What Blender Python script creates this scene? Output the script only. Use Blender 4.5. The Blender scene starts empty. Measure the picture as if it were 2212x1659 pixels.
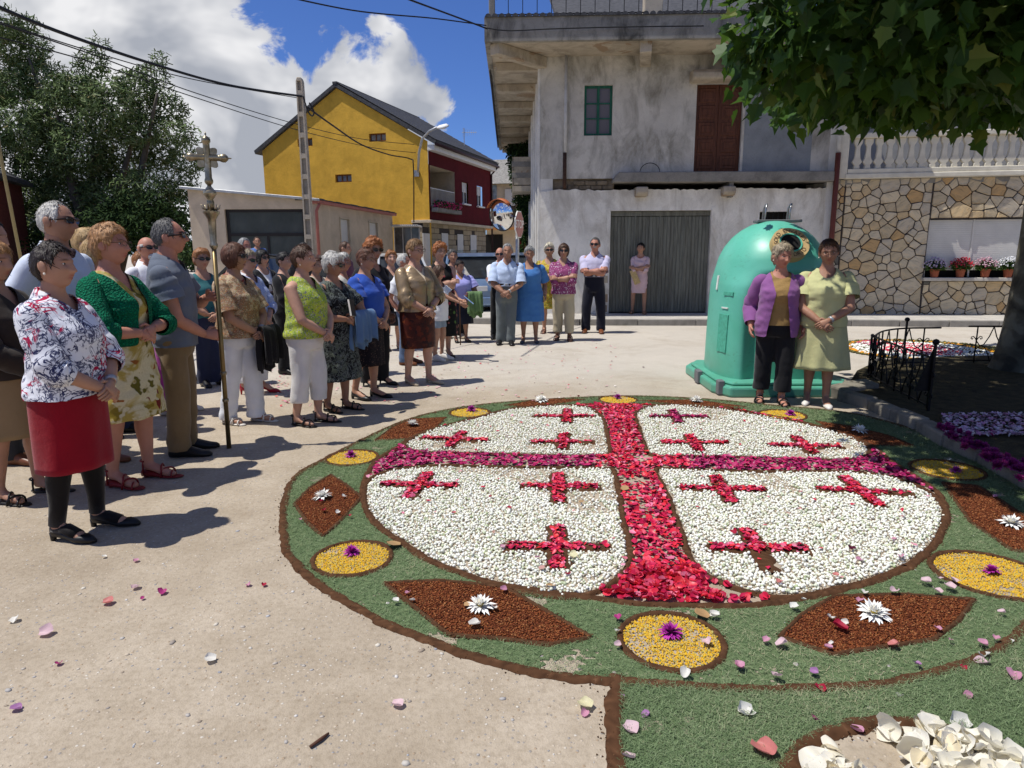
import bpy, bmesh, math, random
import numpy as np
from mathutils import Vector, Matrix, Euler, noise as mnoise
random.seed(7)
RNG = np.random.default_rng(7)
R = math.radians
SC = bpy.context.scene
COL = SC.collection

# ---------------------------------------------------------------- camera
CAM_H, PITCH, ROLL, FPX, IW, IH = 1.53, math.atan((829.5 - 545) / 1450), R(0.3), 1450.0, 2212.0, 1659.0
cam = bpy.data.objects.new('camera', bpy.data.cameras.new('camera'))
COL.objects.link(cam)
cam.location = (0, 0, CAM_H)
cam.rotation_mode = 'QUATERNION'
cam.rotation_quaternion = (Matrix.Rotation(math.pi / 2 - PITCH, 3, 'X') @ Matrix.Rotation(-ROLL, 3, 'Z')).to_quaternion()
cam.data.sensor_width = 36
cam.data.lens = 36 * FPX / IW
cam.data.clip_start, cam.data.clip_end = 0.05, 3000
SC.camera = cam

def ray(u, v):
 """direction (world) of a measured photo point, photo measured on a 2212 x 1659 sheet"""
 x, y = (u - IW / 2) / FPX, -(v - IH / 2) / FPX
 c, s = math.cos(ROLL), math.sin(ROLL)
 x, y = c * x + s * y, -s * x + c * y
 return Vector((x, math.cos(PITCH) + y * math.sin(PITCH), -math.sin(PITCH) + y * math.cos(PITCH)))

def G(u, v, z=0.0):
 """survey: the point of the level z seen at (u, v)"""
 d = ray(u, v); t = (z - CAM_H) / d.z
 return Vector((d.x * t, d.y * t, z))

def A(u, v, Y):
 """survey: the point at depth Y metres seen at (u, v)"""
 d = ray(u, v); t = Y / d.y
 return Vector((d.x * t, Y, CAM_H + d.z * t))

# ---------------------------------------------------------------- light, sky, exposure
SUN_EL, SH_AZ = R(67), R(12)          # sun height; shadows fall to the right, a little away
sun_dir = Vector((-math.cos(SUN_EL) * math.cos(SH_AZ), -math.cos(SUN_EL) * math.sin(SH_AZ), math.sin(SUN_EL)))
sl = bpy.data.lights.new('sun', 'SUN'); sl.energy = 4.8; sl.angle = R(0.53); sl.color = (1.0, 0.965, 0.90)
so = bpy.data.objects.new('sun', sl); COL.objects.link(so)
so.rotation_mode = 'QUATERNION'; so.rotation_quaternion = sun_dir.to_track_quat('Z', 'Y')
so.location = (0, 0, 30)
SC.view_settings.view_transform = 'Standard'; SC.view_settings.look = 'None'
SC.view_settings.exposure = 0.0; SC.view_settings.gamma = 1.0
SC.view_settings.use_curve_mapping = False
SC.cycles.max_bounces = 6; SC.cycles.transparent_max_bounces = 12
SC.cycles.caustics_reflective = False; SC.cycles.caustics_refractive = False
SC.cycles.use_denoising = True

W = bpy.data.worlds.new('World'); SC.world = W; W.use_nodes = True
def build_world():
 n, l = W.node_tree.nodes, W.node_tree.links
 n.clear()
 out = n.new('ShaderNodeOutputWorld'); bg = n.new('ShaderNodeBackground')
 sky = n.new('ShaderNodeTexSky'); sky.sky_type = 'NISHITA'; sky.sun_disc = False
 sky.sun_elevation = SUN_EL; sky.sun_rotation = math.atan2(sun_dir.x, sun_dir.y)
 sky.altitude = 600; sky.air_density = 1.0; sky.dust_density = 0.3; sky.ozone_density = 3.0
 bg.inputs['Strength'].default_value = 0.085
 tc = n.new('ShaderNodeTexCoord')
 def math_(op, a, b=None, clamp=False):
  m = n.new('ShaderNodeMath'); m.operation = op; m.use_clamp = clamp
  for i, q in enumerate((a, b)):
   if q is None: continue
   if isinstance(q, (int, float)): m.inputs[i].default_value = q
   else: l.new(q, m.inputs[i])
  return m.outputs[0]
 def noise(scale, detail, rough, dist, vec, off=(0, 0, 0), sc=(1, 1, 1)):
  mp = n.new('ShaderNodeMapping'); mp.inputs['Location'].default_value = off; mp.inputs['Scale'].default_value = sc
  l.new(vec, mp.inputs['Vector'])
  t = n.new('ShaderNodeTexNoise'); t.inputs['Scale'].default_value = scale; t.inputs['Detail'].default_value = detail
  t.inputs['Roughness'].default_value = rough; t.inputs['Distortion'].default_value = dist
  l.new(mp.outputs[0], t.inputs['Vector']); return t.outputs['Fac']
 D = tc.outputs['Generated']
 # cumulus banks: real directions of the big bank over the houses, noise everywhere else
 def blob(u, v, rad, w):
  d = ray(u, v).normalized()
  vm = n.new('ShaderNodeVectorMath'); vm.operation = 'DISTANCE'
  l.new(D, vm.inputs[0]); vm.inputs[1].default_value = d
  mr = n.new('ShaderNodeMapRange'); mr.interpolation_type = 'SMOOTHSTEP'
  mr.inputs['From Min'].default_value = rad; mr.inputs['From Max'].default_value = rad * 0.25
  mr.inputs['To Min'].default_value = 0; mr.inputs['To Max'].default_value = w
  l.new(vm.outputs['Value'], mr.inputs['Value']); return mr.outputs[0]
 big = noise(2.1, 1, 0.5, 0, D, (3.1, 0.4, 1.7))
 cov = math_('SUBTRACT', math_('MULTIPLY', math_('SUBTRACT', big, 0.5), 0.9), -0.06)  # offset raises cover everywhere: unseen clouds added to whiten the shadow fill
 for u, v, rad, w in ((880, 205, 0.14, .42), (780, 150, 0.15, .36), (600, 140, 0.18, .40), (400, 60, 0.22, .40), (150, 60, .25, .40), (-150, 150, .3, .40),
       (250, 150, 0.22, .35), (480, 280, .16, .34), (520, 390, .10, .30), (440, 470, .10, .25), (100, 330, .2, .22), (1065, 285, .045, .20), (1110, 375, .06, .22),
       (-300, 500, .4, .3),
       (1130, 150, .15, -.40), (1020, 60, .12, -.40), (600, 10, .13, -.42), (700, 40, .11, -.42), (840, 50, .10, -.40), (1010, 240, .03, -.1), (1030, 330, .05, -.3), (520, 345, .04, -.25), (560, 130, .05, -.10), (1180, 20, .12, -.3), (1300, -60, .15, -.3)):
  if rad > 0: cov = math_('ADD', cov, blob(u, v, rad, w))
 f1 = noise(7.5, 7, 0.60, 0.35, D, (0.3, 0.9, 0.2), (1, 1, 1.35))
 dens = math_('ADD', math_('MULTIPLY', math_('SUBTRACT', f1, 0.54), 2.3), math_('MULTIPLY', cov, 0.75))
 mask = n.new('ShaderNodeMapRange'); mask.interpolation_type = 'SMOOTHSTEP'
 mask.inputs['From Min'].default_value = 0.0; mask.inputs['From Max'].default_value = 0.17
 l.new(dens, mask.inputs['Value'])
 # shade: thick cloud shows grey bases; the noise is sampled lower to lean the grey underneath
 f2 = noise(5.5, 4, 0.55, 0.2, D, (0.3, 0.9, 0.27), (1, 1, 1.5))
 shade = n.new('ShaderNodeValToRGB'); e = shade.color_ramp.elements
 e[0].position = 0.43; e[0].color = (4.7, 5.0, 5.7, 1)
 e[1].position = 0.63; e[1].color = (10.2, 10.2, 10.4, 1)
 l.new(f2, shade.inputs['Fac'])
 tint = n.new('ShaderNodeMix'); tint.data_type = 'RGBA'; tint.blend_type = 'MULTIPLY'; tint.inputs['Factor'].default_value = 1
 l.new(sky.outputs[0], tint.inputs['A']); tint.inputs['B'].default_value = (0.58, 0.80, 1.34, 1)
 mx = n.new('ShaderNodeMix'); mx.data_type = 'RGBA'
 l.new(mask.outputs[0], mx.inputs['Factor']); l.new(tint.outputs['Result'], mx.inputs['A']); l.new(shade.outputs[0], mx.inputs['B'])
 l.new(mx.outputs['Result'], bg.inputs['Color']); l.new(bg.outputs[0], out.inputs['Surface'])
build_world()

# ---------------------------------------------------------------- material kit
class NT:
 def __init__(s, name, rough=0.8, spec=0.3):
  s.m = bpy.data.materials.new(name); s.m.use_nodes = True
  s.n, s.l = s.m.node_tree.nodes, s.m.node_tree.links
  s.b = s.n['Principled BSDF']; s.set('Roughness', rough); s.set('Specular IOR Level', spec)
  s._tc = None
 def set(s, k, v):
  if hasattr(v, 'is_output') or isinstance(v, bpy.types.NodeSocket): s.l.new(v, s.b.inputs[k])
  else: s.b.inputs[k].default_value = v if not (isinstance(v, tuple) and len(v) == 3) else (*v, 1)
  return s
 def obj(s):
  if s._tc is None: s._tc = s.n.new('ShaderNodeTexCoord')
  return s._tc.outputs['Object']
 def gen(s):
  s.obj(); return s._tc.outputs['Generated']
 def map(s, vec=None, loc=(0, 0, 0), rot=(0, 0, 0), scale=(1, 1, 1)):
  m = s.n.new('ShaderNodeMapping'); s.l.new(vec or s.obj(), m.inputs[0])
  m.inputs[1].default_value = loc; m.inputs[2].default_value = rot; m.inputs[3].default_value = scale
  return m.outputs[0]
 def noise(s, scale, detail=4, rough=0.55, dist=0.0, vec=None, col=False):
  t = s.n.new('ShaderNodeTexNoise'); s.l.new(vec or s.obj(), t.inputs['Vector'])
  t.inputs['Scale'].default_value = scale; t.inputs['Detail'].default_value = detail
  t.inputs['Roughness'].default_value = rough; t.inputs['Distortion'].default_value = dist
  return t.outputs['Color' if col else 'Fac']
 def vor(s, scale, feature='F1', vec=None, out='Distance', rnd=1.0):
  t = s.n.new('ShaderNodeTexVoronoi'); t.feature = feature; s.l.new(vec or s.obj(), t.inputs['Vector'])
  t.inputs['Scale'].default_value = scale; t.inputs['Randomness'].default_value = rnd
  return t.outputs[out]
 def wave(s, scale, dist=0.0, vec=None, axis='X', detail=2):
  t = s.n.new('ShaderNodeTexWave'); t.bands_direction = axis; s.l.new(vec or s.obj(), t.inputs['Vector'])
  t.inputs['Scale'].default_value = scale; t.inputs['Distortion'].default_value = dist; t.inputs['Detail'].default_value = detail
  return t.outputs['Fac']
 def ramp(s, fac, stops, interp='LINEAR'):
  r = s.n.new('ShaderNodeValToRGB'); r.color_ramp.interpolation = interp
  e = r.color_ramp.elements
  while len(e) < len(stops): e.new(0.5)
  for q, (p, c) in zip(e, stops):
   q.position = p; c = (c, c, c) if isinstance(c, (int, float)) else c; q.color = (*c, 1)
  s.l.new(fac, r.inputs[0]); return r.outputs[0]
 def mix(s, fac, a, b, mode='MIX'):
  m = s.n.new('ShaderNodeMix'); m.data_type = 'RGBA'; m.blend_type = mode
  for k, q in (('Factor', fac), ('A', a), ('B', b)):
   i = m.inputs[k] if k == 'Factor' else [x for x in m.inputs if x.name == k and x.type == 'RGBA'][0]
   if isinstance(q, (int, float)): i.default_value = q if k == 'Factor' else (q, q, q, 1)
   elif isinstance(q, tuple): i.default_value = (*q, 1)
   else: s.l.new(q, i)
  return [o for o in m.outputs if o.type == 'RGBA'][0]
 def math(s, op, a, b=0.0, clamp=False):
  m = s.n.new('ShaderNodeMath'); m.operation = op; m.use_clamp = clamp
  for i, q in enumerate((a, b)):
   if isinstance(q, (int, float)): m.inputs[i].default_value = q
   else: s.l.new(q, m.inputs[i])
  return m.outputs[0]
 def sep(s, vec=None):
  x = s.n.new('ShaderNodeSeparateXYZ'); s.l.new(vec or s.obj(), x.inputs[0]); return x.outputs
 def attr(s, name):
  a = s.n.new('ShaderNodeAttribute'); a.attribute_name = name; return a
 def rnd(s):
  return s.n.new('ShaderNodeObjectInfo').outputs['Random']
 def bump(s, h, strength=0.5, dist=0.01):
  b = s.n.new('ShaderNodeBump'); b.inputs['Strength'].default_value = strength; b.inputs['Distance'].default_value = dist
  s.l.new(h, b.inputs['Height']); s.l.new(b.outputs[0], s.b.inputs['Normal']); return s
 def col(s, c): return s.set('Base Color', c)

MATS = {}
def plain(name, c, rough=0.75, var=0.12, nscale=8.0, metal=0.0, spec=0.3, bump=0.0, bscale=60):
 if name in MATS: return MATS[name]
 t = NT(name, rough, spec)
 lo, hi = tuple(x * (1 - var) for x in c), tuple(min(1, x * (1 + var)) for x in c)
 t.col(t.ramp(t.noise(nscale, 5), [(0.3, lo), (0.7, hi)])); t.set('Metallic', metal)
 if bump: t.bump(t.noise(bscale, 4), bump, 0.004)
 MATS[name] = t.m
 return t.m

# ---------------------------------------------------------------- mesh kit
def link(name, me, mat=None, parent=None, loc=None, smooth=False):
 o = bpy.data.objects.new(name, me); COL.objects.link(o)
 if mat is not None:
  for m in (mat if isinstance(mat, (list, tuple)) else [mat]): me.materials.append(m)
 if parent is not None: o.parent = parent
 if loc is not None: o.location = loc
 if smooth: me.polygons.foreach_set('use_smooth', [True] * len(me.polygons))
 return o
def mesh(name, V, F, mat=None, parent=None, smooth=False, loc=None):
 me = bpy.data.meshes.new(name); me.from_pydata([tuple(v) for v in V], [], [tuple(f) for f in F]); me.update()
 return link(name, me, mat, parent, loc, smooth)
def np_mesh(name, V, F, mat=None, parent=None, smooth=False, attrs=None, matidx=None):
 """V (n,3), F (m,k) numpy arrays"""
 me = bpy.data.meshes.new(name); n, (m, k) = len(V), F.shape
 me.vertices.add(n); me.vertices.foreach_set('co', np.ascontiguousarray(V, dtype=np.float32).ravel())
 me.loops.add(m * k); me.loops.foreach_set('vertex_index', np.ascontiguousarray(F, dtype=np.int32).ravel())
 me.polygons.add(m); me.polygons.foreach_set('loop_start', np.arange(0, m * k, k, dtype=np.int32))
 me.polygons.foreach_set('loop_total', np.full(m, k, dtype=np.int32))
 for a, val in (attrs or {}).items():
  at = me.attributes.new(a, 'FLOAT', 'POINT'); at.data.foreach_set('value', np.ascontiguousarray(val, dtype=np.float32))
 if matidx is not None: me.polygons.foreach_set('material_index', np.ascontiguousarray(matidx, dtype=np.int32))
 me.update(calc_edges=True); me.validate()
 return link(name, me, mat, parent, None, smooth)
def tag(o, label=None, cat=None, group=None, kind=None):
 for k, v in (('label', label), ('category', cat), ('group', group), ('kind', kind)):
  if v: o[k] = v
 return o
def thing(name, label, cat, loc=(0, 0, 0), rz=0.0, group=None):
 o = bpy.data.objects.new(name, None); COL.objects.link(o); o.location = loc; o.rotation_euler = (0, 0, rz)
 o.empty_display_size = 0.2
 return tag(o, label, cat, group)
def copy_tree(o, parent=None):
 c = o.copy(); COL.objects.link(c); c.parent = parent
 for ch in list(o.children): copy_tree(ch, c)
 return c
class MB:
 """collects boxes, prisms, tubes, lathes; build() links ONE mesh"""
 def __init__(s): s.v, s.f, s.mi, s.cur = [], [], [], 0
 def add(s, V, F):
  o = len(s.v); s.v += [tuple(q) for q in V]; s.f += [tuple(i + o for i in f) for f in F]; s.mi += [s.cur] * len(F); return s
 def box(s, a, b, M=None):
  x0, y0, z0 = a; x1, y1, z1 = b
  V = [(x, y, z) for z in (z0, z1) for x, y in ((x0, y0), (x1, y0), (x1, y1), (x0, y1))]
  if M is not None: V = [M @ Vector(q) for q in V]
  return s.add(V, [(0, 3, 2, 1), (4, 5, 6, 7), (0, 1, 5, 4), (1, 2, 6, 5), (2, 3, 7, 6), (3, 0, 4, 7)])
 def prism(s, P, axis, t0, t1):
  """polygon P of 2D points extruded along axis 'x','y','z' from t0 to t1"""
  n = len(P)
  def mk(p, t): return {'x': (t, p[0], p[1]), 'y': (p[0], t, p[1]), 'z': (p[0], p[1], t)}[axis]
  V = [mk(p, t0) for p in P] + [mk(p, t1) for p in P]
  F = [tuple(range(n))[::-1], tuple(range(n, 2 * n))] + [(i, (i + 1) % n, n + (i + 1) % n, n + i) for i in range(n)]
  return s.add(V, F)
 def tube(s, pts, rad, n=8, cap=True, squash=None):
  pts = [Vector(p) for p in pts]; k = len(pts)
  rr = rad if isinstance(rad, (list, tuple)) else [rad] * k
  prev = None; V = []
  for i, p in enumerate(pts):
   t = (pts[min(i + 1, k - 1)] - pts[max(i - 1, 0)]).normalized()
   if prev is None: a = t.orthogonal().normalized()
   else:
    a = prev - t * prev.dot(t)
    a = a.normalized() if a.length > 1e-6 else t.orthogonal().normalized()
   prev = a; b = t.cross(a)
   V += [p + (a * math.cos(q) + b * math.sin(q) * (squash or 1)) * rr[i] for q in (2 * math.pi * j / n for j in range(n))]
  F = [(i * n + j, i * n + (j + 1) % n, (i + 1) * n + (j + 1) % n, (i + 1) * n + j) for i in range(k - 1) for j in range(n)]
  if cap: F += [tuple(range(n))[::-1], tuple(range((k - 1) * n, k * n))]
  return s.add(V, F)
 def lathe(s, prof, n=16, c=(0, 0, 0), cap=True):
  """prof = [(r, z)] around z"""
  V = [(c[0] + r * math.cos(2 * math.pi * j / n), c[1] + r * math.sin(2 * math.pi * j / n), c[2] + z) for r, z in prof for j in range(n)]
  k = len(prof)
  F = [(i * n + j, i * n + (j + 1) % n, (i + 1) * n + (j + 1) % n, (i + 1) * n + j) for i in range(k - 1) for j in range(n)]
  if cap: F += [tuple(range(n))[::-1], tuple(range((k - 1) * n, k * n))]
  return s.add(V, F)
 def grid(s, rows, closed=False):
  k, n = len(rows), len(rows[0]); V = [p for r in rows for p in r]
  F = [(i * n + j, i * n + (j + 1) % n, (i + 1) * n + (j + 1) % n, (i + 1) * n + j) for i in range(k - 1) for j in range(n if closed else n - 1)]
  return s.add(V, F)
 def build(s, name, mat, parent=None, smooth=False, loc=None):
  o = mesh(name, s.v, s.f, mat, parent, smooth, loc)
  if any(s.mi): o.data.polygons.foreach_set('material_index', s.mi)
  return o
def smooth_by_angle(o, ang=40):
 me = o.data; me.polygons.foreach_set('use_smooth', [True] * len(me.polygons))
 bm = bmesh.new(); bm.from_mesh(me)
 for e in bm.edges:
  if len(e.link_faces) == 2 and e.calc_face_angle(0) > R(ang): e.smooth = False
 bm.to_mesh(me); bm.free(); return o
def bevel(o, w=0.01, seg=2):
 bm = bmesh.new(); bm.from_mesh(o.data)
 es = [e for e in bm.edges if len(e.link_faces) == 2 and e.calc_face_angle(0) > R(30)]
 bmesh.ops.bevel(bm, geom=es, offset=w, segments=seg, affect='EDGES', profile=0.5, clamp_overlap=True)
 bm.to_mesh(o.data); bm.free(); return o
def in_poly(P, x, y):
 """vectorised point in polygon"""
 P = np.asarray(P, float); c = np.zeros(len(x), bool); n = len(P); j = n - 1
 for i in range(n):
  xi, yi, xj, yj = P[i, 0], P[i, 1], P[j, 0], P[j, 1]
  if yi != yj:
   hit = ((yi > y) != (yj > y)) & (x < (xj - xi) * (y - yi) / (yj - yi) + xi)
   c ^= hit
  j = i
 return c
def smooth_poly(P, n=10):
 """closed Catmull-Rom through P"""
 P = [np.array(p[:2], float) for p in P]; k = len(P); out = []
 for i in range(k):
  a, b, c, d = P[i - 1], P[i], P[(i + 1) % k], P[(i + 2) % k]
  for t in np.linspace(0, 1, n, endpoint=False):
   out.append(0.5 * (2 * b + (c - a) * t + (2 * a - 5 * b + 4 * c - d) * t * t + (3 * b - a - 3 * c + d) * t ** 3))
 return np.array(out)
def smooth_path(P, n=8):
 P = [np.array(p, float) for p in P]; k = len(P); out = []
 for i in range(k - 1):
  a, b, c, d = P[max(i - 1, 0)], P[i], P[i + 1], P[min(i + 2, k - 1)]
  for t in np.linspace(0, 1, n, endpoint=False):
   out.append(0.5 * (2 * b + (c - a) * t + (2 * a - 5 * b + 4 * c - d) * t * t + (3 * b - a - 3 * c + d) * t ** 3))
 out.append(P[-1]); return np.array(out)
def rand_in_poly(P, count, rng=RNG):
 P = np.asarray(P, float); lo, hi = P.min(0), P.max(0); out = np.zeros((0, 2))
 while len(out) < count:
  q = rng.uniform(lo, hi, (int(count * 2), 2)); out = np.vstack([out, q[in_poly(P, q[:, 0], q[:, 1])]])
 return out[:count]
def poly_area(P):
 P = np.asarray(P); x, y = P[:, 0], P[:, 1]
 return abs(np.dot(x, np.roll(y, -1)) - np.dot(y, np.roll(x, -1))) / 2
def rot_z(a):
 c, s, z, o = np.cos(a), np.sin(a), np.zeros_like(a), np.ones_like(a)
 return np.stack([np.stack([c, -s, z], -1), np.stack([s, c, z], -1), np.stack([z, z, o], -1)], -2)
def rot_x(a):
 c, s, z, o = np.cos(a), np.sin(a), np.zeros_like(a), np.ones_like(a)
 return np.stack([np.stack([o, z, z], -1), np.stack([z, c, -s], -1), np.stack([z, s, c], -1)], -2)
def scatter(BV, BF, pos, M, rnd=None):
 """instances of a small base mesh baked into arrays. M (n,3,3)"""
 BV, BF = np.asarray(BV, float), np.asarray(BF, int); n, k = len(pos), len(BV)
 V = np.einsum('nij,kj->nki', M, BV) + pos[:, None, :]
 F = (BF[None] + (np.arange(n) * k)[:, None, None]).reshape(-1, BF.shape[1])
 r = np.repeat(rnd if rnd is not None else RNG.random(n), k)
 return V.reshape(-1, 3), F, r
def ico(sub=1):
 bm = bmesh.new(); bmesh.ops.create_icosphere(bm, subdivisions=sub, radius=1.0)
 V = np.array([v.co[:] for v in bm.verts]); F = np.array([[v.index for v in f.verts] for f in bm.faces]); bm.free(); return V, F
def snoise(P, freq, seed=0, octv=3):
 """cheap smooth noise of (n,3) points in about -1..1"""
 rg = np.random.default_rng(seed); out = np.zeros(len(P)); a = 1.0; tot = 0
 for o in range(octv):
  for _ in range(4):
   d = rg.normal(size=3); d /= np.linalg.norm(d)
   out += a * np.sin(P @ d * freq * rg.uniform(.7, 1.3) + rg.uniform(0, 6.28)) / 2.2
  tot += a; a *= 0.5; freq *= 2.03
 return out / tot
# ================================================================ ground
def ground_mat():
 t = NT('packed_concrete', 0.9, 0.2)
 big = t.noise(0.45, 5, 0.6); mid = t.noise(4.0, 6, 0.65); fine = t.noise(42, 5, 0.7)
 c = t.ramp(big, [(0.32, (0.385, 0.32, 0.24)), (0.5, (0.46, 0.39, 0.30)), (0.70, (0.54, 0.465, 0.365))])
 c = t.mix(0.55, c, t.ramp(mid, [(0.3, (0.62, 0.58, 0.52)), (0.7, (1.0, 1.0, 1.0))]), 'MULTIPLY')
 c = t.mix(0.8, c, t.ramp(fine, [(0.3, (0.70, 0.68, 0.65)), (0.55, (1, 1, 1))]), 'MULTIPLY')
 v = t.n.new('ShaderNodeTexVoronoi'); t.l.new(t.obj(), v.inputs['Vector']); v.inputs['Scale'].default_value = 55
 stone = t.math('MULTIPLY', t.ramp(v.outputs['Distance'], [(0.18, 1.0), (0.32, 0.0)]), t.ramp(t.sep(v.outputs['Color'])[0], [(0.55, 0.0), (0.6, 0.75)], 'CONSTANT'))
 sc = t.ramp(t.sep(v.outputs['Color'])[1], [(0.0, (0.26, 0.25, 0.25)), (0.3, (0.55, 0.47, 0.37)), (0.55, (0.36, 0.26, 0.17)), (0.8, (0.64, 0.60, 0.53)), (0.95, (0.27, 0.29, 0.33))], 'CONSTANT')
 c = t.mix(stone, c, sc)
 # paler cement further up the square (own colour of that slab)
 far = t.ramp(t.math('ADD', t.math('MULTIPLY', t.sep()[1], 0.1), t.math('MULTIPLY', t.noise(1.2, 5), 0.25)), [(0.80, 0.0), (1.1, 1.0)])
 c = t.mix(t.math('MULTIPLY', far, 0.6), c, (0.55, 0.52, 0.465))
 stain = t.ramp(t.noise(1.1, 7, 0.72, 0.8), [(0.50, 0.0), (0.75, 0.6)])
 c = t.mix(stain, c, (0.31, 0.25, 0.18))
 t.col(c)
 h = t.math('ADD', t.math('MULTIPLY', fine, 0.6), t.math('MULTIPLY', stone, 0.35))
 h = t.math('ADD', h, t.math('MULTIPLY', t.noise(150, 3), 0.3))
 t.bump(h, 0.8, 0.010)
 return t.m
M_ground = ground_mat()
def ground_sheet():
 bm = bmesh.new()
 xs = [-900, -200, -60, -20] + [x * 1.0 for x in range(-12, 13, 2)] + [20, 60, 200, 900]
 ys = [-200, -40, -10] + [y * 1.0 for y in range(-4, 30, 2)] + [40, 80, 250, 900]
 vs = [[bm.verts.new((x, y, 0)) for x in xs] for y in ys]
 for i in range(len(ys) - 1):
  for j in range(len(xs) - 1): bm.faces.new((vs[i][j], vs[i][j + 1], vs[i + 1][j + 1], vs[i + 1][j]))
 me = bpy.data.meshes.new('ground'); bm.to_mesh(me); bm.free()
 return tag(link('ground', me, M_ground), kind='structure')
ground_sheet()
def pebbles():
 V0, F0 = ico(1); rg = np.random.default_rng(3)
 n = 5200; p = rg.uniform((-3.2, 1.25), (3.4, 6.5), (n, 2)); p = p[rg.random(n) < np.clip(2.6 / p[:, 1] ** 1.3, 0, 1)]
 n = len(p); s = rg.lognormal(math.log(.0042), .45, n).clip(.002, .013)
 M = rot_z(rg.uniform(0, 6.28, n)) * (s[:, None] * np.stack([rg.uniform(.8, 1.6, n), np.ones(n), rg.uniform(.25, .55, n)], 1))[:, None, :]
 V, F, r = scatter(V0, F0, np.c_[p, s * .05], M, rg.random(n))
 t = NT('pebble', 0.8)
 t.col(t.ramp(t.attr('rnd').outputs['Fac'], [(0, (0.50, 0.42, 0.32)), (.3, (0.38, 0.36, 0.34)), (.5, (0.60, 0.55, 0.46)), (.7, (0.30, 0.24, 0.18)), (.85, (0.28, 0.30, 0.34)), (1, (0.66, 0.62, 0.56))]))
 tag(np_mesh('pebbles', V, F, t.m, None, True, {'rnd': r}), 'small stones and grit lying on the beige concrete', 'pebbles', kind='stuff')
pebbles()

# ================================================================ flower carpet
_z1 = lambda x, y: ((1100 + x / 1.58) / 1.8517, (1550 + y / 1.58) / 1.8517)
_z2 = lambda x, y: ((2400 + x / 1.4747) / 1.8517, (1550 + y / 1.4747) / 1.8517)
_z3 = lambda x, y: ((1400 + x / 1.3825) / 1.8517, (2200 + y / 1.3825) / 1.8517)
_z4 = lambda x, y: ((2800 + x / 1.7068) / 1.8517, (2100 + y / 1.7068) / 1.8517)
def plan(P, f=None): return np.array([G(*(f(*p) if f else p))[:2] for p in P])
outer = smooth_poly(np.vstack([plan([(300, 465), (130, 570), (60, 740), (65, 990), (130, 1110), (240, 1220), (440, 1350), (640, 1460)], _z1),
 plan([(170, 400), (400, 490), (650, 580), (900, 650), (1200, 710), (1450, 728)], _z3),
 plan([(300, 1125), (600, 1125), (1000, 1110), (1250, 1090), (1500, 1040), (1750, 970), (1950, 890), (2150, 770)], _z4),
 plan([(2330, 1235), (2370, 1150), (2300, 1080), (2190, 1020), (2080, 968), (1960, 925), (1830, 893), (1650, 875), (1500, 862), (1340, 857), (1150, 866), (1000, 881), (870, 912)])]), 8)
Q = {}
Q['tl'] = plan([(845, 360), (900, 318), (1000, 272), (1200, 220), (1350, 180), (1480, 146), (1650, 130), (1800, 120), (1900, 123), (1990, 142), (2050, 190), (2070, 240), (2085, 320), (2095, 405), (2060, 427), (1800, 428), (1500, 420), (1200, 412), (1000, 408), (900, 398), (850, 378)], _z1)
Q['bl'] = plan([(600, 610), (660, 565), (760, 532), (900, 512), (1050, 503), (1300, 510), (1700, 518), (2080, 522), (2122, 535), (2142, 620), (2160, 750), (2180, 880), (2205, 960), (2210, 1080), (2180, 1150), (2100, 1230), (2000, 1282), (1880, 1312), (1800, 1312), (1600, 1280), (1400, 1230), (1200, 1165), (1000, 1090), (850, 990), (700, 890), (620, 800), (590, 700)], _z1)
Q['tr'] = plan([(225, 165), (260, 135), (340, 113), (500, 112), (640, 120), (800, 146), (1000, 183), (1200, 222), (1380, 267), (1500, 308), (1560, 345), (1565, 385), (1520, 412), (1430, 424), (1200, 420), (800, 408), (500, 402), (320, 400), (280, 330), (250, 240)], _z2)
Q['br'] = plan([(350, 495), (390, 488), (500, 495), (700, 503), (1100, 508), (1400, 508), (1600, 520), (1750, 550), (1880, 600), (1980, 675), (2012, 745), (1990, 830), (1930, 920), (1830, 1010), (1650, 1100), (1400, 1170), (1100, 1225), (900, 1200), (700, 1130), (600, 1060), (550, 980), (520, 880), (470, 760), (430, 650), (390, 570)], _z2)
inner = smooth_poly(np.vstack([plan([(600, 520), (555, 640), (580, 780), (670, 890), (820, 995), (990, 1100), (1170, 1172), (1420, 1250)], _z1),
 plan([(70, 1262), (300, 1285), (600, 1292), (900, 1290), (1150, 1255), (1400, 1205), (1650, 1135), (1860, 1040), (1975, 930), (2020, 850), (2042, 750), (2005, 640), (1890, 545), (1720, 440), (1580, 335), (1370, 256), (1150, 196), (900, 150), (640, 110), (320, 104), (20, 100)], _z2),
 plan([(1900, 112), (1650, 122), (1480, 140), (1200, 212), (900, 303), (780, 375), (660, 450)], _z1)]), 8)
CROSS = [(_z1, (1845, 188), (1640, 188), (2010, 188), (1850, 145), (1845, 228)), (_z1, (1150, 332), (935, 325), (1340, 340), (1185, 290), (1095, 382)),
 (_z1, (1815, 350), (1625, 350), (2000, 350), (1830, 300), (1815, 398)), (_z1, (905, 625), (680, 618), (1140, 630), (970, 550), (840, 705)),
 (_z1, (1790, 632), (1555, 630), (2030, 635), (1785, 555), (1795, 735)), (_z1, (1780, 1015), (1475, 1015), (2090, 1015), (1785, 890), (1785, 1150)),
 (_z2, (445, 175), (300, 175), (625, 178), (425, 142), (465, 212)), (_z2, (560, 330), (365, 330), (745, 332), (525, 290), (590, 385)),
 (_z2, (1205, 345), (1005, 345), (1415, 355), (1150, 298), (1265, 398)), (_z2, (725, 600), (480, 600), (960, 610), (680, 535), (775, 685)),
 (_z2, (1530, 612), (1290, 605), (1830, 635), (1440, 535), (1650, 710)), (_z2, (930, 960), (650, 955), (1220, 960), (860, 850), (1010, 1090))]
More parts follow.
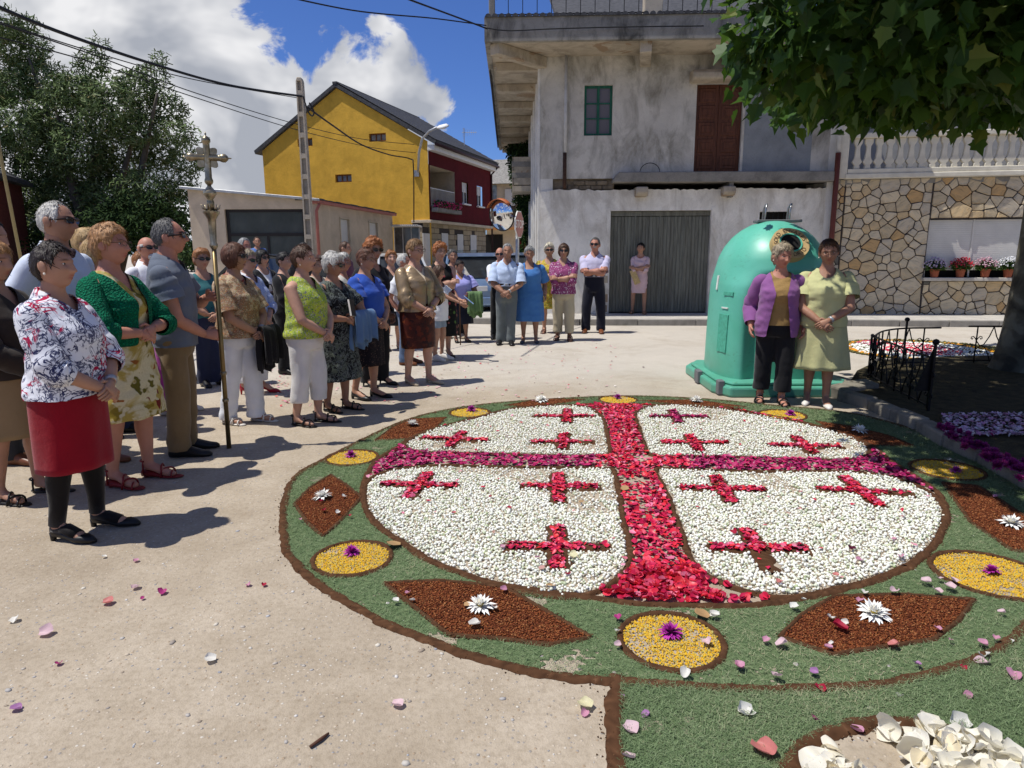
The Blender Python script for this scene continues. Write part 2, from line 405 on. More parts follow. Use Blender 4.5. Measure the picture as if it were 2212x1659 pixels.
def seg_poly(a, b, w):
 a, b = np.array(a), np.array(b); d = (b - a) / np.linalg.norm(b - a); n = np.array([-d[1], d[0]]) * w; e = d * w * .2
 return np.array([a - n - e, b - n + e, b + n + e, a + n - e])
cross_pts = []
for f, c, l_, r_, t_, b_ in CROSS:
 cross_pts.append([np.array(G(*f(*q))[:2]) for q in (c, l_, r_, t_, b_)])
DISC = [(760, 990, 53), (762, 1207, 80), (1450, 1385, 106), (2140, 1242, 108), (1015, 893, 42), (1335, 865, 39), (1690, 898, 47), (2045, 1016, 68)]
discs = []
for u, v, r in DISC:
 c = G(u, v); discs.append((np.array(c[:2]), (G(u + r, v) - c).length))
DIA = [plan([(135, 740), (230, 640), (350, 560), (440, 620), (535, 700), (430, 820), (305, 945), (210, 850)], _z1),
 plan([(200, 190), (500, 180), (850, 218), (1080, 350), (1320, 490), (1100, 522), (840, 490), (560, 470), (370, 320)], _z3),
 plan([(560, 770), (720, 620), (930, 500), (1400, 490), (1860, 520), (1750, 650), (1580, 780), (1250, 830), (900, 880)], _z4),
 plan([(635, 340), (760, 250), (870, 205), (1080, 195), (1000, 270), (850, 325)], _z1),
 plan([(1450, 120), (1680, 80), (1960, 80), (1850, 100), (1600, 125)], _z1),
 plan([(240, 82), (560, 78), (860, 120), (600, 118)], _z2),
 plan([(1280, 205), (1480, 235), (1700, 290), (1850, 350), (1600, 345), (1380, 268)], _z2),
 plan([(2040, 1045), (2110, 1052), (2230, 1130), (2290, 1200), (2190, 1190), (2100, 1130)])]
strip = np.vstack([plan([(1338, 1700), (1338, 1465), (1450, 1470), (1600, 1490), (1750, 1488), (1900, 1470), (2050, 1432), (2150, 1390), (2260, 1330)]), plan([(2600, 1500), (2700, 1900), (1345, 1900)])])
lower = smooth_poly(plan([(1700, 1700), (1712, 1640), (1760, 1598), (1850, 1568), (1930, 1560), (2040, 1578), (2140, 1610), (2212, 1645), (2300, 1720), (2200, 1850), (1900, 1900), (1720, 1800)]), 8)

def rmat(name, stops, rough=0.8, spec=0.2, sub=0.0):
 t = NT(name, rough, spec); t.col(t.ramp(t.attr('rnd').outputs['Fac'], stops))
 if sub: t.set('Subsurface Weight', sub); t.b.inputs['Subsurface Radius'].default_value = (.01, .006, .004); t.b.inputs['Subsurface Scale'].default_value = .5
 return t.m
carpet = thing('flower_carpet', 'large round flower petal carpet with red cross and white quarters on the square', 'flower carpet', (*G(1390, 1010)[:2], 0))
bpy.context.view_layer.update()
CINV = carpet.matrix_world.inverted()
def carpet_part(name, V, F, m, smooth=False, r=None, kind='stuff', label=None):
 V = np.asarray(V) - np.array(carpet.location)
 o = np_mesh(name, V, F, m, carpet, smooth, {'rnd': r} if r is not None else None)
 if kind: o['kind'] = kind
 if label: o['label'] = label
 return o
def sheet(P, z, jit=0.0, seed=0):
 """thin mound sheet of polygon P: triangulated fan by bmesh"""
 bm = bmesh.new(); rg = np.random.default_rng(seed)
 c = P.mean(0)
 vs = [bm.verts.new((p[0] + rg.normal() * jit, p[1] + rg.normal() * jit, z)) for p in P]
 f = bm.faces.new(vs); bmesh.ops.triangulate(bm, faces=[f]); 
 V = np.array([v.co[:] for v in bm.verts]); F = np.array([[v.index for v in f.verts] for f in bm.faces]); bm.free(); return V, F
def ribbon(path, w, z=.010, closed=True, seed=1):
 """soil line: a low rounded bead with ragged edges, plus loose crumbs"""
 P = np.asarray(path); n = len(P)
 # resample
 PP = np.vstack([P, P[:1]]) if closed else P
 L = np.r_[0, np.cumsum(np.linalg.norm(np.diff(PP, axis=0), axis=1))]; m = max(8, int(L[-1] / .018))
 t = np.linspace(0, L[-1], m, endpoint=not closed); X = np.c_[np.interp(t, L, PP[:, 0]), np.interp(t, L, PP[:, 1])]
 rg = np.random.default_rng(seed)
 T = (np.roll(X, -1, 0) - np.roll(X, 1, 0)) if closed else np.gradient(X, axis=0)
 T /= np.linalg.norm(T, axis=1)[:, None] + 1e-9; N = np.c_[-T[:, 1], T[:, 0]]
 def wob(): 
  q = rg.normal(size=m); k = np.ones(3) / 3; return np.convolve(np.r_[q[-2:], q, q[:2]], k, 'same')[2:-2]
 wl, wr = w * (1 + .28 * wob()), w * (1 + .28 * wob())
 rows = []
 for s, h in ((-1, .001), (-.55, z), (0, z * 1.25), (.55, z), (1, .001)):
  ww = np.where(s < 0, wl, wr); off = N * (s * ww)[:, None]
  rows.append(np.c_[X + off, np.full(m, h) + (rg.random(m) * .004 if h > .002 else 0)])
 V = np.concatenate(rows); k = 5; F = []
 idx = np.arange(m if closed else m - 1); nx = (idx + 1) % m
 F = np.concatenate([np.stack([j * m + idx, j * m + nx, (j + 1) * m + nx, (j + 1) * m + idx], 1) for j in range(k - 1)])
 F = np.concatenate([F[:, [0, 1, 2]], F[:, [0, 2, 3]]])[:, ::-1]
 return V, F, X, N, w
TET = (np.array([(-.5, -.4, 0), (.6, -.3, 0), (0, .6, 0), (0, 0, .55)]), np.array([(0, 1, 3), (1, 2, 3), (2, 0, 3), (0, 2, 1)]))
M_soil = rmat('coffee_soil', [(0, (.050, .024, .012)), (.6, (.095, .045, .022)), (1, (.16, .085, .045))], .95, .1)
def soil(name, paths):
 Vs, Fs, Rs = [], [], []; off = 0; rg = np.random.default_rng(11)
 for i, (p, w, cl) in enumerate(paths):
  V, F, X, N, w = ribbon(p, w, closed=cl, seed=i + 1)
  Vs.append(V); Fs.append(F + off); Rs.append(np.clip(.35 + .2 * rg.normal(size=len(V)), 0, 1)); off += len(V)
  near = X[:, 1].mean() < 4.2
  n = int(len(X) * (9 if near else 4)); j = rg.integers(0, len(X), n)
  o = rg.normal(size=n) * w * .85
  pos = np.c_[X[j] + N[j] * o[:, None] + rg.normal(size=(n, 2)) * .006, np.maximum(.002, .012 - np.abs(o) / w * .009)]
  s = rg.uniform(.003, .0085, n)
  V, F, r = scatter(*TET, pos, rot_z(rg.uniform(0, 6.3, n)) * s[:, None, None], rg.random(n))
  Vs.append(V); Fs.append(F + off); Rs.append(r); off += len(V)
 return carpet_part(name, np.concatenate(Vs), np.concatenate(Fs), M_soil, False, np.concatenate(Rs))
def shrink(P, d):
 """move polygon points towards the inside by d"""
 P = np.asarray(P); T = np.roll(P, -1, 0) - np.roll(P, 1, 0); T /= np.linalg.norm(T, axis=1)[:, None] + 1e-9
 N = np.c_[-T[:, 1], T[:, 0]]; s = 1 if (np.dot(P[:, 0], np.roll(P[:, 1], -1)) - np.dot(P[:, 1], np.roll(P[:, 0], -1))) > 0 else -1
 return P + N * d * s
Qs = {k: smooth_poly(v, 5) for k, v in Q.items()}
soil('soil_outline', [(outer, .026, True), (inner, .022, True)] + [(shrink(Qs[k], -.028), .020, True) for k in Qs] +
  [(np.array([c + r * 1.04 * np.array((math.cos(a), math.sin(a))) for a in np.linspace(0, 6.283, 60, endpoint=False)]), .016, True) for c, r in discs] +
  [(shrink(d, -.01), .012, True) for d in DIA] + [(plan([(1333, 1462), (1328, 1560), (1332, 1659), (1335, 1800)]), .034, False), (lower, .036, True)])
# brown cross-shaped soil beds under the small crosses
Vs, Fs, off = [], [], 0
cross_all = []
for q in cross_pts:
 c, l_, r_, t_, b_ = q
 for a, b in ((l_, r_), (t_, b_)):
  d = (b - a) / np.linalg.norm(b - a)
  path = [a - d * .03, (a + b) / 2, b + d * .03]
  P = np.array(path); X = np.c_[np.interp(np.linspace(0, 1, 30), [0, .5, 1], P[:, 0]), np.interp(np.linspace(0, 1, 30), [0, .5, 1], P[:, 1])]
  cross_all.append((X, .062, False))
soil('cross_soil', cross_all)
# grass clippings
ring_in = inner
def grass_pts(n, rg):
 P = rand_in_poly(outer, n, rg); keep = ~in_poly(shrink(inner, -.03), P[:, 0], P[:, 1])
 for c, r in discs: keep &= np.hypot(P[:, 0] - c[0], P[:, 1] - c[1]) > r * 1.1
 for d in DIA: keep &= ~in_poly(shrink(d, -.02), P[:, 0], P[:, 1])
 return P[keep]
BL = (np.array([(-.5, -.5, 0), (.5, -.5, 0), (.25, .9, .06), (-.25, .9, .06)]), np.array([(0, 1, 2), (0, 2, 3)]))
M_grass = rmat('dried_grass_clippings', [(0, (.070, .115, .048)), (.4, (.135, .20, .088)), (.75, (.215, .28, .145)), (.9, (.31, .32, .19)), (1, (.42, .38, .24))], .8, .2)
def clippings(name, P, rg, label):
 n = len(P); far = np.clip(P[:, 1] / 4.0, .75, 2.0)
 ln, wd = rg.uniform(.009, .023, n) * far ** .5, rg.uniform(.0013, .0026, n) * far
 M = rot_z(rg.uniform(0, 6.28, n)) @ rot_x(rg.normal(0, .30, n) + .18)
 M = M * np.stack([wd, ln, np.full(n, .02)], 1)[:, None, :]
 patch = snoise(np.c_[P, np.zeros(n)], 5, 5) * .22
 V, F, r = scatter(*BL, np.c_[P, rg.uniform(.004, .014, n)], M, np.clip(rg.random(n) * .75 + patch + .1, 0, 1))
 V[:, 2] = np.maximum(V[:, 2], .0035)
 return carpet_part(name, V, F, M_grass, False, r, label=label)
rg = np.random.default_rng(21)
clippings('grass_clippings', grass_pts(230000, rg), rg, 'ring of green grass clippings around the white circle')
Ps = rand_in_poly(strip, 85000, rg); Ps = Ps[(~in_poly(lower, Ps[:, 0], Ps[:, 1])) & (Ps[:, 1] > 1.2) & (Ps[:, 0] < 3.2) & (~in_poly(outer, Ps[:, 0], Ps[:, 1]))]
clippings('grass_strip', Ps, rg, 'green grass clippings of the path leading off the circle')
# clipping dust sheet below the blades (gaps let the concrete through)
def dust_mat():
 t = NT('clipping_dust', .95, .1)
 t.col(t.ramp(t.noise(30, 5, .7), [(.3, (.060, .10, .042)), (.6, (.14, .19, .09)), (.72, (.25, .24, .15))])); t.bump(t.noise(160, 3), .8, .01); return t.m
M_dust = dust_mat()
def quilt(P, excl, z, name, m, cell=.018):
 """sheet of small cells covering polygon P outside the excluded ones, so that its edge is ragged"""
 lo, hi = P.min(0), P.max(0); xs, ys = np.arange(lo[0], hi[0], cell), np.arange(max(lo[1], 1.0), hi[1], cell)
 X, Y = np.meshgrid(xs, ys); X, Y = X.ravel(), Y.ravel(); keep = in_poly(P, X, Y)
 for e in excl: keep &= ~in_poly(e, X, Y)
 keep &= (snoise(np.c_[X, Y, X * 0], 14, 3) + RNG.normal(size=len(X)) * .15) < .80
 X, Y = X[keep], Y[keep]; n = len(X); h = cell * .62
 sq = np.array([(-1, -1, 0), (1, -1, 0), (1, 1, 0), (-1, 1, 0)]) * h
 V, F, r = scatter(sq, np.array([(0, 1, 2), (0, 2, 3)]), np.c_[X, Y, z + RNG.uniform(0, .0015, n)], rot_z(RNG.uniform(0, 1.5, n)))
 return carpet_part(name, V, F, m)
circ = lambda c, r: np.array([c + r * np.array((math.cos(a), math.sin(a))) for a in np.linspace(0, 6.283, 40, endpoint=False)])
quilt(shrink(outer, .015), [inner] + [circ(c, r) for c, r in discs] + DIA, .002, 'clipping_dust', M_dust)
quilt(strip[:, :2] if True else 0, [lower, outer], .002, 'clipping_dust', M_dust)
# white blossom quarters
M_white = rmat('white_blossom', [(0, (.42, .48, .30)), (.10, (.68, .70, .55)), (.35, (.80, .80, .72)), (.8, (.86, .85, .78)), (.93, (.80, .76, .58)), (1, (.36, .44, .22))], .7, .25)
OCT = (np.array([(1, 0, 0), (0, 1, 0), (-1, 0, 0), (0, -1, 0), (0, 0, 1), (0, 0, -1.)]), np.array([(0, 1, 4), (1, 2, 4), (2, 3, 4), (3, 0, 4), (1, 0, 5), (2, 1, 5), (3, 2, 5), (0, 3, 5)]))
def blossoms(key, seed):
 P0 = Qs[key]; rg = np.random.default_rng(seed); lo, hi = P0.min(0), P0.max(0)
 sp = .0142 if key in ('bl', 'br') else .017
 X, Y = np.meshgrid(np.arange(lo[0] - .02, hi[0] + .02, sp), np.arange(lo[1] - .02, hi[1] + .02, sp))
 X = X.ravel() + rg.normal(size=X.size) * sp * .42; Y = Y.ravel() + rg.normal(size=Y.size) * sp * .42
 keep = in_poly(P0, X + rg.normal(size=X.size) * .006, Y + rg.normal(size=X.size) * .006)
 for q in cross_pts:
  c, l_, r_, t_, b_ = q
  for a, b in ((l_, r_), (t_, b_)): keep &= ~in_poly(seg_poly(a, b, .058), X, Y)
 bare = snoise(np.c_[X, Y, 0 * X], 5.0, seed + 40, 4)
 keep &= (bare < .60) | (rg.random(len(X)) < .35)
 keep &= rg.random(len(X)) < .965
 X, Y = X[keep], Y[keep]; n = len(X); s = rg.uniform(.0050, .0098, n) * (sp / .0142) ** .8
 pos = np.c_[X, Y, s * .6 + rg.random(n) ** 2 * .013]
 M = rot_z(rg.uniform(0, 6.28, n)) @ rot_x(rg.uniform(-1, 1, n)); M = M * (s[:, None] * rg.uniform(.75, 1.2, (n, 3)))[:, None, :]
 V0, F0 = ico(1) if key in ('bl', 'br') else OCT
 V, F, r = scatter(V0, F0, pos, M, rg.random(n))
 return carpet_part('blossom_bed', V, F, M_white, True, r, label={'tl': 'far left', 'bl': 'near left', 'tr': 'far right', 'br': 'near right'}[key] + ' quarter filled with small white blossoms')
for i, k in enumerate(('tl', 'bl', 'tr', 'br')): blossoms(k, 50 + i)
# rose petals: curled 3x4 sheets
def petal_base(cup=.30, seed=0):
 rg = np.random.default_rng(seed); V = []
 for j, t in enumerate((0, .35, .7, 1.0)):
  w = (.28, .78, 1.0, .62)[j]
  for x in (-1, 0, 1):
   V.append((x * w * .5, (t - .5) * 1.05 + (0 if x else .06 * (j == 3)), cup * (abs(x) * w * .55 + (t - .45) ** 2 * .9) + rg.normal() * .04))
 F = [(j * 3 + i, j * 3 + i + 1, j * 3 + i + 4, j * 3 + i + 3) for j in range(3) for i in range(2)]
 F = [f2 for f in F for f2 in ((f[0], f[1], f[2]), (f[0], f[2], f[3]))]
 return np.array(V), np.array(F)
RED = [(0, (.16, .006, .035)), (.06, (.32, .008, .05)), (.30, (.50, .012, .065)), (.50, (.60, .018, .055)), (.72, (.66, .030, .035)), (.86, (.66, .07, .15)), (.95, (.72, .20, .32)), (1, (.24, .01, .05))]
MAG = [(0, (.12, .008, .05)), (.2, (.27, .010, .085)), (.5, (.40, .013, .10)), (.75, (.48, .018, .10)), (.9, (.56, .07, .22)), (1, (.14, .01, .05))]
def petal_mat(name, stops):
 t = NT(name, .42, .35); t.col(t.ramp(t.attr('rnd').outputs['Fac'], stops)); return t.m
M_red, M_mag = petal_mat('red_petal', RED), petal_mat('magenta_petal', MAG)
def petals(name, P, size, m, seed, label=None):
 rg = np.random.default_rng(seed); Vs, Fs, Rs, off = [], [], [], 0
 n = len(P); which = rg.integers(0, 3, n)
 for w in range(3):
  p = P[which == w]; k = len(p); s = rg.uniform(.65, 1.25, k) * size
  M = rot_z(rg.uniform(0, 6.28, k)) @ rot_x(rg.normal(0, .42, k)) @ rot_z(rg.uniform(0, 6.28, k))
  flip = np.where(rg.random(k) < .35, -1, 1)
  M = M * (s[:, None] * np.stack([np.ones(k) * rg.uniform(.7, 1.1, k), np.ones(k), flip], 1))[:, None, :]
  V, F, r = scatter(*petal_base((.3, .5, .15)[w], w), np.c_[p, .008 + s * .12 + rg.random(k) * .012], M, rg.random(k))
  V[:, 2] = np.maximum(V[:, 2], .003)
  Vs.append(V); Fs.append(F + off); Rs.append(r); off += len(V)
 return carpet_part(name, np.concatenate(Vs), np.concatenate(Fs), m, True, np.concatenate(Rs), label=label)
rg = np.random.default_rng(33)
P = rand_in_poly(shrink(inner, .03), 26000, rg); keep = np.ones(len(P), bool)
for k in Qs: keep &= ~in_poly(shrink(Qs[k], -.045), P[:, 0], P[:, 1])
P = P[keep]
bare = snoise(np.c_[P, np.zeros(len(P))], 9, 77, 3); P = P[(bare < .80) | (rg.random(len(P)) < .3)]
for u, v, r in ((1395, 993, .09), (1368, 1040, .10), (1590, 1280, .10)):
 c = np.array(G(u, v)[:2]); P = P[(np.hypot(*(P - c).T) > r) | (rg.random(len(P)) < .12)]
# the horizontal bar (left and right of the crossing) is magenta, the long one red
axis = np.array(G(1450, 1300)[:2]) - np.array(G(1343, 880)[:2]); axis /= np.linalg.norm(axis); ctr = np.array(G(1388, 1005)[:2])
d = (P - ctr) @ np.array((-axis[1], axis[0]))
horiz = np.abs(d) > .33 + rg.normal(size=len(P)) * .05
horiz &= np.abs((P - ctr) @ axis) < 1.0
near = (~horiz) & (P[:, 1] < np.sort(P[~horiz][:, 1])[300])
PETALS_NEAR = P[near] + rg.normal(size=(near.sum(), 2)) * .008
petals('red_petal_bar', P[~horiz], .032, M_red, 1, 'long bar of the cross laid with red rose petals')
petals('magenta_petal_bar', P[horiz], .031, M_mag, 2, 'cross bar laid with magenta rose petals')
for i, q in enumerate(cross_pts):
 c, l_, r_, t_, b_ = q; pp = []
 rg = np.random.default_rng(100 + i)
 for a, b in ((l_, r_), (t_, b_)):
  ww = .034 if i in (5, 11) else .032
  pl = seg_poly(a, b, ww); pp.append(rand_in_poly(pl, int(poly_area(pl) / .00019), rg))
 pp = np.vstack(pp)
 if i == 11: pp = pp[~(((pp - c) @ (b_ - c)) / np.linalg.norm(b_ - c) > .03) | (rg.random(len(pp)) < .1)]
 if i in (2, 10, 5): pp = pp[~(((pp - c) @ (r_ - c)) / np.linalg.norm(r_ - c) > .55 * np.linalg.norm(r_ - c)) | (rg.random(len(pp)) < .25)]
 petals('petal_cross', pp, .026, M_red if i != 6 else M_mag, 200 + i)
# yellow discs and rust diamonds
M_yel = rmat('yellow_florets', [(0, (.42, .30, .10)), (.25, (.55, .36, .03)), (.6, (.66, .40, .015)), (.8, (.56, .27, .008)), (.92, (.48, .42, .14)), (1, (.20, .22, .07))], .8, .2)
M_rust = rmat('rust_bark_chips', [(0, (.085, .022, .009)), (.5, (.17, .045, .015)), (.8, (.25, .075, .022)), (1, (.36, .16, .06))], .85, .2)
FLO = (np.array([(-.5, 0, 0), (0, -.5, 0), (.5, 0, .1), (0, .5, .1), (0, 0, .7)]), np.array([(0, 1, 4), (1, 2, 4), (2, 3, 4), (3, 0, 4)]))
for i, (c, r) in enumerate(discs):
 rg = np.random.default_rng(300 + i); n = int(7500 * min(1, (3.5 / c[1]) ** 1.2) * (r / .27) ** 2)
 a, rad = rg.uniform(0, 6.283, n), r * .97 * np.sqrt(rg.random(n)); p = c + np.c_[np.cos(a), np.sin(a)] * rad[:, None]
 p = p[(snoise(np.c_[p, 0 * p[:, :1]], 22, i) < .55) | (rg.random(n) < .35)]; n = len(p)
 s = rg.uniform(.0045, .0105, n) * max(1, c[1] / 4.2) ** .6
 V, F, rr = scatter(*FLO, np.c_[p, rg.uniform(.001, .007, n)], rot_z(rg.uniform(0, 6.3, n)) @ rot_x(rg.normal(0, .6, n)) * s[:, None, None], rg.random(n))
 V[:, 2] = np.maximum(V[:, 2], .002)
 carpet_part('yellow_disc', V, F, M_yel, False, rr)
for i, d in enumerate(DIA):
 rg = np.random.default_rng(330 + i); ar = poly_area(d); yy = d[:, 1].mean()
 V1, F1 = sheet(d, .005, 0, i)
 n = int(ar * 40000 * min(1, (3.6 / yy) ** 1.2)); p = rand_in_poly(d, n, rg) + rg.normal(size=(n, 2)) * .004
 s = rg.uniform(.005, .0125, n) * max(1, yy / 4.2) ** .6
 M = rot_z(rg.uniform(0, 6.3, n)) @ rot_x(rg.normal(0, .8, n)); M = M * (s[:, None] * np.array([1.5, .7, .8]))[:, None, :]
 V, F, rr = scatter(*TET, np.c_[p, rg.uniform(.003, .010, n)], M, rg.random(n))
 carpet_part('rust_diamond', np.concatenate([V1, V]), np.concatenate([F1, F + len(V1)]), M_rust, False, np.r_[np.full(len(V1), .4), rr])
# ================================================================ pavements
def concrete(name, c, dark=0.55, scale=3.0, rough=.9):
 t = NT(name, rough, .2)
 a = t.ramp(t.noise(scale, 7, .65, .3), [(.3, tuple(x * dark for x in c)), (.55, c), (.8, tuple(min(1, x * 1.15) for x in c))])
 t.col(t.mix(.5, a, t.ramp(t.noise(scale * 14, 4, .7), [(.3, .6), (.6, 1.)]), 'MULTIPLY')); t.bump(t.noise(scale * 20, 4, .7), .5, .006)
 return t.m
M_pave, M_kerb = concrete('pavement_cement', (.50, .47, .42), .75), concrete('kerb_cement', (.30, .28, .25), .6, 5)
def pavement():
 o = tag(bpy.data.objects.new('pavement', None), kind='structure'); COL.objects.link(o)
 pts = [(-.9, 14.75), (1.46, 14.32), (3.87, 14.16), (7.0, 13.9), (9.8, 13.55), (16, 12.3)]
 back = [(16, 14.2), (7.1, 15.6), (.66, 15.9), (.66, 40), (-.6, 40), (-.9, 15.5)]
 P = pts + back
 MB().prism([(x, y) for x, y in P], 'z', -.2, .125).build('paving_slab', M_pave, o)
 k = 0
 for (a, b) in zip(pts[:-1], pts[1:]):
  a, b = Vector((*a, 0)), Vector((*b, 0)); L = (b - a).length; n = max(1, round(L / 1.1)); d = (b - a) / L; q = math.atan2(d.y, d.x)
  for i in range(n):
   m = MB().box((0.006, -.13, -.2), (L / n - .006, .0, .132 + random.uniform(-.004, .004))); ob = m.build('kerb_stone', M_kerb, o)
   ob.location = a + d * (i * L / n); ob.rotation_euler = (0, 0, q); bevel(ob, .012, 2)
pavement()

# ================================================================ helpers for buildings
def wall_holes(x0, x1, z0, z1, holes, y=0.0, depth=.18, mat=None, name='wall', parent=None):
 """front sheet with reveals: holes = [(xa, xb, za, zb)]"""
 xs = sorted({x0, x1, *[h[0] for h in holes], *[h[1] for h in holes]}); zs = sorted({z0, z1, *[h[2] for h in holes], *[h[3] for h in holes]})
 m = MB()
 inh = lambda cx, cz: any(h[0] < cx < h[1] and h[2] < cz < h[3] for h in holes)
 for i in range(len(xs) - 1):
  for j in range(len(zs) - 1):
   if not inh((xs[i] + xs[i + 1]) / 2, (zs[j] + zs[j + 1]) / 2):
    m.add([(xs[i], y, zs[j]), (xs[i + 1], y, zs[j]), (xs[i + 1], y, zs[j + 1]), (xs[i], y, zs[j + 1])], [(0, 1, 2, 3)])
 for a, b, c, d in holes:
  m.add([(a, y, c), (b, y, c), (b, y, d), (a, y, d), (a, y + depth, c), (b, y + depth, c), (b, y + depth, d), (a, y + depth, d)],
    [(0, 4, 5, 1), (1, 5, 6, 2), (2, 6, 7, 3), (3, 7, 4, 0)])
 return m.build(name, mat, parent)
def plaster(name, c, stain=(.12, .11, .09), amt=.5, patch=None, rough=.9, zstain=None, bump=.35):
 t = NT(name, rough, .15)
 base = t.ramp(t.noise(1.6, 7, .65, .4), [(.3, tuple(x * .74 for x in c)), (.6, c), (.85, tuple(min(1, x * 1.12) for x in c))])
 v = t.map(scale=(1.7, 1.7, .75))
 st = t.math('MULTIPLY', t.ramp(t.noise(1.3, 8, .7, .5, v), [(.46, 0.), (.70, 1.)]), amt)
 base = t.mix(st, base, stain)
 if patch: base = t.mix(t.ramp(t.noise(1.05, 5, .6, .9), [(.60, 0.), (.625, 1.)]), base, patch)
 sp = t.ramp(t.noise(38, 3, .6), [(.30, .72), (.42, 1.)])
 t.col(t.mix(.6, base, sp, 'MULTIPLY')); t.bump(t.math('ADD', t.noise(9, 6, .7), t.math('MULTIPLY', t.noise(90, 3), .3)), bump, .02)
 return t.m
def glass(name='window_glass', c=(.03, .035, .04)):
 if name in MATS: return MATS[name]
 t = NT(name, .08, .6); t.col(t.ramp(t.noise(3, 3), [(.3, tuple(x * .6 for x in c)), (.7, tuple(x * 1.6 for x in c))])); MATS[name] = t.m; return t.m
def wood(name, c, rough=.6):
 t = NT(name, rough, .3); v = t.map(scale=(14, 14, 1.2))
 t.col(t.ramp(t.noise(2.2, 6, .65, .6, v), [(.3, tuple(x * .45 for x in c)), (.6, c), (.8, tuple(x * 1.5 for x in c))])); t.bump(t.noise(4, 5, .6, .5, v), .25, .004); return t.m

# ================================================================ grey derelict house
GH = thing('grey_house', 'derelict grey rendered house with wide concrete eaves and broken balcony slab', 'house', (0.66, 15.68, 0), R(-2))
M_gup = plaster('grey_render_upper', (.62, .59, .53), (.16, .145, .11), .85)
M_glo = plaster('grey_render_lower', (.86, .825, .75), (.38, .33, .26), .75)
M_wht = plaster('white_render', (.78, .76, .71), (.42, .38, .32), .35)
M_eave = plaster('eave_concrete', (.52, .45, .35), (.09, .075, .055), .55, (.33, .24, .16))
M_fas = plaster('weathered_fascia', (.34, .32, .28), (.05, .047, .04), .95)
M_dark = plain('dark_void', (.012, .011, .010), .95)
M_cem = concrete('rough_cement', (.27, .255, .23), .6, 3)
M_brk = concrete('bare_brick_rubble', (.24, .19, .13), .5, 6)
M_slate = plain('slate', (.055, .055, .058), .7, .5, 9, bump=.5, bscale=30)
M_iron = plain('black_iron', (.012, .012, .013), .5, .3, 20, metal=.6)
door_h, win_h = (3.403, 4.415, 3.25, 5.10), (0.96, 1.58, 4.055, 5.105)
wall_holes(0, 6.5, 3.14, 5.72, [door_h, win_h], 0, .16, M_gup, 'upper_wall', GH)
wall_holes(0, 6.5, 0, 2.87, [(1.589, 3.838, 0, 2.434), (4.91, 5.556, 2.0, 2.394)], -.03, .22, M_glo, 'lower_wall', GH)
# ragged lip where the render broke away, brick course behind it
lip = MB(); rg = np.random.default_rng(5); xs = np.linspace(0.15, 6.46, 90); top = 2.895 + rg.normal(size=90) * .012 + .006 * np.sin(xs * 3.1)
for i in range(89): lip.add([(xs[i], -.034, 2.84), (xs[i + 1], -.034, 2.84), (xs[i + 1], -.034, top[i + 1]), (xs[i], -.034, top[i]), (xs[i], .05, top[i] - .01), (xs[i + 1], .05, top[i + 1] - .01)], [(0, 1, 2, 3), (3, 2, 5, 4)])
lip.build('broken_render_edge', M_glo, GH)
MB().box((0, .07, 2.85), (1.66, .3, 3.16)).build('recess_wall', M_brk, GH)
for i in range(9):
 for j in range(2):
  x = .75 + i * .26 + (j % 2) * .13 - .13
  if x < 1.5: bevel(MB().box((x, .035, 2.905 + j * .1), (x + .24, .1, 2.995 + j * .1)).build('brick', M_brk, GH), .01, 1)
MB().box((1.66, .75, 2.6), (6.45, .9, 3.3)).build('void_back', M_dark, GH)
MB().box((1.66, -.02, 2.55), (6.45, .75, 2.60)).build('void_floor', M_cem, GH)
bevel(MB().prism([(1.60, 3.03), (1.78, 3.03), (6.42, 3.015), (6.42, 3.235), (1.72, 3.25), (1.60, 3.10)], 'y', -.27, .6).build('balcony_slab', M_cem, GH), .02, 2)
MB().box((4.16, -.2, 2.7), (4.25, .4, 3.03)).build('slab_prop', M_cem, GH)
for x0 in (2.11, 4.02):
 m = MB(); m.prism([(-.30, 2.93), (.2, 2.95), (.2, 2.72), (-.24, 2.73), (-.32, 2.80)], 'x', x0, x0 + .26); bevel(m.build('joist_stub', M_eave, GH), .02, 1)
# eaves: slab, soffit beams, fascia
m = MB()
m.box((-1.1, -1.22, 5.69), (7.2, .25, 5.80)); m.box((-1.1, .25, 5.69), (.3, 13.2, 5.80))
m.build('eave_soffit', M_eave, GH)
m = MB(); m.box((-1.13, -1.26, 5.66), (7.2, -1.14, 6.10)); m.box((-1.13, -1.14, 5.66), (-1.02, 13.3, 6.10)); m.build('fascia', M_fas, GH)
MB().box((-1.02, -1.14, 5.8), (7.2, 13.2, 6.08)).build('roof_slab', M_cem, GH)
for y in (.35, 2.3, 4.3, 6.3, 8.3, 10.3, 12.6): bevel(MB().box((-1.0, y, 5.50), (.02, y + .28, 5.688)).build('soffit_beam', M_eave, GH), .015, 1)
def beam(a, b, w, z0, z1, name):
 a, b = Vector((*a, 0)), Vector((*b, 0)); d = (b - a).normalized(); n = Vector((-d.y, d.x, 0)) * w
 return bevel(MB().prism([tuple((a - n)[:2]), tuple((b - n)[:2]), tuple((b + n)[:2]), tuple((a + n)[:2])], 'z', z0, z1).build(name, M_eave, GH), .015, 1)
beam((.05, .05), (-.95, -1.08), .12, 5.46, 5.687, 'corner_beam'); beam((2.27, .05), (2.1, -1.1), .12, 5.46, 5.687, 'soffit_beam'); beam((4.55, .05), (4.9, -1.1), .15, 5.40, 5.687, 'soffit_beam')
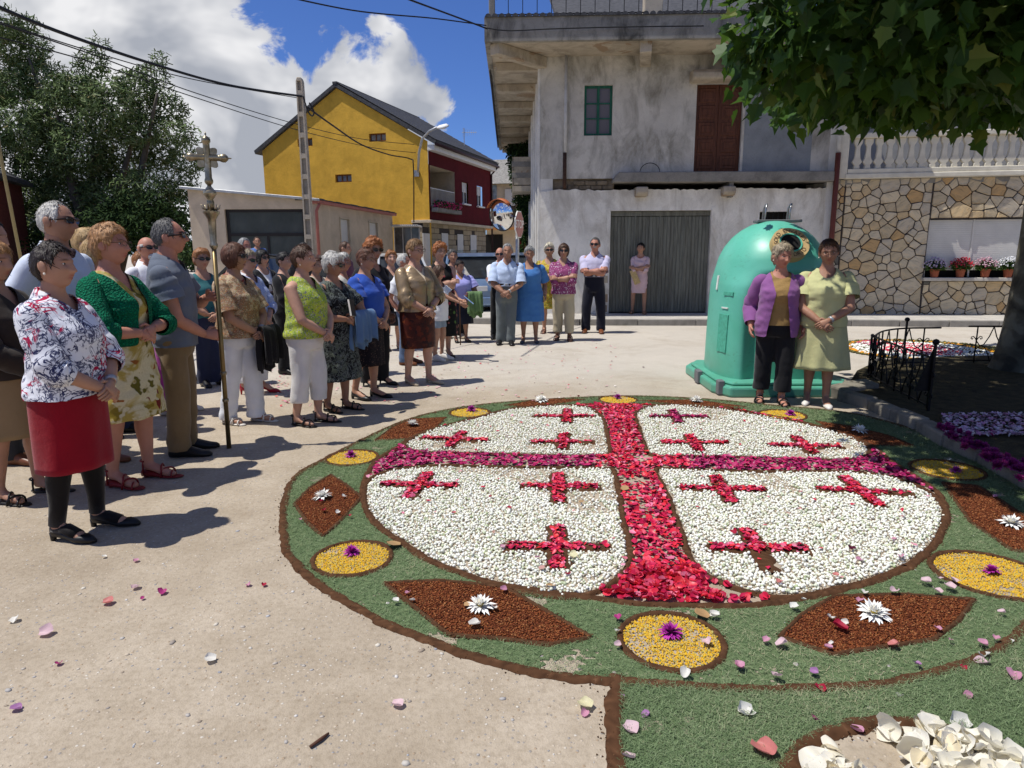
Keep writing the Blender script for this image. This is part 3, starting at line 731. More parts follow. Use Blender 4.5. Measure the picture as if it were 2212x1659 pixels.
# roof tiles edge, terrace rail, slate roof behind
for i in range(62):
 m = MB(); x = -1.12 + i * .135
 m.prism([(x, 6.10), (x + .03, 6.15), (x + .07, 6.165), (x + .11, 6.15), (x + .135, 6.10)], 'y', -1.30, -.9); m.build('roof_tile', M_slate, GH)
rail = MB(); rail.box((-1.0, -1.0, 6.22), (6.9, -.98, 6.24)); rail.build('terrace_rail', M_iron, GH)
for i in range(27):
 x = -.95 + i * .29; m = MB(); m.tube([(x, -.99, 6.1), (x, -.99, 7.0)], .008, 5)
 m.tube([(x - .06, -.99, 6.5), (x - .03, -.99, 6.58), (x, -.99, 6.5), (x + .03, -.99, 6.58), (x + .06, -.99, 6.5)], .006, 4); m.build('rail_spear', M_iron, GH)
bevel(MB().box((-1.05, -1.05, 6.08), (-.93, -.93, 7.2)).build('terrace_post', M_cem, GH), .01, 1)
bevel(MB().box((2.06, -1.05, 6.08), (2.42, -.75, 7.2)).build('terrace_post', M_eave, GH), .01, 1)
MB().prism([(1.6, 6.55), (9.0, 10.2), (9.0, 10.05), (1.6, 6.40)], 'x', .6, 7.5).build('slate_roof', M_slate, GH)
MB().box((.8, 2.0, 6.08), (7.2, 9, 6.5)).build('dark_roof_gap', M_dark, GH)  # black block: shade of the gap under the slates put into its colour
# left wall, seen almost edge on, with raised ribs, side balcony
LW = MB(); LW.box((0.0, .002, 0), (.28, 12.6, 5.69)); LW.build('side_wall', M_wht, GH)
for y in (.02, 1.5, 3.4, 5.3, 8.0): bevel(MB().box((-.06, y, .1), (-.001, y + .25, 5.5)).build('wall_rib', M_wht, GH), .01, 1)
m = MB(); m.box((-.62, 6.6, 3.45), (-.002, 9.4, 3.62)); m.box((-.62, 6.6, 3.65), (-.56, 9.4, 4.5)); m.box((-.62, 6.6, 3.65), (-.002, 6.66, 4.5)); m.build('side_balcony', M_eave, GH)
for z in (3.86, 4.2): MB().box((-.635, 6.585, z), (-.002, 6.60, z + .16)).build('balcony_band', M_cem, GH)
MB().box((0.28, 12.0, 0), (6.5, 12.6, 5.69)).build('rear_wall', M_gup, GH)
MB().box((6.2, .3, 0), (6.5, 12.6, 5.69)).build('party_wall', M_gup, GH)
# corner damage patch, corner stones by the garage
for x, z, w, h in ((1.36, .80, .10, .18), (1.475, .82, .09, .18), (1.38, .60, .10, .16), (1.47, .38, .10, .2), (1.36, .36, .09, .2), (1.40, .15, .16, .18)):
 bevel(MB().box((x, -.048, z), (x + w, .0, z + h)).build('corner_stone', M_eave, GH), .012, 1)
# downpipe
pp = MB(); pp.tube([(.55, -.10, 5.69), (.55, -.08, 3.69)], .035, 10); ob = pp.build('downpipe', plain('grey_pvc', (.50, .50, .50), .5), GH, True)
pp = MB(); pp.tube([(.54, -.08, 3.69), (.54, -.08, 3.0), (.55, .06, 2.9)], .042, 10); pp.build('downpipe', plain('rusty_pipe', (.06, .03, .02), .8, .5), GH, True)
# green window
M_grn = wood('green_painted_wood', (.022, .135, .085))
M_curt = plain('grey_net_curtain', (.17, .15, .15), .9, .3, 30)
def casement(parent, x0, x1, z0, z1, y, mat, cols=2, rows=3, fr=.05, pane=M_curt, name='window'):
 w = MB(); w.box((x0, y, z0), (x1, y + .05, z0 + fr)); w.box((x0, y, z1 - fr), (x1, y + .05, z1)); w.box((x0, y, z0 + fr), (x0 + fr, y + .05, z1 - fr)); w.box((x1 - fr, y, z0 + fr), (x1, y + .05, z1 - fr))
 wi = w.build(name, mat, parent)
 cw = (x1 - x0 - 2 * fr) / cols; rh = (z1 - z0 - 2 * fr) / rows
 for i in range(1, cols): MB().box((x0 + fr + i * cw - fr * .55, y - .008, z0 + fr), (x0 + fr + i * cw + fr * .55, y + .04, z1 - fr)).build('mullion', mat, wi)
 for j in range(1, rows): MB().box((x0 + fr, y + .006, z0 + fr + j * rh - .014), (x1 - fr, y + .038, z0 + fr + j * rh + .014)).build('glazing_bar', mat, wi)
 for i in range(cols):
  for j in range(rows):
   MB().box((x0 + fr + i * cw, y + .026, z0 + fr + j * rh), (x0 + fr + (i + 1) * cw, y + .034, z0 + fr + (j + 1) * rh)).build('pane', pane, wi)
 return wi
M_gpane = NT('dusty_pane', .25, .5); M_gpane.col(M_gpane.ramp(M_gpane.wave(18, 1.5, axis='X'), [(.2, (.10, .085, .085)), (.8, (.19, .165, .165))])); M_gpane = M_gpane.m
casement(GH, .963, 1.577, 4.058, 5.102, .07, M_grn, pane=M_gpane)
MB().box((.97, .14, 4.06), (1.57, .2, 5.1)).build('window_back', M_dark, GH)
# brown panelled door
M_brn = wood('brown_door_wood', (.125, .045, .024))
for s, (a, b) in enumerate(((3.41, 3.905), (3.912, 4.41))):
 d = bevel(MB().box((a, .08, 3.26), (b, .13, 5.095)).build('door_leaf', M_brn, GH), .005, 1)
 for j in range(5):
  z = 3.33 + j * .35; q = MB(); q.box((a + .07, .062, z), (b - .07, .085, z + .29)); bevel(q.build('door_panel', M_brn, d), .02, 1)
  q = MB(); q.box((a + .13, .05, z + .07), (b - .13, .068, z + .22)); bevel(q.build('door_panel', M_brn, d), .012, 1)
bevel(MB().prism([(-.42, 5.13), (-.36, 5.10), (0, 5.10), (0, 5.34), (-.30, 5.32), (-.42, 5.24)], 'x', 3.22, 4.75).build('door_canopy', M_eave, GH), .03, 2)
MB().box((4.47, -.006, 3.24), (5.95, .02, 5.69)).build('cement_patch', plaster('blue_grey_cement', (.27, .29, .31), (.12, .12, .12), .35), GH)
hoop = MB(); hoop.tube([(2.42 + .22 * math.cos(a), -.12, 3.25 + .2 * math.sin(a)) for a in np.linspace(0, math.pi, 12)], .008, 5); hoop.build('iron_hoop', M_iron, GH)
# garage door: boards
M_gar = NT('weathered_green_boards', .75, .2); _v = M_gar.map(scale=(9, 9, .8))
M_gar.col(M_gar.mix(M_gar.rnd(), M_gar.ramp(M_gar.noise(2, 6, .7, .4, _v), [(.3, (.085, .088, .072)), (.55, (.185, .188, .155)), (.8, (.25, .245, .205))]), M_gar.ramp(M_gar.noise(2, 6, .7, .4, _v), [(.3, (.075, .072, .058)), (.55, (.155, .155, .128)), (.8, (.22, .21, .18))]))); M_gar = M_gar.m
gd = MB(); gd.box((1.592, .10, .13), (3.835, .14, 2.43)); gdo = gd.build('garage_door', M_dark, GH)
x = 1.62; leafw = .555
bd = None
for L in range(4):
 x0 = 1.605 + L * .559
 for k in range(7):
  w = .0765
  q = MB(); q.box((x0 + k * .0785 + .001, .068, .15), (x0 + k * .0785 + w, .10, 2.31)); bevel(q.build('door_board', M_gar, gdo), .006, 1)
 bevel(MB().box((x0 - .018, .052, .14), (x0 + .012, .099, 2.32)).build('door_stile', M_gar, gdo), .005, 1)
bevel(MB().box((1.6, .045, 2.32), (3.83, .10, 2.425)).build('door_rail', M_gar, gdo), .006, 1)
for x0, x1 in ((1.50, 1.588), (3.84, 3.93)): MB().box((x0, -.045, .13), (x1, .16, 2.50)).build('door_jamb', M_glo, GH)
MB().box((4.915, .1, 2.0), (5.55, .13, 2.39)).build('vent_window', M_dark, GH)
for i in range(5): MB().box((4.98 + i * .12, .02, 2.0), (5.0 + i * .12, .04, 2.39)).build('vent_bar', M_iron, GH)

for ch in GH.children:
 if ch.type == 'MESH' and ch.data.users == 1:
  for v_ in ch.data.vertices: v_.co.x -= .036 * max(0, v_.co.y - .3)
# ================================================================ stone clad house
SH = thing('stone_house', 'house clad in irregular sandstone slabs with white balustrade terrace', 'house', (7.1, 15.35, 0), R(-9))
M_mort = plain('dark_mortar', (.065, .054, .05), .95, .3, 20)
def stone_mat():
 t = NT('sandstone_slab', .82, .25); r = t.rnd(); v = t.map(scale=(1, 1, 6.5))
 bed = t.noise(3.2, 7, .62, .7, v)
 hue = t.ramp(r, [(0, (.47, .41, .31)), (.2, (.55, .50, .41)), (.42, (.46, .43, .38)), (.6, (.52, .42, .28)), (.74, (.58, .52, .41)), (.90, (.47, .33, .18)), (.955, (.52, .47, .38)), (.985, (.13, .135, .135)), (1, (.14, .14, .14))], 'CONSTANT')
 c = t.mix(1, hue, t.ramp(bed, [(.3, (.74, .69, .61)), (.5, (1.12, 1.05, .93)), (.72, (1.28, 1.10, .84))]), 'MULTIPLY')
 c = t.mix(t.ramp(t.noise(2.2, 5, .6, 1.0), [(.56, 0.), (.72, .55)]), c, (.48, .29, .11))
 t.col(c); t.bump(t.math('ADD', bed, t.math('MULTIPLY', t.noise(25, 4), .4)), .6, .02); return t.m
M_stone = stone_mat()
wall_holes(.0, 7.5, -.2, 3.10, [(2.045, 4.35, .94, 2.19)], 0, .16, M_mort, 'mortar_wall', SH)
def clip_poly(P, a, n):
 out = []
 for i in range(len(P)):
  p, q = P[i], P[(i + 1) % len(P)]; dp, dq = (p - a) @ n, (q - a) @ n
  if dp <= 0: out.append(p)
  if (dp < 0) != (dq < 0) and dp != dq: out.append(p + (q - p) * dp / (dp - dq))
 return out
def stones():
 rg = np.random.default_rng(12); pts = []
 # dart throwing with uneven spacing; three fields so that joints run along the window edges and the corner line
 def field(x0, x1, z0, z1, holes=()):
  S = []
  for _ in range(9000):
   p = np.array([rg.uniform(x0, x1), rg.uniform(z0, z1)]); r = rg.choice([.13, .17, .22, .27])
   if all(np.hypot(*((p - q) * np.array([.92, 1.12]))) > (r + s) * .56 for q, s in S): S.append((p, r))
  cells = []
  C = [s[0] for s in S]
  for i, p in enumerate(C):
   P = [np.array(q) for q in ((x0, z0), (x1, z0), (x1, z1), (x0, z1))]
   for j, q in enumerate(C):
    if j == i: continue
    d = q - p; L = np.hypot(*d)
    if L > 1.0: continue
    n = d / L; n = n + rg.normal(size=2) * .0; mid = p + d * (S[i][1] / (S[i][1] + S[j][1]))
    P = clip_poly(P, mid, n)
    if len(P) < 3: break
   if len(P) >= 3: cells.append((p, np.array(P)))
  return cells
 cells = field(.03, .245, -.05, 3.06) + field(.265, 2.03, -.05, 3.06) + field(2.05, 6.2, 2.205, 3.06) + field(2.05, 6.2, -.05, .86) + field(4.37, 6.2, .86, 2.2)
 for c, P in cells:
  if poly_area(P) < .004: continue
  c = P.mean(0); gap = .0085
  # inset along edge normals, drop tiny corners, round the corners once
  n = len(P); Q = []
  for i in range(n):
   a, b = P[i - 1], P[i]; d = P[(i + 1) % n]
   e1 = (b - a) / (np.hypot(*(b - a)) + 1e-9); e2 = (d - b) / (np.hypot(*(d - b)) + 1e-9)
   n1, n2 = np.array([-e1[1], e1[0]]), np.array([-e2[1], e2[0]]); k = 1 + n1 @ n2
   if k < .25: k = .25
   Q.append(b + (n1 + n2) / k * gap)
  Q = np.array(Q)
  if poly_area(Q) < .003: continue
  RQ = []
  for i in range(len(Q)):
   a, b, d = Q[i - 1], Q[i], Q[(i + 1) % len(Q)]
   RQ += [b + (a - b) * .10 + rg.normal(size=2) * .003, b + (a + d - 2 * b) * .018, b + (d - b) * .10 + rg.normal(size=2) * .003]
  Q = np.array(RQ) - c
  ang = rg.uniform(-.9, .9); ca, sa = math.cos(ang), math.sin(ang)
  Q = np.c_[Q[:, 0] * ca + Q[:, 1] * sa, -Q[:, 0] * sa + Q[:, 1] * ca]
  d = rg.uniform(.016, .036); k = len(Q); tx, tz = rg.normal(size=2) * .05
  V = [(q[0], 0.002, q[1]) for q in Q] + [(q[0] * .985, -d * .75 + q[0] * tx + q[1] * tz, q[1] * .985) for q in Q] + [(q[0] * .90, -d + q[0] * tx + q[1] * tz, q[1] * .90) for q in Q]
  F = [(i, (i + 1) % k, k + (i + 1) % k, k + i) for i in range(k)] + [(k + i, k + (i + 1) % k, 2 * k + (i + 1) % k, 2 * k + i) for i in range(k)] + [tuple(range(2 * k, 3 * k))]
  o = mesh('wall_stone', V, F, M_stone, SH); o.location = (c[0], 0, c[1]); o.rotation_euler = (0, -ang, 0)
stones()
M_balu = plain('cream_balustrade', (.64, .60, .50), .75, .12, 5, bump=.15)
bevel(MB().box((.2, -.12, 3.06), (7.5, .12, 3.17)).build('terrace_ledge', M_balu, SH), .02, 2)
bevel(MB().box((.25, -.09, 3.171), (7.5, .09, 3.27)).build('bottom_rail', M_balu, SH), .015, 2)
bevel(MB().box((.22, -.12, 3.90), (7.5, .12, 4.01)).build('top_rail', M_balu, SH), .02, 2)
bevel(MB().box((.02, -.10, 3.07), (.24, .14, 4.25)).build('corner_pillar', M_balu, SH), .012, 1)
# flat pierced balusters: outline extruded
half = [(.062, 0), (.062, .055), (.044, .075), (.094, .135), (.098, .16), (.066, .215), (.058, .25), (.05, .32), (.042, .40), (.044, .47), (.078, .53), (.084, .555), (.084, .63)]
pro = [(x, z) for x, z in half] + [(-x, z) for x, z in half[::-1]]
bal = MB().prism([(x, 3.27 + z) for x, z in pro], 'y', -.045, .045).build('baluster', M_balu, SH); bevel(bal, .01, 1); bal.location = (.44, 0, 0)
for i in range(1, 31):
 c = bal.copy(); COL.objects.link(c); c.location = (.44 + i * .2172, 0, 0)
M_gw = plaster('grey_terrace_wall', (.42, .41, .39), (.2, .2, .2), .2)  # grey render, faintly stained
MB().box((.1, 1.5, 3.0), (7.5, 1.7, 7.2)).build('terrace_back_wall', M_gw, SH)
MB().box((.0, -.02, 2.95), (7.5, 1.6, 3.06)).build('terrace_floor', M_cem, SH)
MB().box((-.12, .05, -.2), (.02, 1.6, 6.0)).build('end_wall', M_wht, SH)
MB().box((0, .2, -.2), (7.5, 8, 3.0)).build('house_body', M_mort, SH)
MB().box((-.1, 1.7, 3.0), (7.5, 8, 6.4)).build('upper_storey', M_gw, SH)
# window with roller shutter, sill
M_shut = plain('white_shutter', (.63, .61, .57), .55, .06, 4)
sh = MB().box((2.05, .10, .945), (4.34, .14, 2.185)).build('window', M_dark, SH)
for i in range(23):
 z = 1.13 + i * .0455; q = MB().box((2.06, .066, z), (4.33, .095, z + .0448)); bevel(q.build('shutter_slat', M_shut, sh), .003, 1)
for x in (2.05, 2.95, 4.31): MB().box((x, .05, .95), (x + .035, .098, 2.18)).build('window_frame', M_shut, sh)
bevel(MB().box((2.05, .045, 1.095), (4.34, .097, 1.13)).build('shutter_foot', M_shut, sh), .006, 1)
bevel(MB().box((1.99, -.17, .865), (4.45, .05, .938)).build('window_sill', plain('sill_stone', (.50, .46, .40), .8, .2, 10), SH), .012, 2)
# downpipe in the gap between the houses: grey above, red brown below
q = MB(); q.tube([A(1819, 200, 15.22), A(1811, 330, 15.22)], .05, 10); tag(q.build('downpipe', MATS['grey_pvc'], None, True), 'grey and red brown drainpipe between the derelict and the stone house', 'drainpipe')
dp = bpy.data.objects['downpipe.002'] if 'downpipe.002' in bpy.data.objects else COL.objects[-1]
q = MB(); q.tube([A(1811, 330, 15.20), A(1796, 520, 15.20), A(1788, 670, 15.20)], .055, 10); q.build('pipe_lower', plain('red_brown_pipe', (.14, .035, .022), .5), dp, True)

# ================================================================ yellow and red house
YH = thing('yellow_house', 'tall ochre yellow gabled house with dark red street front and slate roof', 'house', (-3.245, 27.5, 0), R(-17.45))
M_yel2 = plaster('ochre_render', (.74, .43, .06), (.52, .29, .04), .35, None, .9, bump=.5)
M_redw = plaster('oxblood_render', (.105, .008, .012), (.07, .006, .008), .3)
M_crm = plaster('cream_render', (.62, .52, .38), (.4, .33, .24), .25)
M_whi = plain('white_paint', (.74, .73, .70), .6, .05)
def gable_wall(x0, x1, zb, ze, xa, za, y, holes, mat, parent):
 m = MB(); xs = sorted({x0, x1, xa, *[h[0] for h in holes], *[h[1] for h in holes]})
 top = lambda x: ze + (za - ze) * (1 - abs(x - xa) / ((xa - x0) if x < xa else (x1 - xa)))
 for a, b in zip(xs[:-1], xs[1:]):
  c = (a + b) / 2; hs = sorted([h for h in holes if h[0] < c < h[1]], key=lambda h: h[2]); z = zb
  for h in hs:
   m.add([(a, y, z), (b, y, z), (b, y, h[2]), (a, y, h[2])], [(0, 1, 2, 3)]); z = h[3]
  m.add([(a, y, z), (b, y, z), (b, y, top(b)), (a, y, top(a))], [(0, 1, 2, 3)])
 for a, b, c, d in holes:
  m.add([(a, y, c), (b, y, c), (b, y, d), (a, y, d), (a, y + .15, c), (b, y + .15, c), (b, y + .15, d), (a, y + .15, d)], [(0, 4, 5, 1), (1, 5, 6, 2), (2, 6, 7, 3), (3, 7, 4, 0)])
 return m.build('gable_wall', mat, parent)
yw = [(-5.87, -5.16, 5.88, 6.19), (-2.54, -1.79, 5.90, 6.21), (-4.18, -3.42, 4.39, 4.70)]
gable_wall(-7.62, -.0, 0, 5.80, -3.9, 8.02, 0, yw + [(-.76, -.004, -.02, 2.72)], M_yel2, YH)
M_orw = wood('orange_window_wood', (.22, .085, .02))
for a, b, c, d in yw: casement(YH, a + .01, b - .01, c + .01, d - .01, .09, M_orw, 3, 1, .035, glass('pale_window_glass', (.10, .10, .10)))
L = 7.45
# roof: two slate slopes with thickness, ridge cap
ez = .03
m = MB(); m.prism([(.35, 5.66), (-3.9, 8.05), (-3.9, 8.20), (.40, 5.80)], 'y', -.12, L + .1); m.build('roof_slope', M_slate, YH)
m = MB(); m.prism([(-7.9, 5.66), (-3.9, 8.05), (-3.9, 8.20), (-7.95, 5.80)], 'y', -.12, L + .1); m.build('roof_slope', M_slate, YH)
for r_ in range(14):
 for s in (0,):
  x0 = .42 - r_ * .305; z0 = 5.80 + r_ * .1718
  bevel(MB().prism([(x0, z0 + .012), (x0 - .33, z0 + .197), (x0 - .33, z0 + .212), (x0, z0 + .042)], 'y', -.13, L + .11).build('slate_course', M_slate, YH), .004, 1)
MB().box((-4.0, -.14, 8.16), (-3.8, L + .12, 8.24)).build('ridge_cap', M_slate, YH)
# red front: plane x = 0, recess for the balcony
m = MB(); holes = [(.12, 2.70, 3.30, 4.92), (3.55, 4.29, 3.68, 4.60), (5.43, 6.15, 3.68, 4.60)]
fr = wall_holes(0, L, 2.82, 5.62, holes, 0, .0, M_redw, 'red_front', YH); fr.rotation_euler = (0, 0, R(90)); fr.location = (.012, 0, 0)
bevel(MB().box((.0, -.05, 5.45), (.30, L + .05, 5.66)).build('eave_cornice', M_whi, YH), .02, 2)
gt = MB(); gt.tube([(.40, -.1, 5.66), (.40, L + .1, 5.66)], .06, 8); gt.build('gutter', plain('dark_gutter', (.05, .02, .02), .5), YH, True)
gt = MB(); gt.tube([(.36, L, 5.62), (.06, L - .02, 5.3), (.06, L - .02, 0)], .045, 8); gt.build('downpipe', MATS['dark_gutter'], YH, True)
# balcony recess walls, rail, planter
m = MB(); m.box((-1.5, .13, 3.28), (-1.45, 2.69, 4.95)); m.box((-1.45, .10, 3.28), (.0, .13, 4.95)); m.box((-1.45, 2.69, 3.28), (.0, 2.73, 4.95)); m.box((-1.45, .13, 3.26), (0, 2.69, 3.29)); m.box((-1.45, .13, 4.92), (0, 2.69, 4.95)); m.build('balcony_recess', M_crm, YH)
MB().box((-1.44, 1.0, 3.3), (-1.40, 1.9, 4.8)).build('balcony_door', glass('dark_window_glass', (.03, .03, .03)), YH)
for z in (3.36, 4.05): MB().box((-.02, .14, z), (.0, 2.68, z + .03)).build('balcony_rail', M_whi, YH)
for i in range(20): MB().box((-.015, .22 + i * .127, 3.39), (-.003, .235 + i * .127, 4.05)).build('rail_bar', M_whi, YH)
bevel(MB().box((.02, .15, 3.14), (.30, 2.75, 3.30)).build('planter_ledge', M_cem, YH), .01, 1)
for a, b, c, d in holes[1:]:
 wf = casement(YH, 0, b - a, c, d, 0, M_whi, 2, 1, .05, glass('dark_window_glass')); wf.rotation_euler = (0, 0, R(90)); wf.location = (-.06, a, 0)
 wi = MB()
 for k in range(9): wi.box((-.09, a + .02, d - .05 - k * .045), (-.07, b - .02, d - .008 - k * .045))
 wi.build('roller_shutter', M_shut, YH)
 bevel(MB().box((-.05, a - .08, c - .06), (.14, b + .08, c)).build('window_sill', M_whi, YH), .008, 1)
MB().box((-7.6, .02, 0), (-7.4, L, 5.7)).build('side_wall', M_yel2, YH)
MB().box((-7.4, L - .2, 0), (-.8, L, 5.8)).build('rear_wall', M_yel2, YH)
# ground floor: stone blocks, set back under the red storey
M_blk = NT('buff_stone_block', .85, .2); M_blk.col(M_blk.ramp(M_blk.rnd(), [(0, (.36, .29, .19)), (.5, (.44, .36, .25)), (1, (.31, .25, .16))])); M_blk.bump(M_blk.noise(14, 5), .5, .01); M_blk = M_blk.m
MB().box((-.75, -.01, 0), (-.31, L, 2.79)).build('ground_floor', M_mort, YH)
bevel(MB().box((-.76, -.10, 2.70), (.10, L, 2.815)).build('storey_band', M_crm, YH), .01, 1)
gh = [(-.10, .55, 0.0, 2.35), (1.76, 2.45, .9, 2.35), (3.55, 4.25, .9, 2.35), (5.2, 6.0, .9, 2.35)]
z = .02; row = 0
while z < 2.66:
 y = .03 - (row % 2) * .25
 while y < L - .05:
  w = random.uniform(.42, .62); a, b = max(.02, y), min(L - .02, y + w - .015)
  if b - a > .1 and not any(h[0] < (a + b) / 2 < h[1] and z < h[3] and z + .1 > h[2] for h in gh):
   bevel(MB().box((-.33, a, z), (-.285 + random.uniform(0, .015), b, z + .215)).build('stone_block', M_blk, YH), .012, 1)
  y += w
 z += .23; row += 1
for x0 in (-.74, -.52):
 for k in range(11): bevel(MB().box((x0, -.035, .03 + k * .235), (x0 + .2, 0.02, .25 + k * .235)).build('stone_block', M_blk, YH), .012, 1)
for a, b, c, d in gh[1:]:
 MB().box((-.30, a, c), (-.27, b, d)).build('window', glass('pale_window_glass'), YH)
 MB().box((-.268, a, c + .75), (-.25, b, d)).build('roller_shutter', M_shut, YH)
MB().box((-.30, -.08, 0), (-.26, .55, 2.3)).build('door', M_whi, YH)
# street lamp on the gable
lamp = thing('street_lamp', 'grey gooseneck street lamp fixed to the yellow gable', 'street lamp', (-3.245 - .52 * .954, 27.5 + .52 * .3 - .1, 4.6))
p0 = A(903, 372, 27.2); p1 = A(905, 330, 26.9); p2 = A(912, 300, 26.6); p3 = A(928, 283, 26.2); p4 = A(945, 275, 25.8); p5 = A(968, 272, 25.4)
lo = Vector(lamp.location)
M_galv = plain('galvanised_steel', (.42, .43, .44), .45, .15, 20, metal=.5)
q = MB(); q.tube([p - lo for p in (p0, p1, p2, p3, p4)], .045, 8); q.build('arm', M_galv, lamp, True)
hd = MB(); ax = (p5 - p4).normalized()
hd.tube([p4 - lo, p4 - lo + ax * .1, p4 - lo + ax * .4, p5 - lo], [.05, .11, .15, .05], 10, True, .5); hd.build('lamp_head', M_whi, lamp, True)
MB().box((-.1, -.02, -.12), (.12, .12, .12)).build('bracket', M_galv, lamp)

# ================================================================ low garage building
LB = thing('garage_building', 'low buff rendered garage building with sloping roof and wide dark glazed front', 'garage', (-5.46, 19.5, 0))
M_buf = plaster('buff_render', (.61, .50, .37), (.50, .40, .29), .25, bump=.25)
M_pink = plain('pink_pipe', (.40, .14, .11), .6)
top = lambda x: 2.97 - x * .0917
m = MB(); wx0, wx1 = -2.62, -.37
m.add([(-3.6, 0, 0), (wx0, 0, 0), (wx0, 0, top(wx0)), (-3.6, 0, top(-3.6))], [(0, 1, 2, 3)]); m.add([(wx1, 0, 0), (0, 0, 0), (0, 0, top(0)), (wx1, 0, top(wx1))], [(0, 1, 2, 3)])
m.add([(wx0, 0, 2.76), (wx1, 0, 2.76), (wx1, 0, top(wx1)), (wx0, 0, top(wx0))], [(0, 1, 2, 3)])
m.add([(wx0, 0, 0), (wx0, .2, 0), (wx0, .2, 2.76), (wx0, 0, 2.76)], [(0, 1, 2, 3)]); m.add([(wx1, 0, 0), (wx1, .2, 0), (wx1, .2, 2.76), (wx1, 0, 2.76)], [(0, 1, 2, 3)]); m.add([(wx0, 0, 2.76), (wx1, 0, 2.76), (wx1, .2, 2.76), (wx0, .2, 2.76)], [(0, 1, 2, 3)])
m.build('front_wall', M_buf, LB)
MB().box((-3.6, .01, 0), (-3.4, 6, 3.1)).build('side_wall', M_buf, LB)
bevel(MB().prism([(-3.75, top(-3.75)), (.12, top(.12)), (.12, top(.12) + .07), (-3.75, top(-3.75) + .07)], 'y', -.18, 6.4).build('roof_sheet', plain('zinc_sheet', (.38, .39, .40), .45, .2, 6, metal=.4), LB), .008, 1)
M_fr = plain('dark_brown_frame', (.018, .014, .013), .5)
M_cor = NT('ribbed_glass', .35, .4); M_cor.col(M_cor.ramp(M_cor.noise(2, 3), [(.3, (.05, .062, .06)), (.7, (.085, .10, .098))])); M_cor.bump(M_cor.wave(9, 0, axis='X'), .6, .03); M_cor = M_cor.m
gw = MB(); gw.box((wx0, .08, 2.68), (wx1, .16, 2.76)); gw.box((wx0, .08, 0), (wx0 + .09, .16, 2.68)); gw.box((wx1 - .09, .08, 0), (wx1, .16, 2.68)); gw.box((wx0 + .09, .075, 2.02), (wx1 - .09, .155, 2.10)); gw.box((-1.5, .085, 0), (-1.44, .15, 2.02)); gwo = gw.build('glazed_front', M_fr, LB)
for a, b, c, d in ((wx0 + .09, wx1 - .09, 2.10, 2.68), (wx0 + .09, -1.5, 0, 2.02), (-1.44, wx1 - .09, 0, 2.02)): MB().box((a, .11, c), (b, .13, d)).build('pane', M_cor, gwo)
# wing running back along the lane
wing = math.atan2(.989, .147)
wl = wall_holes(0, 6.65, 0, 2.93, [(1.575, 2.30, .9, 2.57), (4.07, 4.91, .9, 2.57)], 0, .12, M_buf, 'lane_wall', LB); wl.rotation_euler = (0, 0, wing)
for a, b in ((1.575, 2.30), (4.07, 4.91)):
 w_ = MB(); w_.box((a + .01, .06, .9), (b - .01, .09, 2.56)); wo = w_.build('window', M_shut, LB); wo.rotation_euler = (0, 0, wing)
 for k in range(24):
  s_ = MB().box((a + .03, .045, .95 + k * .066), (b - .03, .062, 1.008 + k * .066)).build('shutter_slat', M_shut, wo)
 fr_ = MB(); fr_.box((a - .04, -.03, .86), (a, .02, 2.61)); fr_.box((b, -.03, .86), (b + .04, .02, 2.61)); fr_.box((a, -.03, 2.57), (b, .02, 2.61)); fr_ = fr_.build('window_frame', M_crm, LB); fr_.rotation_euler = (0, 0, wing)
ev = bevel(MB().box((-.1, -.14, 2.90), (6.75, .25, 2.99)).build('eave_board', M_pink, LB), .01, 1); ev.rotation_euler = (0, 0, wing)
for i in range(24):
 t_ = MB().box((-.1 + i * .285, -.17, 2.992), (.165 + i * .285, .6, 3.01 + random.uniform(0, .02))).build('roof_slate', M_slate, LB); t_.rotation_euler = (0, 0, wing)
pk = MB(); pk.tube([(.10, -.10, 2.88), (.0, -.08, 2.7), (-.0, -.06, 0)], .045, 8); pk.build('downpipe', M_pink, LB, True)
MB().box((-3.4, 5.6, 0), (.8, 6.2, 2.9)).build('rear_wall', M_buf, LB)
# porch between garage and yellow house
PO = thing('porch', 'small glazed porch with white corrugated canopy beside the yellow house', 'porch', tuple(G(800, 552)[:2]) + (0,))
PO.location = (-4.55, 26.2, 0)
bevel(MB().box((-.05, -.35, 2.50), (1.05, .9, 2.55)).build('canopy', M_shut, PO), .01, 1)
for i in range(14): MB().box((-.05 + i * .079, -.37, 2.552), (-.01 + i * .079, .9, 2.575)).build('canopy_rib', M_shut, PO)
MB().box((0, .5, 0), (1.0, .55, 2.5)).build('porch_door', glass('pale_window_glass'), PO)
for x in (0, .33, .66, .97): MB().box((x, .44, 0), (x + .03, .5, 2.5)).build('porch_frame', MATS['grey_pvc'], PO)

# ================================================================ far houses
FH = thing('cream_house', 'far cream house with slate roof and glazed corner bay beyond the red front', 'house', (-1.35, 42, 0), R(-10))
FH.location = (-1.5, 42, 0)
MB().box((0, 0, 0), (5, 6, 2.9)).build('ground_floor', M_crm, FH); MB().box((-.1, -.5, 2.9), (5, 6, 5.55)).build('upper_floor', M_crm, FH)
MB().prism([(-.9, 5.5), (2.6, 7.3), (6, 5.5)], 'x', -.4, 5.4).build('roof', plain('grey_slate_far', (.22, .21, .19), .8, .4, 10), FH)
MB().box((-.05, -.54, 3.0), (.75, -.50, 5.45)).build('glazed_bay', glass('bay_glass', (.16, .22, .28)), FH)
for x, z0, z1 in ((1.25, 3.5, 5.2), (3.0, 3.5, 5.2)):
 w = MB().box((x, -.53, z0), (x + .65, -.50, z1)).build('window', glass('dark_window_glass'), FH); MB().box((x, -.55, z0 + .75), (x + .65, -.53, z1)).build('roller_shutter', M_shut, w)
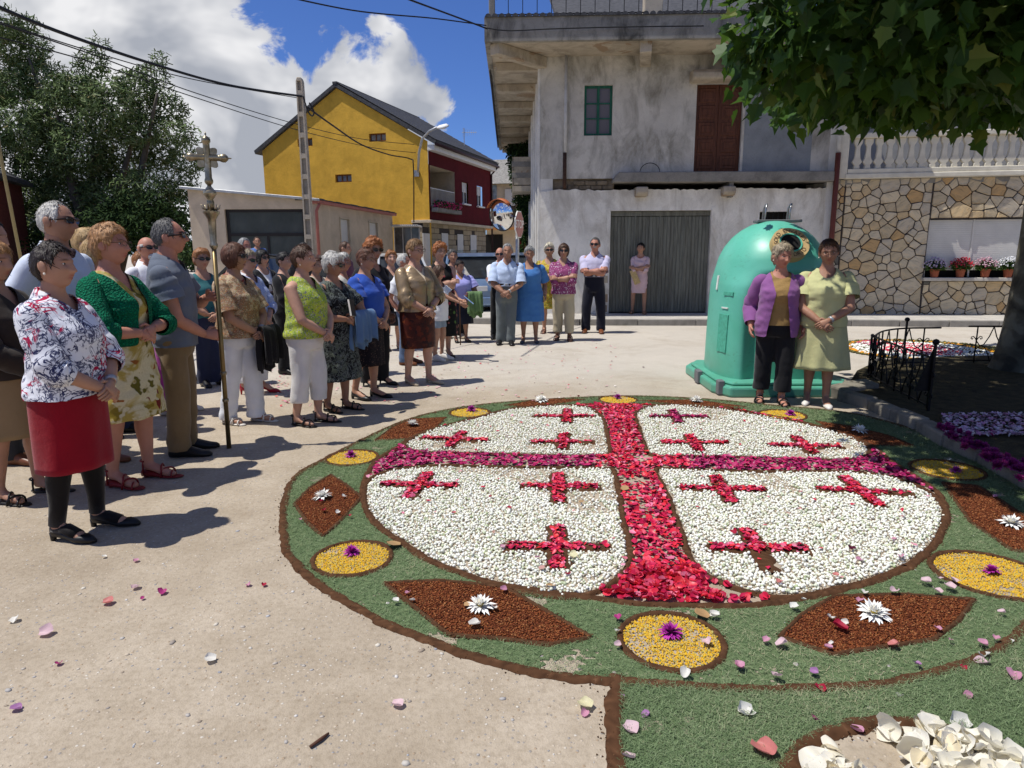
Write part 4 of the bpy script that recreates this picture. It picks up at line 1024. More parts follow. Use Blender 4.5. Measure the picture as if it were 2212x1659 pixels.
MB().box((-.15, -.58, 2.85), (5, -.5, 3.0)).build('storey_band', plain('orange_band', (.45, .20, .06), .8), FH)
MB().box((-.12, -.03, 0), (1.0, 0, 2.6)).build('doorway', M_dark, FH); MB().box((2.0, -.05, 0), (3.2, 0, 2.5)).build('red_gate', M_redw, FH)
RB = thing('brick_house', 'dark red brick house at the left edge behind the crowd', 'house', (-14.9, 17.6, 0), R(20))
M_brick = plain('dark_red_brick', (.11, .025, .018), .85, .3, 12)
MB().box((-6, 0, 0), (0, 8, 4.0)).build('wall', M_brick, RB); MB().prism([(-6.3, 3.95), (.3, 3.95), (.3, 4.1), (-3, 5.6), (-6.3, 4.1)], 'y', -.3, 8.3).build('roof', M_slate, RB)
for x in (-4.6, -2.0): MB().box((x, -.03, 1.2), (x + 1, 0, 2.6)).build('window', glass('dark_window_glass'), RB)
pl = MB(); pl.tube([A(45, 560, 12.2), A(0, 330, 12.2), A(-10, 250, 12.2)], .028, 8); tag(pl.build('signpost', plain('brass_pole', (.30, .24, .11), .5), None, True), 'thin yellowish pole leaning at the left edge before the brick house', 'pole')
# ================================================================ people kit (figure faces local -Y, its left is +X)
QUEUE = []
def queue_remesh(V, F, voxel, smooth, cb):
 me = bpy.data.meshes.new('tmp'); me.from_pydata([tuple(v) for v in V], [], [tuple(f) for f in F]); me.update()
 o = bpy.data.objects.new('tmp', me); COL.objects.link(o)
 m = o.modifiers.new('r', 'REMESH'); m.mode = 'VOXEL'; m.voxel_size = voxel; m.adaptivity = 0
 if smooth: s = o.modifiers.new('s', 'SMOOTH'); s.factor = .5; s.iterations = smooth
 QUEUE.append((o, cb))
def flush_remesh():
 dg = bpy.context.evaluated_depsgraph_get(); dg.update()
 res = []
 for o, cb in QUEUE:
  ev = o.evaluated_get(dg); me = ev.to_mesh()
  n, k = len(me.vertices), len(me.loops)
  V = np.empty(n * 3, np.float32); me.vertices.foreach_get('co', V)
  L = np.empty(k, np.int32); me.loops.foreach_get('vertex_index', L)
  res.append((V.reshape(-1, 3).astype(float), L.reshape(-1, 4).copy(), cb)); ev.to_mesh_clear()
 for o, cb in QUEUE:
  me = o.data; bpy.data.objects.remove(o); bpy.data.meshes.remove(me)
 QUEUE.clear()
 for V, F, cb in res: cb(V, F)
def v_normals(V, F):
 a, b, c = V[F[:, 0]], V[F[:, 1]], V[F[:, 2]]; n = np.cross(b - a, c - a); N = np.zeros_like(V)
 for i in range(F.shape[1]): np.add.at(N, F[:, i], n)
 return N / (np.linalg.norm(N, axis=1)[:, None] + 1e-12)
def cut_faces(V, F, kill):
 """drop faces whose centre satisfies kill(C), drop loose verts, smooth the new rim"""
 C = V[F].mean(1); F = F[~kill(C)]
 used = np.unique(F); remap = -np.ones(len(V), int); remap[used] = np.arange(len(used)); V, F = V[used].copy(), remap[F]
 E = np.concatenate([F[:, [i, (i + 1) % F.shape[1]]] for i in range(F.shape[1])]); Es = np.sort(E, 1)
 key = Es[:, 0] * len(V) + Es[:, 1]; u, ix, ct = np.unique(key, return_index=True, return_counts=True); B = Es[ix[ct == 1]]
 if len(B):
  for _ in range(8):
   S = np.zeros_like(V); n = np.zeros(len(V))
   for a, b in ((0, 1), (1, 0)): np.add.at(S, B[:, a], V[B[:, b]]); np.add.at(n, B[:, a], 1)
   m = n > 0; V[m] = .5 * V[m] + .5 * S[m] / n[m][:, None]
 return V, F
def ring(c, a, b, n=28, e=2.35, rot=None):
 t = np.linspace(0, 2 * math.pi, n, endpoint=False); ct, st = np.cos(t), np.sin(t)
 x = a * np.sign(ct) * np.abs(ct) ** (2 / e); y = b * np.sign(st) * np.abs(st) ** (2 / e)
 P = np.c_[x, y, np.zeros(n)]
 if rot is not None: P = P @ np.array(rot).T
 return P + np.array(c)
class Solid:
 def __init__(s): s.V, s.F = [], []
 def loft(s, rings):
  n = len(rings[0]); o = len(s.V)
  for r in rings: s.V += [tuple(p) for p in r]
  for i in range(len(rings) - 1):
   for j in range(n): s.F.append((o + i * n + j, o + i * n + (j + 1) % n, o + (i + 1) * n + (j + 1) % n, o + (i + 1) * n + j))
  s.F.append(tuple(range(o + n - 1, o - 1, -1))); k = o + (len(rings) - 1) * n; s.F.append(tuple(range(k, k + n)))
  return s
 def tube(s, pts, rad, n=14, flat=1.0, up=(0, 1, 0)):
  pts = [Vector(p) for p in pts]; rings = []; k = len(pts)
  for i, p in enumerate(pts):
   t = (pts[min(i + 1, k - 1)] - pts[max(i - 1, 0)]).normalized(); a = Vector(up) - t * t.dot(Vector(up))
   if a.length < .05: a = Vector((1, 0, 0)) - t * t.x
   a.normalize(); b = t.cross(a)
   rings.append([p + (a * math.cos(q) * flat + b * math.sin(q)) * rad[i] for q in (2 * math.pi * j / n for j in range(n))])
  return s.loft(rings)
 def arr(s): return np.array([tuple(v) for v in s.V]), s.F
def spline(pts, rad, m=4):
 P = smooth_path([(*p, r) for p, r in zip(pts, rad)], m); return [Vector(p[:3]) for p in P], [float(p[3]) for p in P]

# ---- materials for skin, hair, cloth
def skin_mat(name, c):
 t = NT(name, .55, .35)
 base = t.ramp(t.noise(9, 5, .6), [(.3, tuple(x * .84 for x in c)), (.7, tuple(min(1, x * 1.08) for x in c))])
 base = t.mix(t.attr('lip').outputs['Fac'], base, (c[0] * .80, c[1] * .46, c[2] * .48))
 base = t.mix(t.attr('brow').outputs['Fac'], base, (c[0] * .22, c[1] * .18, c[2] * .18))
 e = t.attr('eye').outputs['Fac']
 base = t.mix(t.math('GREATER_THAN', e, .5), base, (.55, .52, .48)); base = t.mix(t.math('GREATER_THAN', e, 1.5), base, (.03, .02, .015))
 t.col(base); t.set('Subsurface Weight', .08); t.b.inputs['Subsurface Radius'].default_value = (.02, .008, .005); t.b.inputs['Subsurface Scale'].default_value = .4
 t.bump(t.noise(70, 4), .15, .003); return t.m
SKIN = {'fair': skin_mat('skin_fair', (.52, .29, .20)), 'tan': skin_mat('skin_tan', (.44, .235, .152)), 'ruddy': skin_mat('skin_ruddy', (.47, .215, .145)), 'dark': skin_mat('skin_weathered', (.37, .19, .12))}
HAIRC = {'black': (.008, .006, .006), 'dark': (.022, .012, .009), 'brown': (.085, .040, .020), 'auburn': (.13, .050, .024), 'ginger': (.36, .125, .035), 'orange': (.36, .15, .05), 'strawberry': (.42, .22, .09), 'blond': (.46, .30, .13), 'white': (.62, .60, .55), 'grey': (.34, .34, .33), 'dgrey': (.12, .115, .11), 'ash': (.38, .31, .21), 'honey': (.26, .145, .06), 'platinum': (.66, .60, .46)}
HM = {}
def hair_mat(k):
 if k in HM: return HM[k]
 c = HAIRC[k]; t = NT('hair_' + k, .5, .35); v = t.map(scale=(1, 1, .28))
 f = t.noise(75, 5, .7, .5, v); g = t.noise(9, 4, .6)
 a = t.ramp(f, [(.25, tuple(x * .35 for x in c)), (.55, c), (.8, tuple(min(1, x * 1.55) for x in c))])
 t.col(t.mix(.5, a, t.ramp(g, [(.3, .55), (.7, 1.15)]), 'MULTIPLY')); t.bump(f, .9, .006); HM[k] = t.m; return t.m
def cloth(name, c, rough=.85, var=.10, weave=True, spec=.15, sheen=.15):
 if name in MATS: return MATS[name]
 t = NT(name, rough, spec)
 t.col(t.ramp(t.noise(5, 5, .6), [(.3, tuple(x * (1 - var) for x in c)), (.7, tuple(min(1, x * (1 + var)) for x in c))]))
 h = t.noise(16, 4, .6, .3); h = t.math('ADD', t.math('MULTIPLY', t.noise(330, 2), .25), h)
 t.bump(h, .35, .012); t.set('Sheen Weight', sheen); MATS[name] = t.m; return t.m
def print_blobs(name, base, cols, scale=22, thr=.42, rough=.8, second=None, dist=.0):
 """flower print: voronoi blossoms of several colours on a ground, with leafy noise between"""
 t = NT(name, rough, .15); vec = t.obj()
 if dist:
  nz = t.noise(scale * .5, 3, .5, 0, None, True); m = t.n.new('ShaderNodeMix'); m.data_type = 'VECTOR'; m.inputs[0].default_value = dist
  i = [x for x in m.inputs if x.type == 'VECTOR']; t.l.new(vec, i[0]); t.l.new(nz, i[1]); vec = [o for o in m.outputs if o.type == 'VECTOR'][0]
 v = t.n.new('ShaderNodeTexVoronoi'); t.l.new(vec, v.inputs['Vector']); v.inputs['Scale'].default_value = scale
 r = t.sep(v.outputs['Color'])[0]
 n = len(cols); col = t.ramp(r, [(i / n, c) for i, c in enumerate(cols)], 'CONSTANT')
 g = base if second is None else t.mix(t.ramp(t.noise(scale * .45, 4, .6, .8), [(.50, 0.), (.56, 1.)]), base, second)
 c = t.mix(t.ramp(v.outputs['Distance'], [(thr - .05, 1.), (thr + .05, 0.)]), g, col)
 t.col(t.mix(.3, c, t.ramp(t.noise(90, 3), [(.3, .6), (.7, 1.1)]), 'MULTIPLY')); t.bump(t.noise(16, 4, .6, .3), .35, .012); return t.m
def print_lines(name, base, ink1, ink2, scale=9):
 t = NT(name, .8, .15)
 n1 = t.math('ABSOLUTE', t.math('SUBTRACT', t.noise(scale, 4, .6, 1.6), .5)); n2 = t.math('ABSOLUTE', t.math('SUBTRACT', t.noise(scale * .75, 3, .55, 2.2, t.map(loc=(4, 2, 7))), .5))
 n3 = t.math('ABSOLUTE', t.math('SUBTRACT', t.noise(scale * 2.1, 3, .6, 1.4, t.map(loc=(1, 9, 3))), .5))
 reg = t.ramp(t.noise(5.5, 2, .5, 0, t.map(loc=(8, 1, 2))), [(.50, 0.), (.56, 1.)]); reg2 = t.ramp(t.noise(6.5, 2, .5, 0, t.map(loc=(3, 5, 2))), [(.46, 0.), (.5, 1.)])
 c = t.mix(t.ramp(n1, [(.012, 1.), (.026, 0.)]), base, ink1)
 c = t.mix(t.math('MULTIPLY', reg2, t.ramp(n3, [(.02, .9), (.05, 0.)])), c, ink1)
 c = t.mix(t.math('MULTIPLY', reg, t.ramp(n2, [(.028, 1.), (.05, 0.)])), c, ink2)
 t.col(c); t.bump(t.noise(14, 4, .6, .3), .35, .012); return t.m
def print_stripes(name, a, b, scale=60, w=.5, rough=.85):
 t = NT(name, rough, .15); t.col(t.ramp(t.wave(scale, .3, axis='X'), [(w - .1, a), (w + .1, b)])); t.bump(t.noise(14, 4, .6, .3), .3, .012); return t.m
def lace(name, c):
 t = NT(name, .85, .15); d = t.vor(75); t.col(t.ramp(d, [(.15, c), (.5, tuple(x * .45 for x in c))])); t.bump(t.math('SUBTRACT', 1., d), .9, .012); return t.m

# ---- head
def head_dirs(na, ne):
 az = np.linspace(-math.pi, math.pi, na, endpoint=False); az = az - .42 * np.sin(az)   # denser at the face
 el = np.linspace(-math.pi / 2 + .02, math.pi / 2 - .02, ne)
 A_, E_ = np.meshgrid(az, el); d = np.stack([np.cos(E_) * np.sin(A_), -np.cos(E_) * np.cos(A_), np.sin(E_)], -1).reshape(-1, 3)
 F = np.array([(j * na + i, j * na + (i + 1) % na, (j + 1) * na + (i + 1) % na, (j + 1) * na + i) for j in range(ne - 1) for i in range(na)])
 return d, F
def head_surface(d, fat=1.0, mouth=0.0, nose=1.0):
 x, y, z = d[:, 0] * .077 * fat, d[:, 1] * np.where(d[:, 1] < 0, .090, .104), d[:, 2] * np.where(d[:, 2] > 0, .108, .116)
 t = np.clip(-z / .116, 0, 1); x = x * (1 - .30 * t ** 1.7); y = np.where(y > 0, y * (1 - .50 * t ** 1.2), y * (1 + .02 * t - .10 * t ** 3))
 y = np.where((y < 0), y * (1 - .10 * np.exp(-((z - .075) / .03) ** 2) * 0), y)
 fr = np.clip((-d[:, 1] - .15) / .35, 0, 1); ax = np.abs(x)
 g = lambda v, c, s: np.exp(-((v - c) / s) ** 2)
 zz = np.clip((.018 - z) / .050, 0, 1); ridge = np.where(z < .020, np.where(z > -.034, .004 + .021 * zz ** 1.3, .025 * g(z, -.034, .0075)), .004 * g(z, .020, .010))
 out = nose * ridge * g(x, 0, .0125) + .010 * g(ax, .013, .007) * g(z, -.031, .008)
 out += .005 * g(z, .026, .009) * g(x, 0, .05) - .011 * g(ax, .032, .014) * g(z, .006, .0125)
 out += .0065 * g(z, -.0525, .0055) * g(x, 0, .021) + .0068 * g(z, -.066 - mouth * .5, .0065) * g(x, 0, .019) - (.006 + mouth * .8) * g(z, -.0592 - mouth * .25, .0032 + mouth * .4) * g(x, 0, .022)
 out += .010 * g(z, -.097, .015) * g(x, 0, .026) + .006 * g(ax, .043, .018) * g(z, -.024, .018) - .004 * g(ax, .05, .012) * g(z, -.062, .018)
 y = y - out * fr
 return np.c_[x, y, z]
def zlow(phi, tab): return np.interp(phi, [a for a, b in tab], [b for a, b in tab])
HSTY = {  # lower hair line by angle from the face (deg), thickness, lump freq, lump amp
 'short': ([(0, .066), (30, .062), (48, .050), (60, .030), (70, -.012), (80, .004), (96, .018), (108, -.03), (135, -.072), (180, -.085)], .020, 26, .35),
 'volume': ([(0, .060), (30, .054), (50, .044), (62, .010), (72, -.020), (82, .000), (96, .010), (108, -.045), (135, -.085), (180, -.095)], .030, 22, .38),
 'bob': ([(0, .050), (28, .040), (45, .025), (56, -.020), (64, -.070), (80, -.090), (180, -.105)], .022, 20, .25),
 'curly': ([(0, .058), (30, .050), (50, .030), (62, -.005), (74, -.030), (96, -.030), (110, -.06), (180, -.09)], .036, 55, .55),
 'man': ([(0, .078), (25, .074), (40, .078), (54, .050), (66, -.018), (78, -.002), (92, .022), (106, -.020), (130, -.062), (180, -.070)], .011, 30, .3),
 'recede': ([(0, .094), (20, .094), (40, .094), (56, .060), (66, -.012), (78, .000), (92, .022), (106, -.020), (130, -.062), (180, -.070)], .010, 30, .3),
 'bald': ([(0, .2), (56, .2), (64, .0), (72, -.010), (84, .006), (94, .020), (106, -.020), (130, -.060), (180, -.068)], .006, 30, .3)}
def make_hair(style, rng, na, ne, fat):
 d, F = head_dirs(na, ne); P = head_surface(d, fat); tab, T, fq, am = HSTY[style]
 phi = np.degrees(np.arctan2(np.abs(d[:, 0]), -d[:, 1]))
 cov = P[:, 2] - zlow(phi, tab) + snoise(d, 30, int(rng.integers(1e6)), 2) * .004
 if style == 'bald': cov = np.minimum(cov, .050 - P[:, 2] + .01 * np.cos(np.radians(phi)))
 s = np.clip(cov / .022, 0, 1); s = s * s * (3 - 2 * s)
 top = np.clip(P[:, 2] / .1, 0, 1)
 th = T * (.55 + .45 * top if style != 'bob' else .75 + .25 * top) * (1 + am * snoise(d, fq / 3, int(rng.integers(1e6)), 3))
 strand = .0022 * np.sin(np.arctan2(d[:, 0], -d[:, 1]) * 46 + 5 * snoise(d, 5, int(rng.integers(1e6)), 2))
 N = v_normals(P, F); off = (th + strand) * s - .005 * (1 - s)
 H = P + N * off[:, None]
 keep = (cov[F] > -.004).any(1); Fk = F[keep]
 V = [H]; FF = [Fk]; base = len(H)
 # tufts break the outline
 ok = np.where(cov > .006)[0]; n = int(na * (6 if style != 'bald' else 2))
 idx = rng.choice(ok, n); Nn = N[idx]; down = np.c_[np.zeros(n), np.zeros(n), -np.ones(n)] + rng.normal(size=(n, 3)) * .55 + np.c_[np.zeros(n), np.where(P[idx, 1] < 0, -.3, .4), np.zeros(n)]
 tan = down - Nn * (down * Nn).sum(1)[:, None]; tan /= np.linalg.norm(tan, axis=1)[:, None] + 1e-9; sd = np.cross(Nn, tan)
 Ln = rng.uniform(.018, .050, n) * (1.0 if T > .012 else .5); wd = rng.uniform(.0009, .0028, n)
 rows = []
 for k, (tt, w, lift) in enumerate(((0, 1, -.003), (.4, 1, .0030), (.75, .7, .0045), (1, .1, .004 if T < .02 else .008))):
  c = H[idx] + tan * (Ln * tt)[:, None] + Nn * (lift - .5 * tt * tt * Ln ** 2 / .10)[:, None]; rows += [c - sd * (wd * w)[:, None], c + sd * (wd * w)[:, None]]
 TV = np.stack(rows, 1).reshape(-1, 3); o = base + np.arange(n)[:, None, None] * 8
 TF = (np.array([(0, 1, 3, 2), (2, 3, 5, 4), (4, 5, 7, 6)])[None] + o).reshape(-1, 4)
 return np.vstack([H, TV]), np.vstack([Fk, TF])
def ellipsoid(c, r, n=8, m=6):
 V, F = [], []
 for j in range(m + 1):
  e = -math.pi / 2 + math.pi * j / m
  for i in range(n):
   a = 2 * math.pi * i / n; V.append((c[0] + r[0] * math.cos(e) * math.cos(a), c[1] + r[1] * math.cos(e) * math.sin(a), c[2] + r[2] * math.sin(e)))
 F = [(j * n + i, j * n + (i + 1) % n, (j + 1) * n + (i + 1) % n, (j + 1) * n + i) for j in range(m) for i in range(n)]
 return np.array(V), np.array(F)

# ---- hand: palm, four fingers and a thumb, returns quads
def make_hand(wrist, d, nrm, side, curl=.5, size=1.0, spread=.15):
 """d = wrist to knuckles, nrm = back of the hand, side = +1 if the thumb leaves towards d x nrm"""
 d = Vector(d).normalized(); n = Vector(nrm); n = (n - d * n.dot(d)).normalized(); s = d.cross(n) * side; W = Vector(wrist); S = Solid(); q = size
 rings = []
 for t, w, h in ((-.01, .026, .021), (.02, .031, .0205), (.05, .038, .0185), (.075, .041, .0165), (.088, .038, .013)):
  c = W + d * (t * q); rings.append([c + s * (w * q * math.cos(a)) + n * (h * q * math.sin(a)) for a in (2 * math.pi * j / 10 for j in range(10))])
 S.loft(rings)
 for i, (off, L) in enumerate(((.029, .070), (.0095, .078), (-.0105, .072), (-.029, .057))):
  p = W + d * (.078 * q) + s * (off * q); ang = 0.0; pts = [p - d * .012]; dirn = d + s * (off * spread * 6)
  dirn.normalize(); cur = dirn
  for k, f in enumerate((.45, .32, .23)):
   ang = curl * (.75, 1.05, .75)[k] * (1 + .08 * i); cur = (cur * math.cos(ang) - n * math.sin(ang) * 1.0); 
   # rotate inside the plane (dir, -n)
   p = p + cur.normalized() * (L * f * q); pts.append(p); nn = n * math.cos(ang) + dirn * math.sin(ang); 
  r = (.0098, .0092, .0082, .0062); S.tube(pts, [x * q for x in r], 7, 1, n)
 tb = W + d * (.022 * q) + s * (.026 * q) - n * (.004 * q)
 t1 = tb + (d * .6 + s * .75 - n * .15).normalized() * (.036 * q); t2 = t1 + (d * .92 + s * .22 - n * .35 * (1 + curl)).normalized() * (.030 * q); t3 = t2 + (d * .92 - s * .1 - n * .4 * (1 + curl)).normalized() * (.023 * q)
 S.tube([tb - s * .01, t1, t2, t3], [.014 * q, .012 * q, .0105 * q, .0075 * q], 7, 1, n)
 V, F = S.arr(); Q = []
 for f in F:
  if len(f) == 4: Q.append(f)
  else:
   for k in range(1, len(f) - 1, 2): Q.append((f[0], f[k], f[k + 1], f[k + 2] if k + 2 < len(f) else f[k + 1]))
 return V, [q for q in Q]
def quads(S):
 V, F = S.arr(); Q = []
 for f in F:
  if len(f) == 4: Q.append(tuple(f)); continue
  k = 1
  while k < len(f) - 1:
   Q.append((f[0], f[k], f[k + 1], f[k + 2]) if k + 2 < len(f) else (f[0], f[k], f[k + 1], f[k + 1])); k += 2
 return V, Q
def poly_obj(name, V, Fq, mat, parent, smooth=True, attrs=None):
 """faces may hold degenerate quads (last index doubled) -> built as triangles"""
 F = [tuple(f) if f[2] != f[3] else tuple(f[:3]) for f in map(tuple, Fq)]
 me = bpy.data.meshes.new(name); me.from_pydata([tuple(v) for v in V], [], F)
 for a, val in (attrs or {}).items():
  at = me.attributes.new(a, 'FLOAT', 'POINT'); at.data.foreach_set('value', np.ascontiguousarray(val, dtype=np.float32))
 me.update(); return link(name, me, mat, parent, None, smooth)
def ik(S, T, l1, l2, hint):
 S, T = Vector(S), Vector(T); v = T - S; D = min(v.length, (l1 + l2) * .995); u = v.normalized(); T = S + u * D
 a = (l1 * l1 - l2 * l2 + D * D) / (2 * D); h = math.sqrt(max(0, l1 * l1 - a * a)); w = Vector(hint); w = (w - u * w.dot(u)).normalized()
 return S + u * a + w * h, T

WOM = [(.440, .145, .105, .0), (.475, .172, .128, .004), (.515, .178, .134, .006), (.56, .168, .128, .0), (.61, .152, .120, -.008), (.655, .148, .124, -.018), (.70, .152, .140, -.028), (.73, .151, .134, -.022), (.765, .148, .108, -.004), (.795, .142, .092, .004), (.820, .112, .078, .008), (.838, .076, .068, .008), (.853, .057, .060, .002), (.88, .052, .057, -.010), (.92, .049, .055, -.016)]
MAN = [(.440, .145, .105, .0), (.475, .160, .120, .0), (.515, .162, .122, .0), (.56, .158, .122, -.008), (.61, .158, .124, -.014), (.655, .160, .126, -.012), (.70, .168, .128, -.008), (.73, .172, .124, -.004), (.765, .174, .112, .002), (.795, .166, .100, .006), (.820, .128, .086, .008), (.840, .084, .074, .008), (.855, .065, .067, .002), (.88, .060, .064, -.010), (.92, .058, .061, -.016)]
PEOPLE = []
def person(label, u, v, top_v, rel=0, Y=None, sex='w', girth=1.0, pose='clasp', skin='fair', hair=('short', 'brown'), head=(0, 0), top=None, inner=None, bottom=None, shoes=('pump', None), legs=None,
   glasses=None, near=1, z0=0.0, H=None, stance=.09, step=.03, mouth=0., loc=None, extras=None, tilt=0, fat=1.0, seed=None, watch=False, earring=False, belt=None, collar=None, necklace=None, brow=1):
 rng = np.random.default_rng(len(PEOPLE) + 400 if seed is None else seed)
 if loc is None:
  if Y is None: p = G(u, v, z0)
  else: p = A(u, top_v, Y); p.z = z0
 else: p = Vector(loc)
 if H is None: H = A(u, top_v, p.y).z - z0 - (.012 if hair[0] in ('man', 'recede', 'bald') else .022)
 az = math.degrees(math.atan2(-p.x, p.y))
 root = thing('person', label, 'person', p, R(rel + az), 'people watching at the flower carpet'); PEOPLE.append(root)
 s = H / (1.62 if sex == 'w' else 1.74); T = WOM if sex == 'w' else MAN
 vox = {2: .0115, 1: .0165, 0: .026}[near]; bvox = {2: .016, 1: .023, 0: .032}[near]
 head = (head[0] + rng.normal() * 4, head[1] + rng.normal() * 2.5); tilt = tilt + rng.normal() * 2.5; stance = stance * rng.uniform(.9, 1.2); step = step + rng.normal() * .02
 root.rotation_euler = (rng.normal() * .012, rng.normal() * .012, root.rotation_euler.z)
 g = girth
 def torso(off, z0=.44, z1=.95, dy=0):
  zs = sorted({z0, z1, *[r[0] for r in T if z0 < r[0] < z1]}); out = []
  for z in zs:
   a = np.interp(z, [r[0] for r in T], [r[1] for r in T]); b = np.interp(z, [r[0] for r in T], [r[2] for r in T]); c = np.interp(z, [r[0] for r in T], [r[3] for r in T])
   k = g if z < .78 else (g if z < .74 else 1 + (g - 1) * max(0, (.82 - z) / .08))
   f = off if z < .83 else off * .7
   out.append(ring((0, (c + dy) * s - (b * (k - 1)) * s * .45, z * H), a * k * s + f, b * k * s + f))
  return out
 # --- arms
 sx = (.168 if sex == 'w' else .190) * s * (1 + (g - 1) * .9); sh = {+1: Vector((sx, .006, .780 * H)), -1: Vector((-sx, .006, .780 * H))}
 l1, l2 = .186 * H, .155 * H; belly = (.125 * g * s)
 def tgt(side):
  if isinstance(pose, dict): return pose[side]
  return {'clasp': ((.035 * side, -belly - .10, .535 * H + .010 * side), (side * .95, .25, -.15)),
    'fold': ((.055 * side, -belly - .075, .612 * H + .010 * side), (side * 1.0, .2, -.2)),
    'cross': ((-.105 * side, -belly - .075 - .022 * (side > 0), .665 * H - .012 * side), (side * .85, -.05, -.55)),
    'hang': ((side * (sx + .065 * g), -.02, .497 * H), (side * .15, .9, 0)),
    'one': ((.04, -belly - .09, .60 * H) if side > 0 else (-(sx + .07 * g), -.02, .50 * H), (side * .6, .4, -.3)),
    'cane': ((-.10, -belly - .20, .515 * H) if side < 0 else (.10, -belly - .07, .60 * H), (side * .7, .4, -.2)),
    'behind': ((side * .08, .20, .52 * H), (side * .8, .3, 0))}[pose]
 arm = {}
 for sd in (1, -1):
  w, hint = tgt(sd)[:2]; e, w = ik(sh[sd], w, l1, l2, hint); arm[sd] = (sh[sd], e, w)
 fx = stance * s
 feet = {1: Vector((fx, -step, 0)), -1: Vector((-fx, step, 0))}
 heel = {'heel': .065, 'pump': .035, 'hsandal': .05}.get(shoes[0], .018)
 child = H < 1.3
 # --- body: one skin
 B = Solid(); B.loft(torso(0.0, .44, .93))
 ar = np.array([.058, .050, .043, .040, .041, .036, .0275]) * s * (1 + (g - 1) * .8) * (1.12 if sex == 'm' else 1)
 for sd in (1, -1):
  a, e, w = arm[sd]; inn = a + Vector((-sd * .05, 0, .01))
  pts = [inn, a, a.lerp(e, .55), e, e.lerp(w, .3), e.lerp(w, .65), w]; B.tube(pts, list(ar[[0, 0, 1, 2, 4, 5, 6]]), 12)
  f = feet[sd]; hip = Vector((sd * .085 * s, 0, .50 * H)); kn = Vector((f.x * .95, f.y * .5 - .015, .285 * H)); an = Vector((f.x, f.y + .035, .055 + heel))
  lr = [.088 * g, .082 * g, .058, .056 * (1 + (g - 1) * .5), .042, .036]; B.tube([hip, hip.lerp(kn, .35), kn, kn.lerp(an, .30) + Vector((0, .012, 0)), kn.lerp(an, .70), an], [x * s for x in lr], 12)
  B.tube([an + Vector((0, 0, .005)), Vector((f.x, f.y + .03, .035 + heel * .8))], [.037 * s, .036 * s], 10)
  B.tube([Vector((f.x, f.y + .055, .030 + heel)), Vector((f.x, f.y - .02, .040 + heel * .7)), Vector((f.x + sd * .012, f.y - .09, .030 + heel * .15)), Vector((f.x + sd * .02, f.y - .155, .020))], [.030 * s, .038 * s, .040 * s, .024 * s], 10, .75, (0, 0, 1))
 hsz = H * .142 / .224 * (1.12 if child else 1.0); hz = H - .105 * hsz
 Hm = Matrix.Translation((0, -.030 * s, hz)) @ Euler((R(head[1]), R(tilt), R(head[0]))).to_matrix().to_4x4() @ Matrix.Scale(hsz, 4)
 na, ne = {2: (84, 64), 1: (60, 46), 0: (40, 32)}[near]
 def xf(P): return np.array([tuple(Hm @ Vector(q)) for q in P])
 d, HF = head_dirs(na, ne); P = head_surface(d, fat, mouth, 1.15 if sex == 'm' else 1.0)
 gg = lambda v_, c, w_: np.exp(-((v_ - c) / w_) ** 2); front = (d[:, 1] < -.2)
 lip = np.clip(.95 * (gg(P[:, 2], -.0525, .0055) + gg(P[:, 2], -.066 - mouth * .5, .007)) * gg(P[:, 0], 0, .019), 0, 1) * front * (1 if sex == 'w' else .45)
 brw = np.clip(1.5 * gg(P[:, 2], .026 - 4.0 * (np.abs(P[:, 0]) - .03) ** 2, .0042) * gg(np.abs(P[:, 0]), .033, .016), 0, 1) * front * (.8 if sex == 'w' else 1.) * brow
 parts = [(P, HF, lip, brw, np.zeros(len(P)))]
 for sd in (1, -1):
  iy = P[np.argmin(np.abs(P[:, 0] - sd * .032) + np.abs(P[:, 2] - .006) + (d[:, 1] > 0) * 9), 1]
  if not (glasses == 'sun'):
   V, F = ellipsoid((sd * .032, iy + .0065, .006), (.0130, .0095, .0075), 12, 8); parts.append((V, F, *(np.zeros(len(V)),) * 2, np.ones(len(V))))
   V, F = ellipsoid((sd * .032, iy - .0005, .006), (.0058, .0042, .0060), 8, 6); parts.append((V, F, *(np.zeros(len(V)),) * 2, np.full(len(V), 2.)))
  V, F = ellipsoid((0, 0, 0), (.009, .020, .031), 10, 8); q = V.copy(); q[:, 0] += .004 * (np.abs(V[:, 1]) > .008) 
  V = np.c_[sd * (.0775 * fat + .003) + V[:, 0] + sd * .25 * np.clip(V[:, 1], 0, 1), .012 + V[:, 1], -.004 + V[:, 2] + .2 * V[:, 1]]; parts.append((V, F, *(np.zeros(len(V)),) * 3))
 HV, HFs, at, o = [], [], [[], [], []], 0
 for V, F, a, b, c in parts: HV.append(xf(V)); HFs += [tuple(i + o for i in f) for f in F]; o += len(V); at[0].append(a); at[1].append(b); at[2].append(c)
 HV = np.vstack(HV)
 hands = []
 for sd in (1, -1):
  a, e, w = arm[sd]; fd = (w - e).normalized(); q = tgt(sd)
  if len(q) > 2: hd, hn, cu = q[2], q[3], q[4]
  elif pose in ('clasp', 'fold'): hd, hn, cu = (fd * .7 + Vector((-sd * .55, -.15, -.35))), Vector((sd * .25, -.9, .35)), .55
  elif pose == 'cross': hd, hn, cu = fd, Vector((0, -.8, .5)), .45
  else: hd, hn, cu = (fd * .9 + Vector((0, -.08, -.3))), Vector((sd, .25, 0)), .42
  thumb = 1 if Vector(hd).cross(Vector(hn)).dot(Vector((-sd * .5, -.5, .7))) > 0 else -1
  hands.append(make_hand(w - fd * .004, hd, hn, thumb, cu, s * (1.06 if sex == 'm' else .96)))
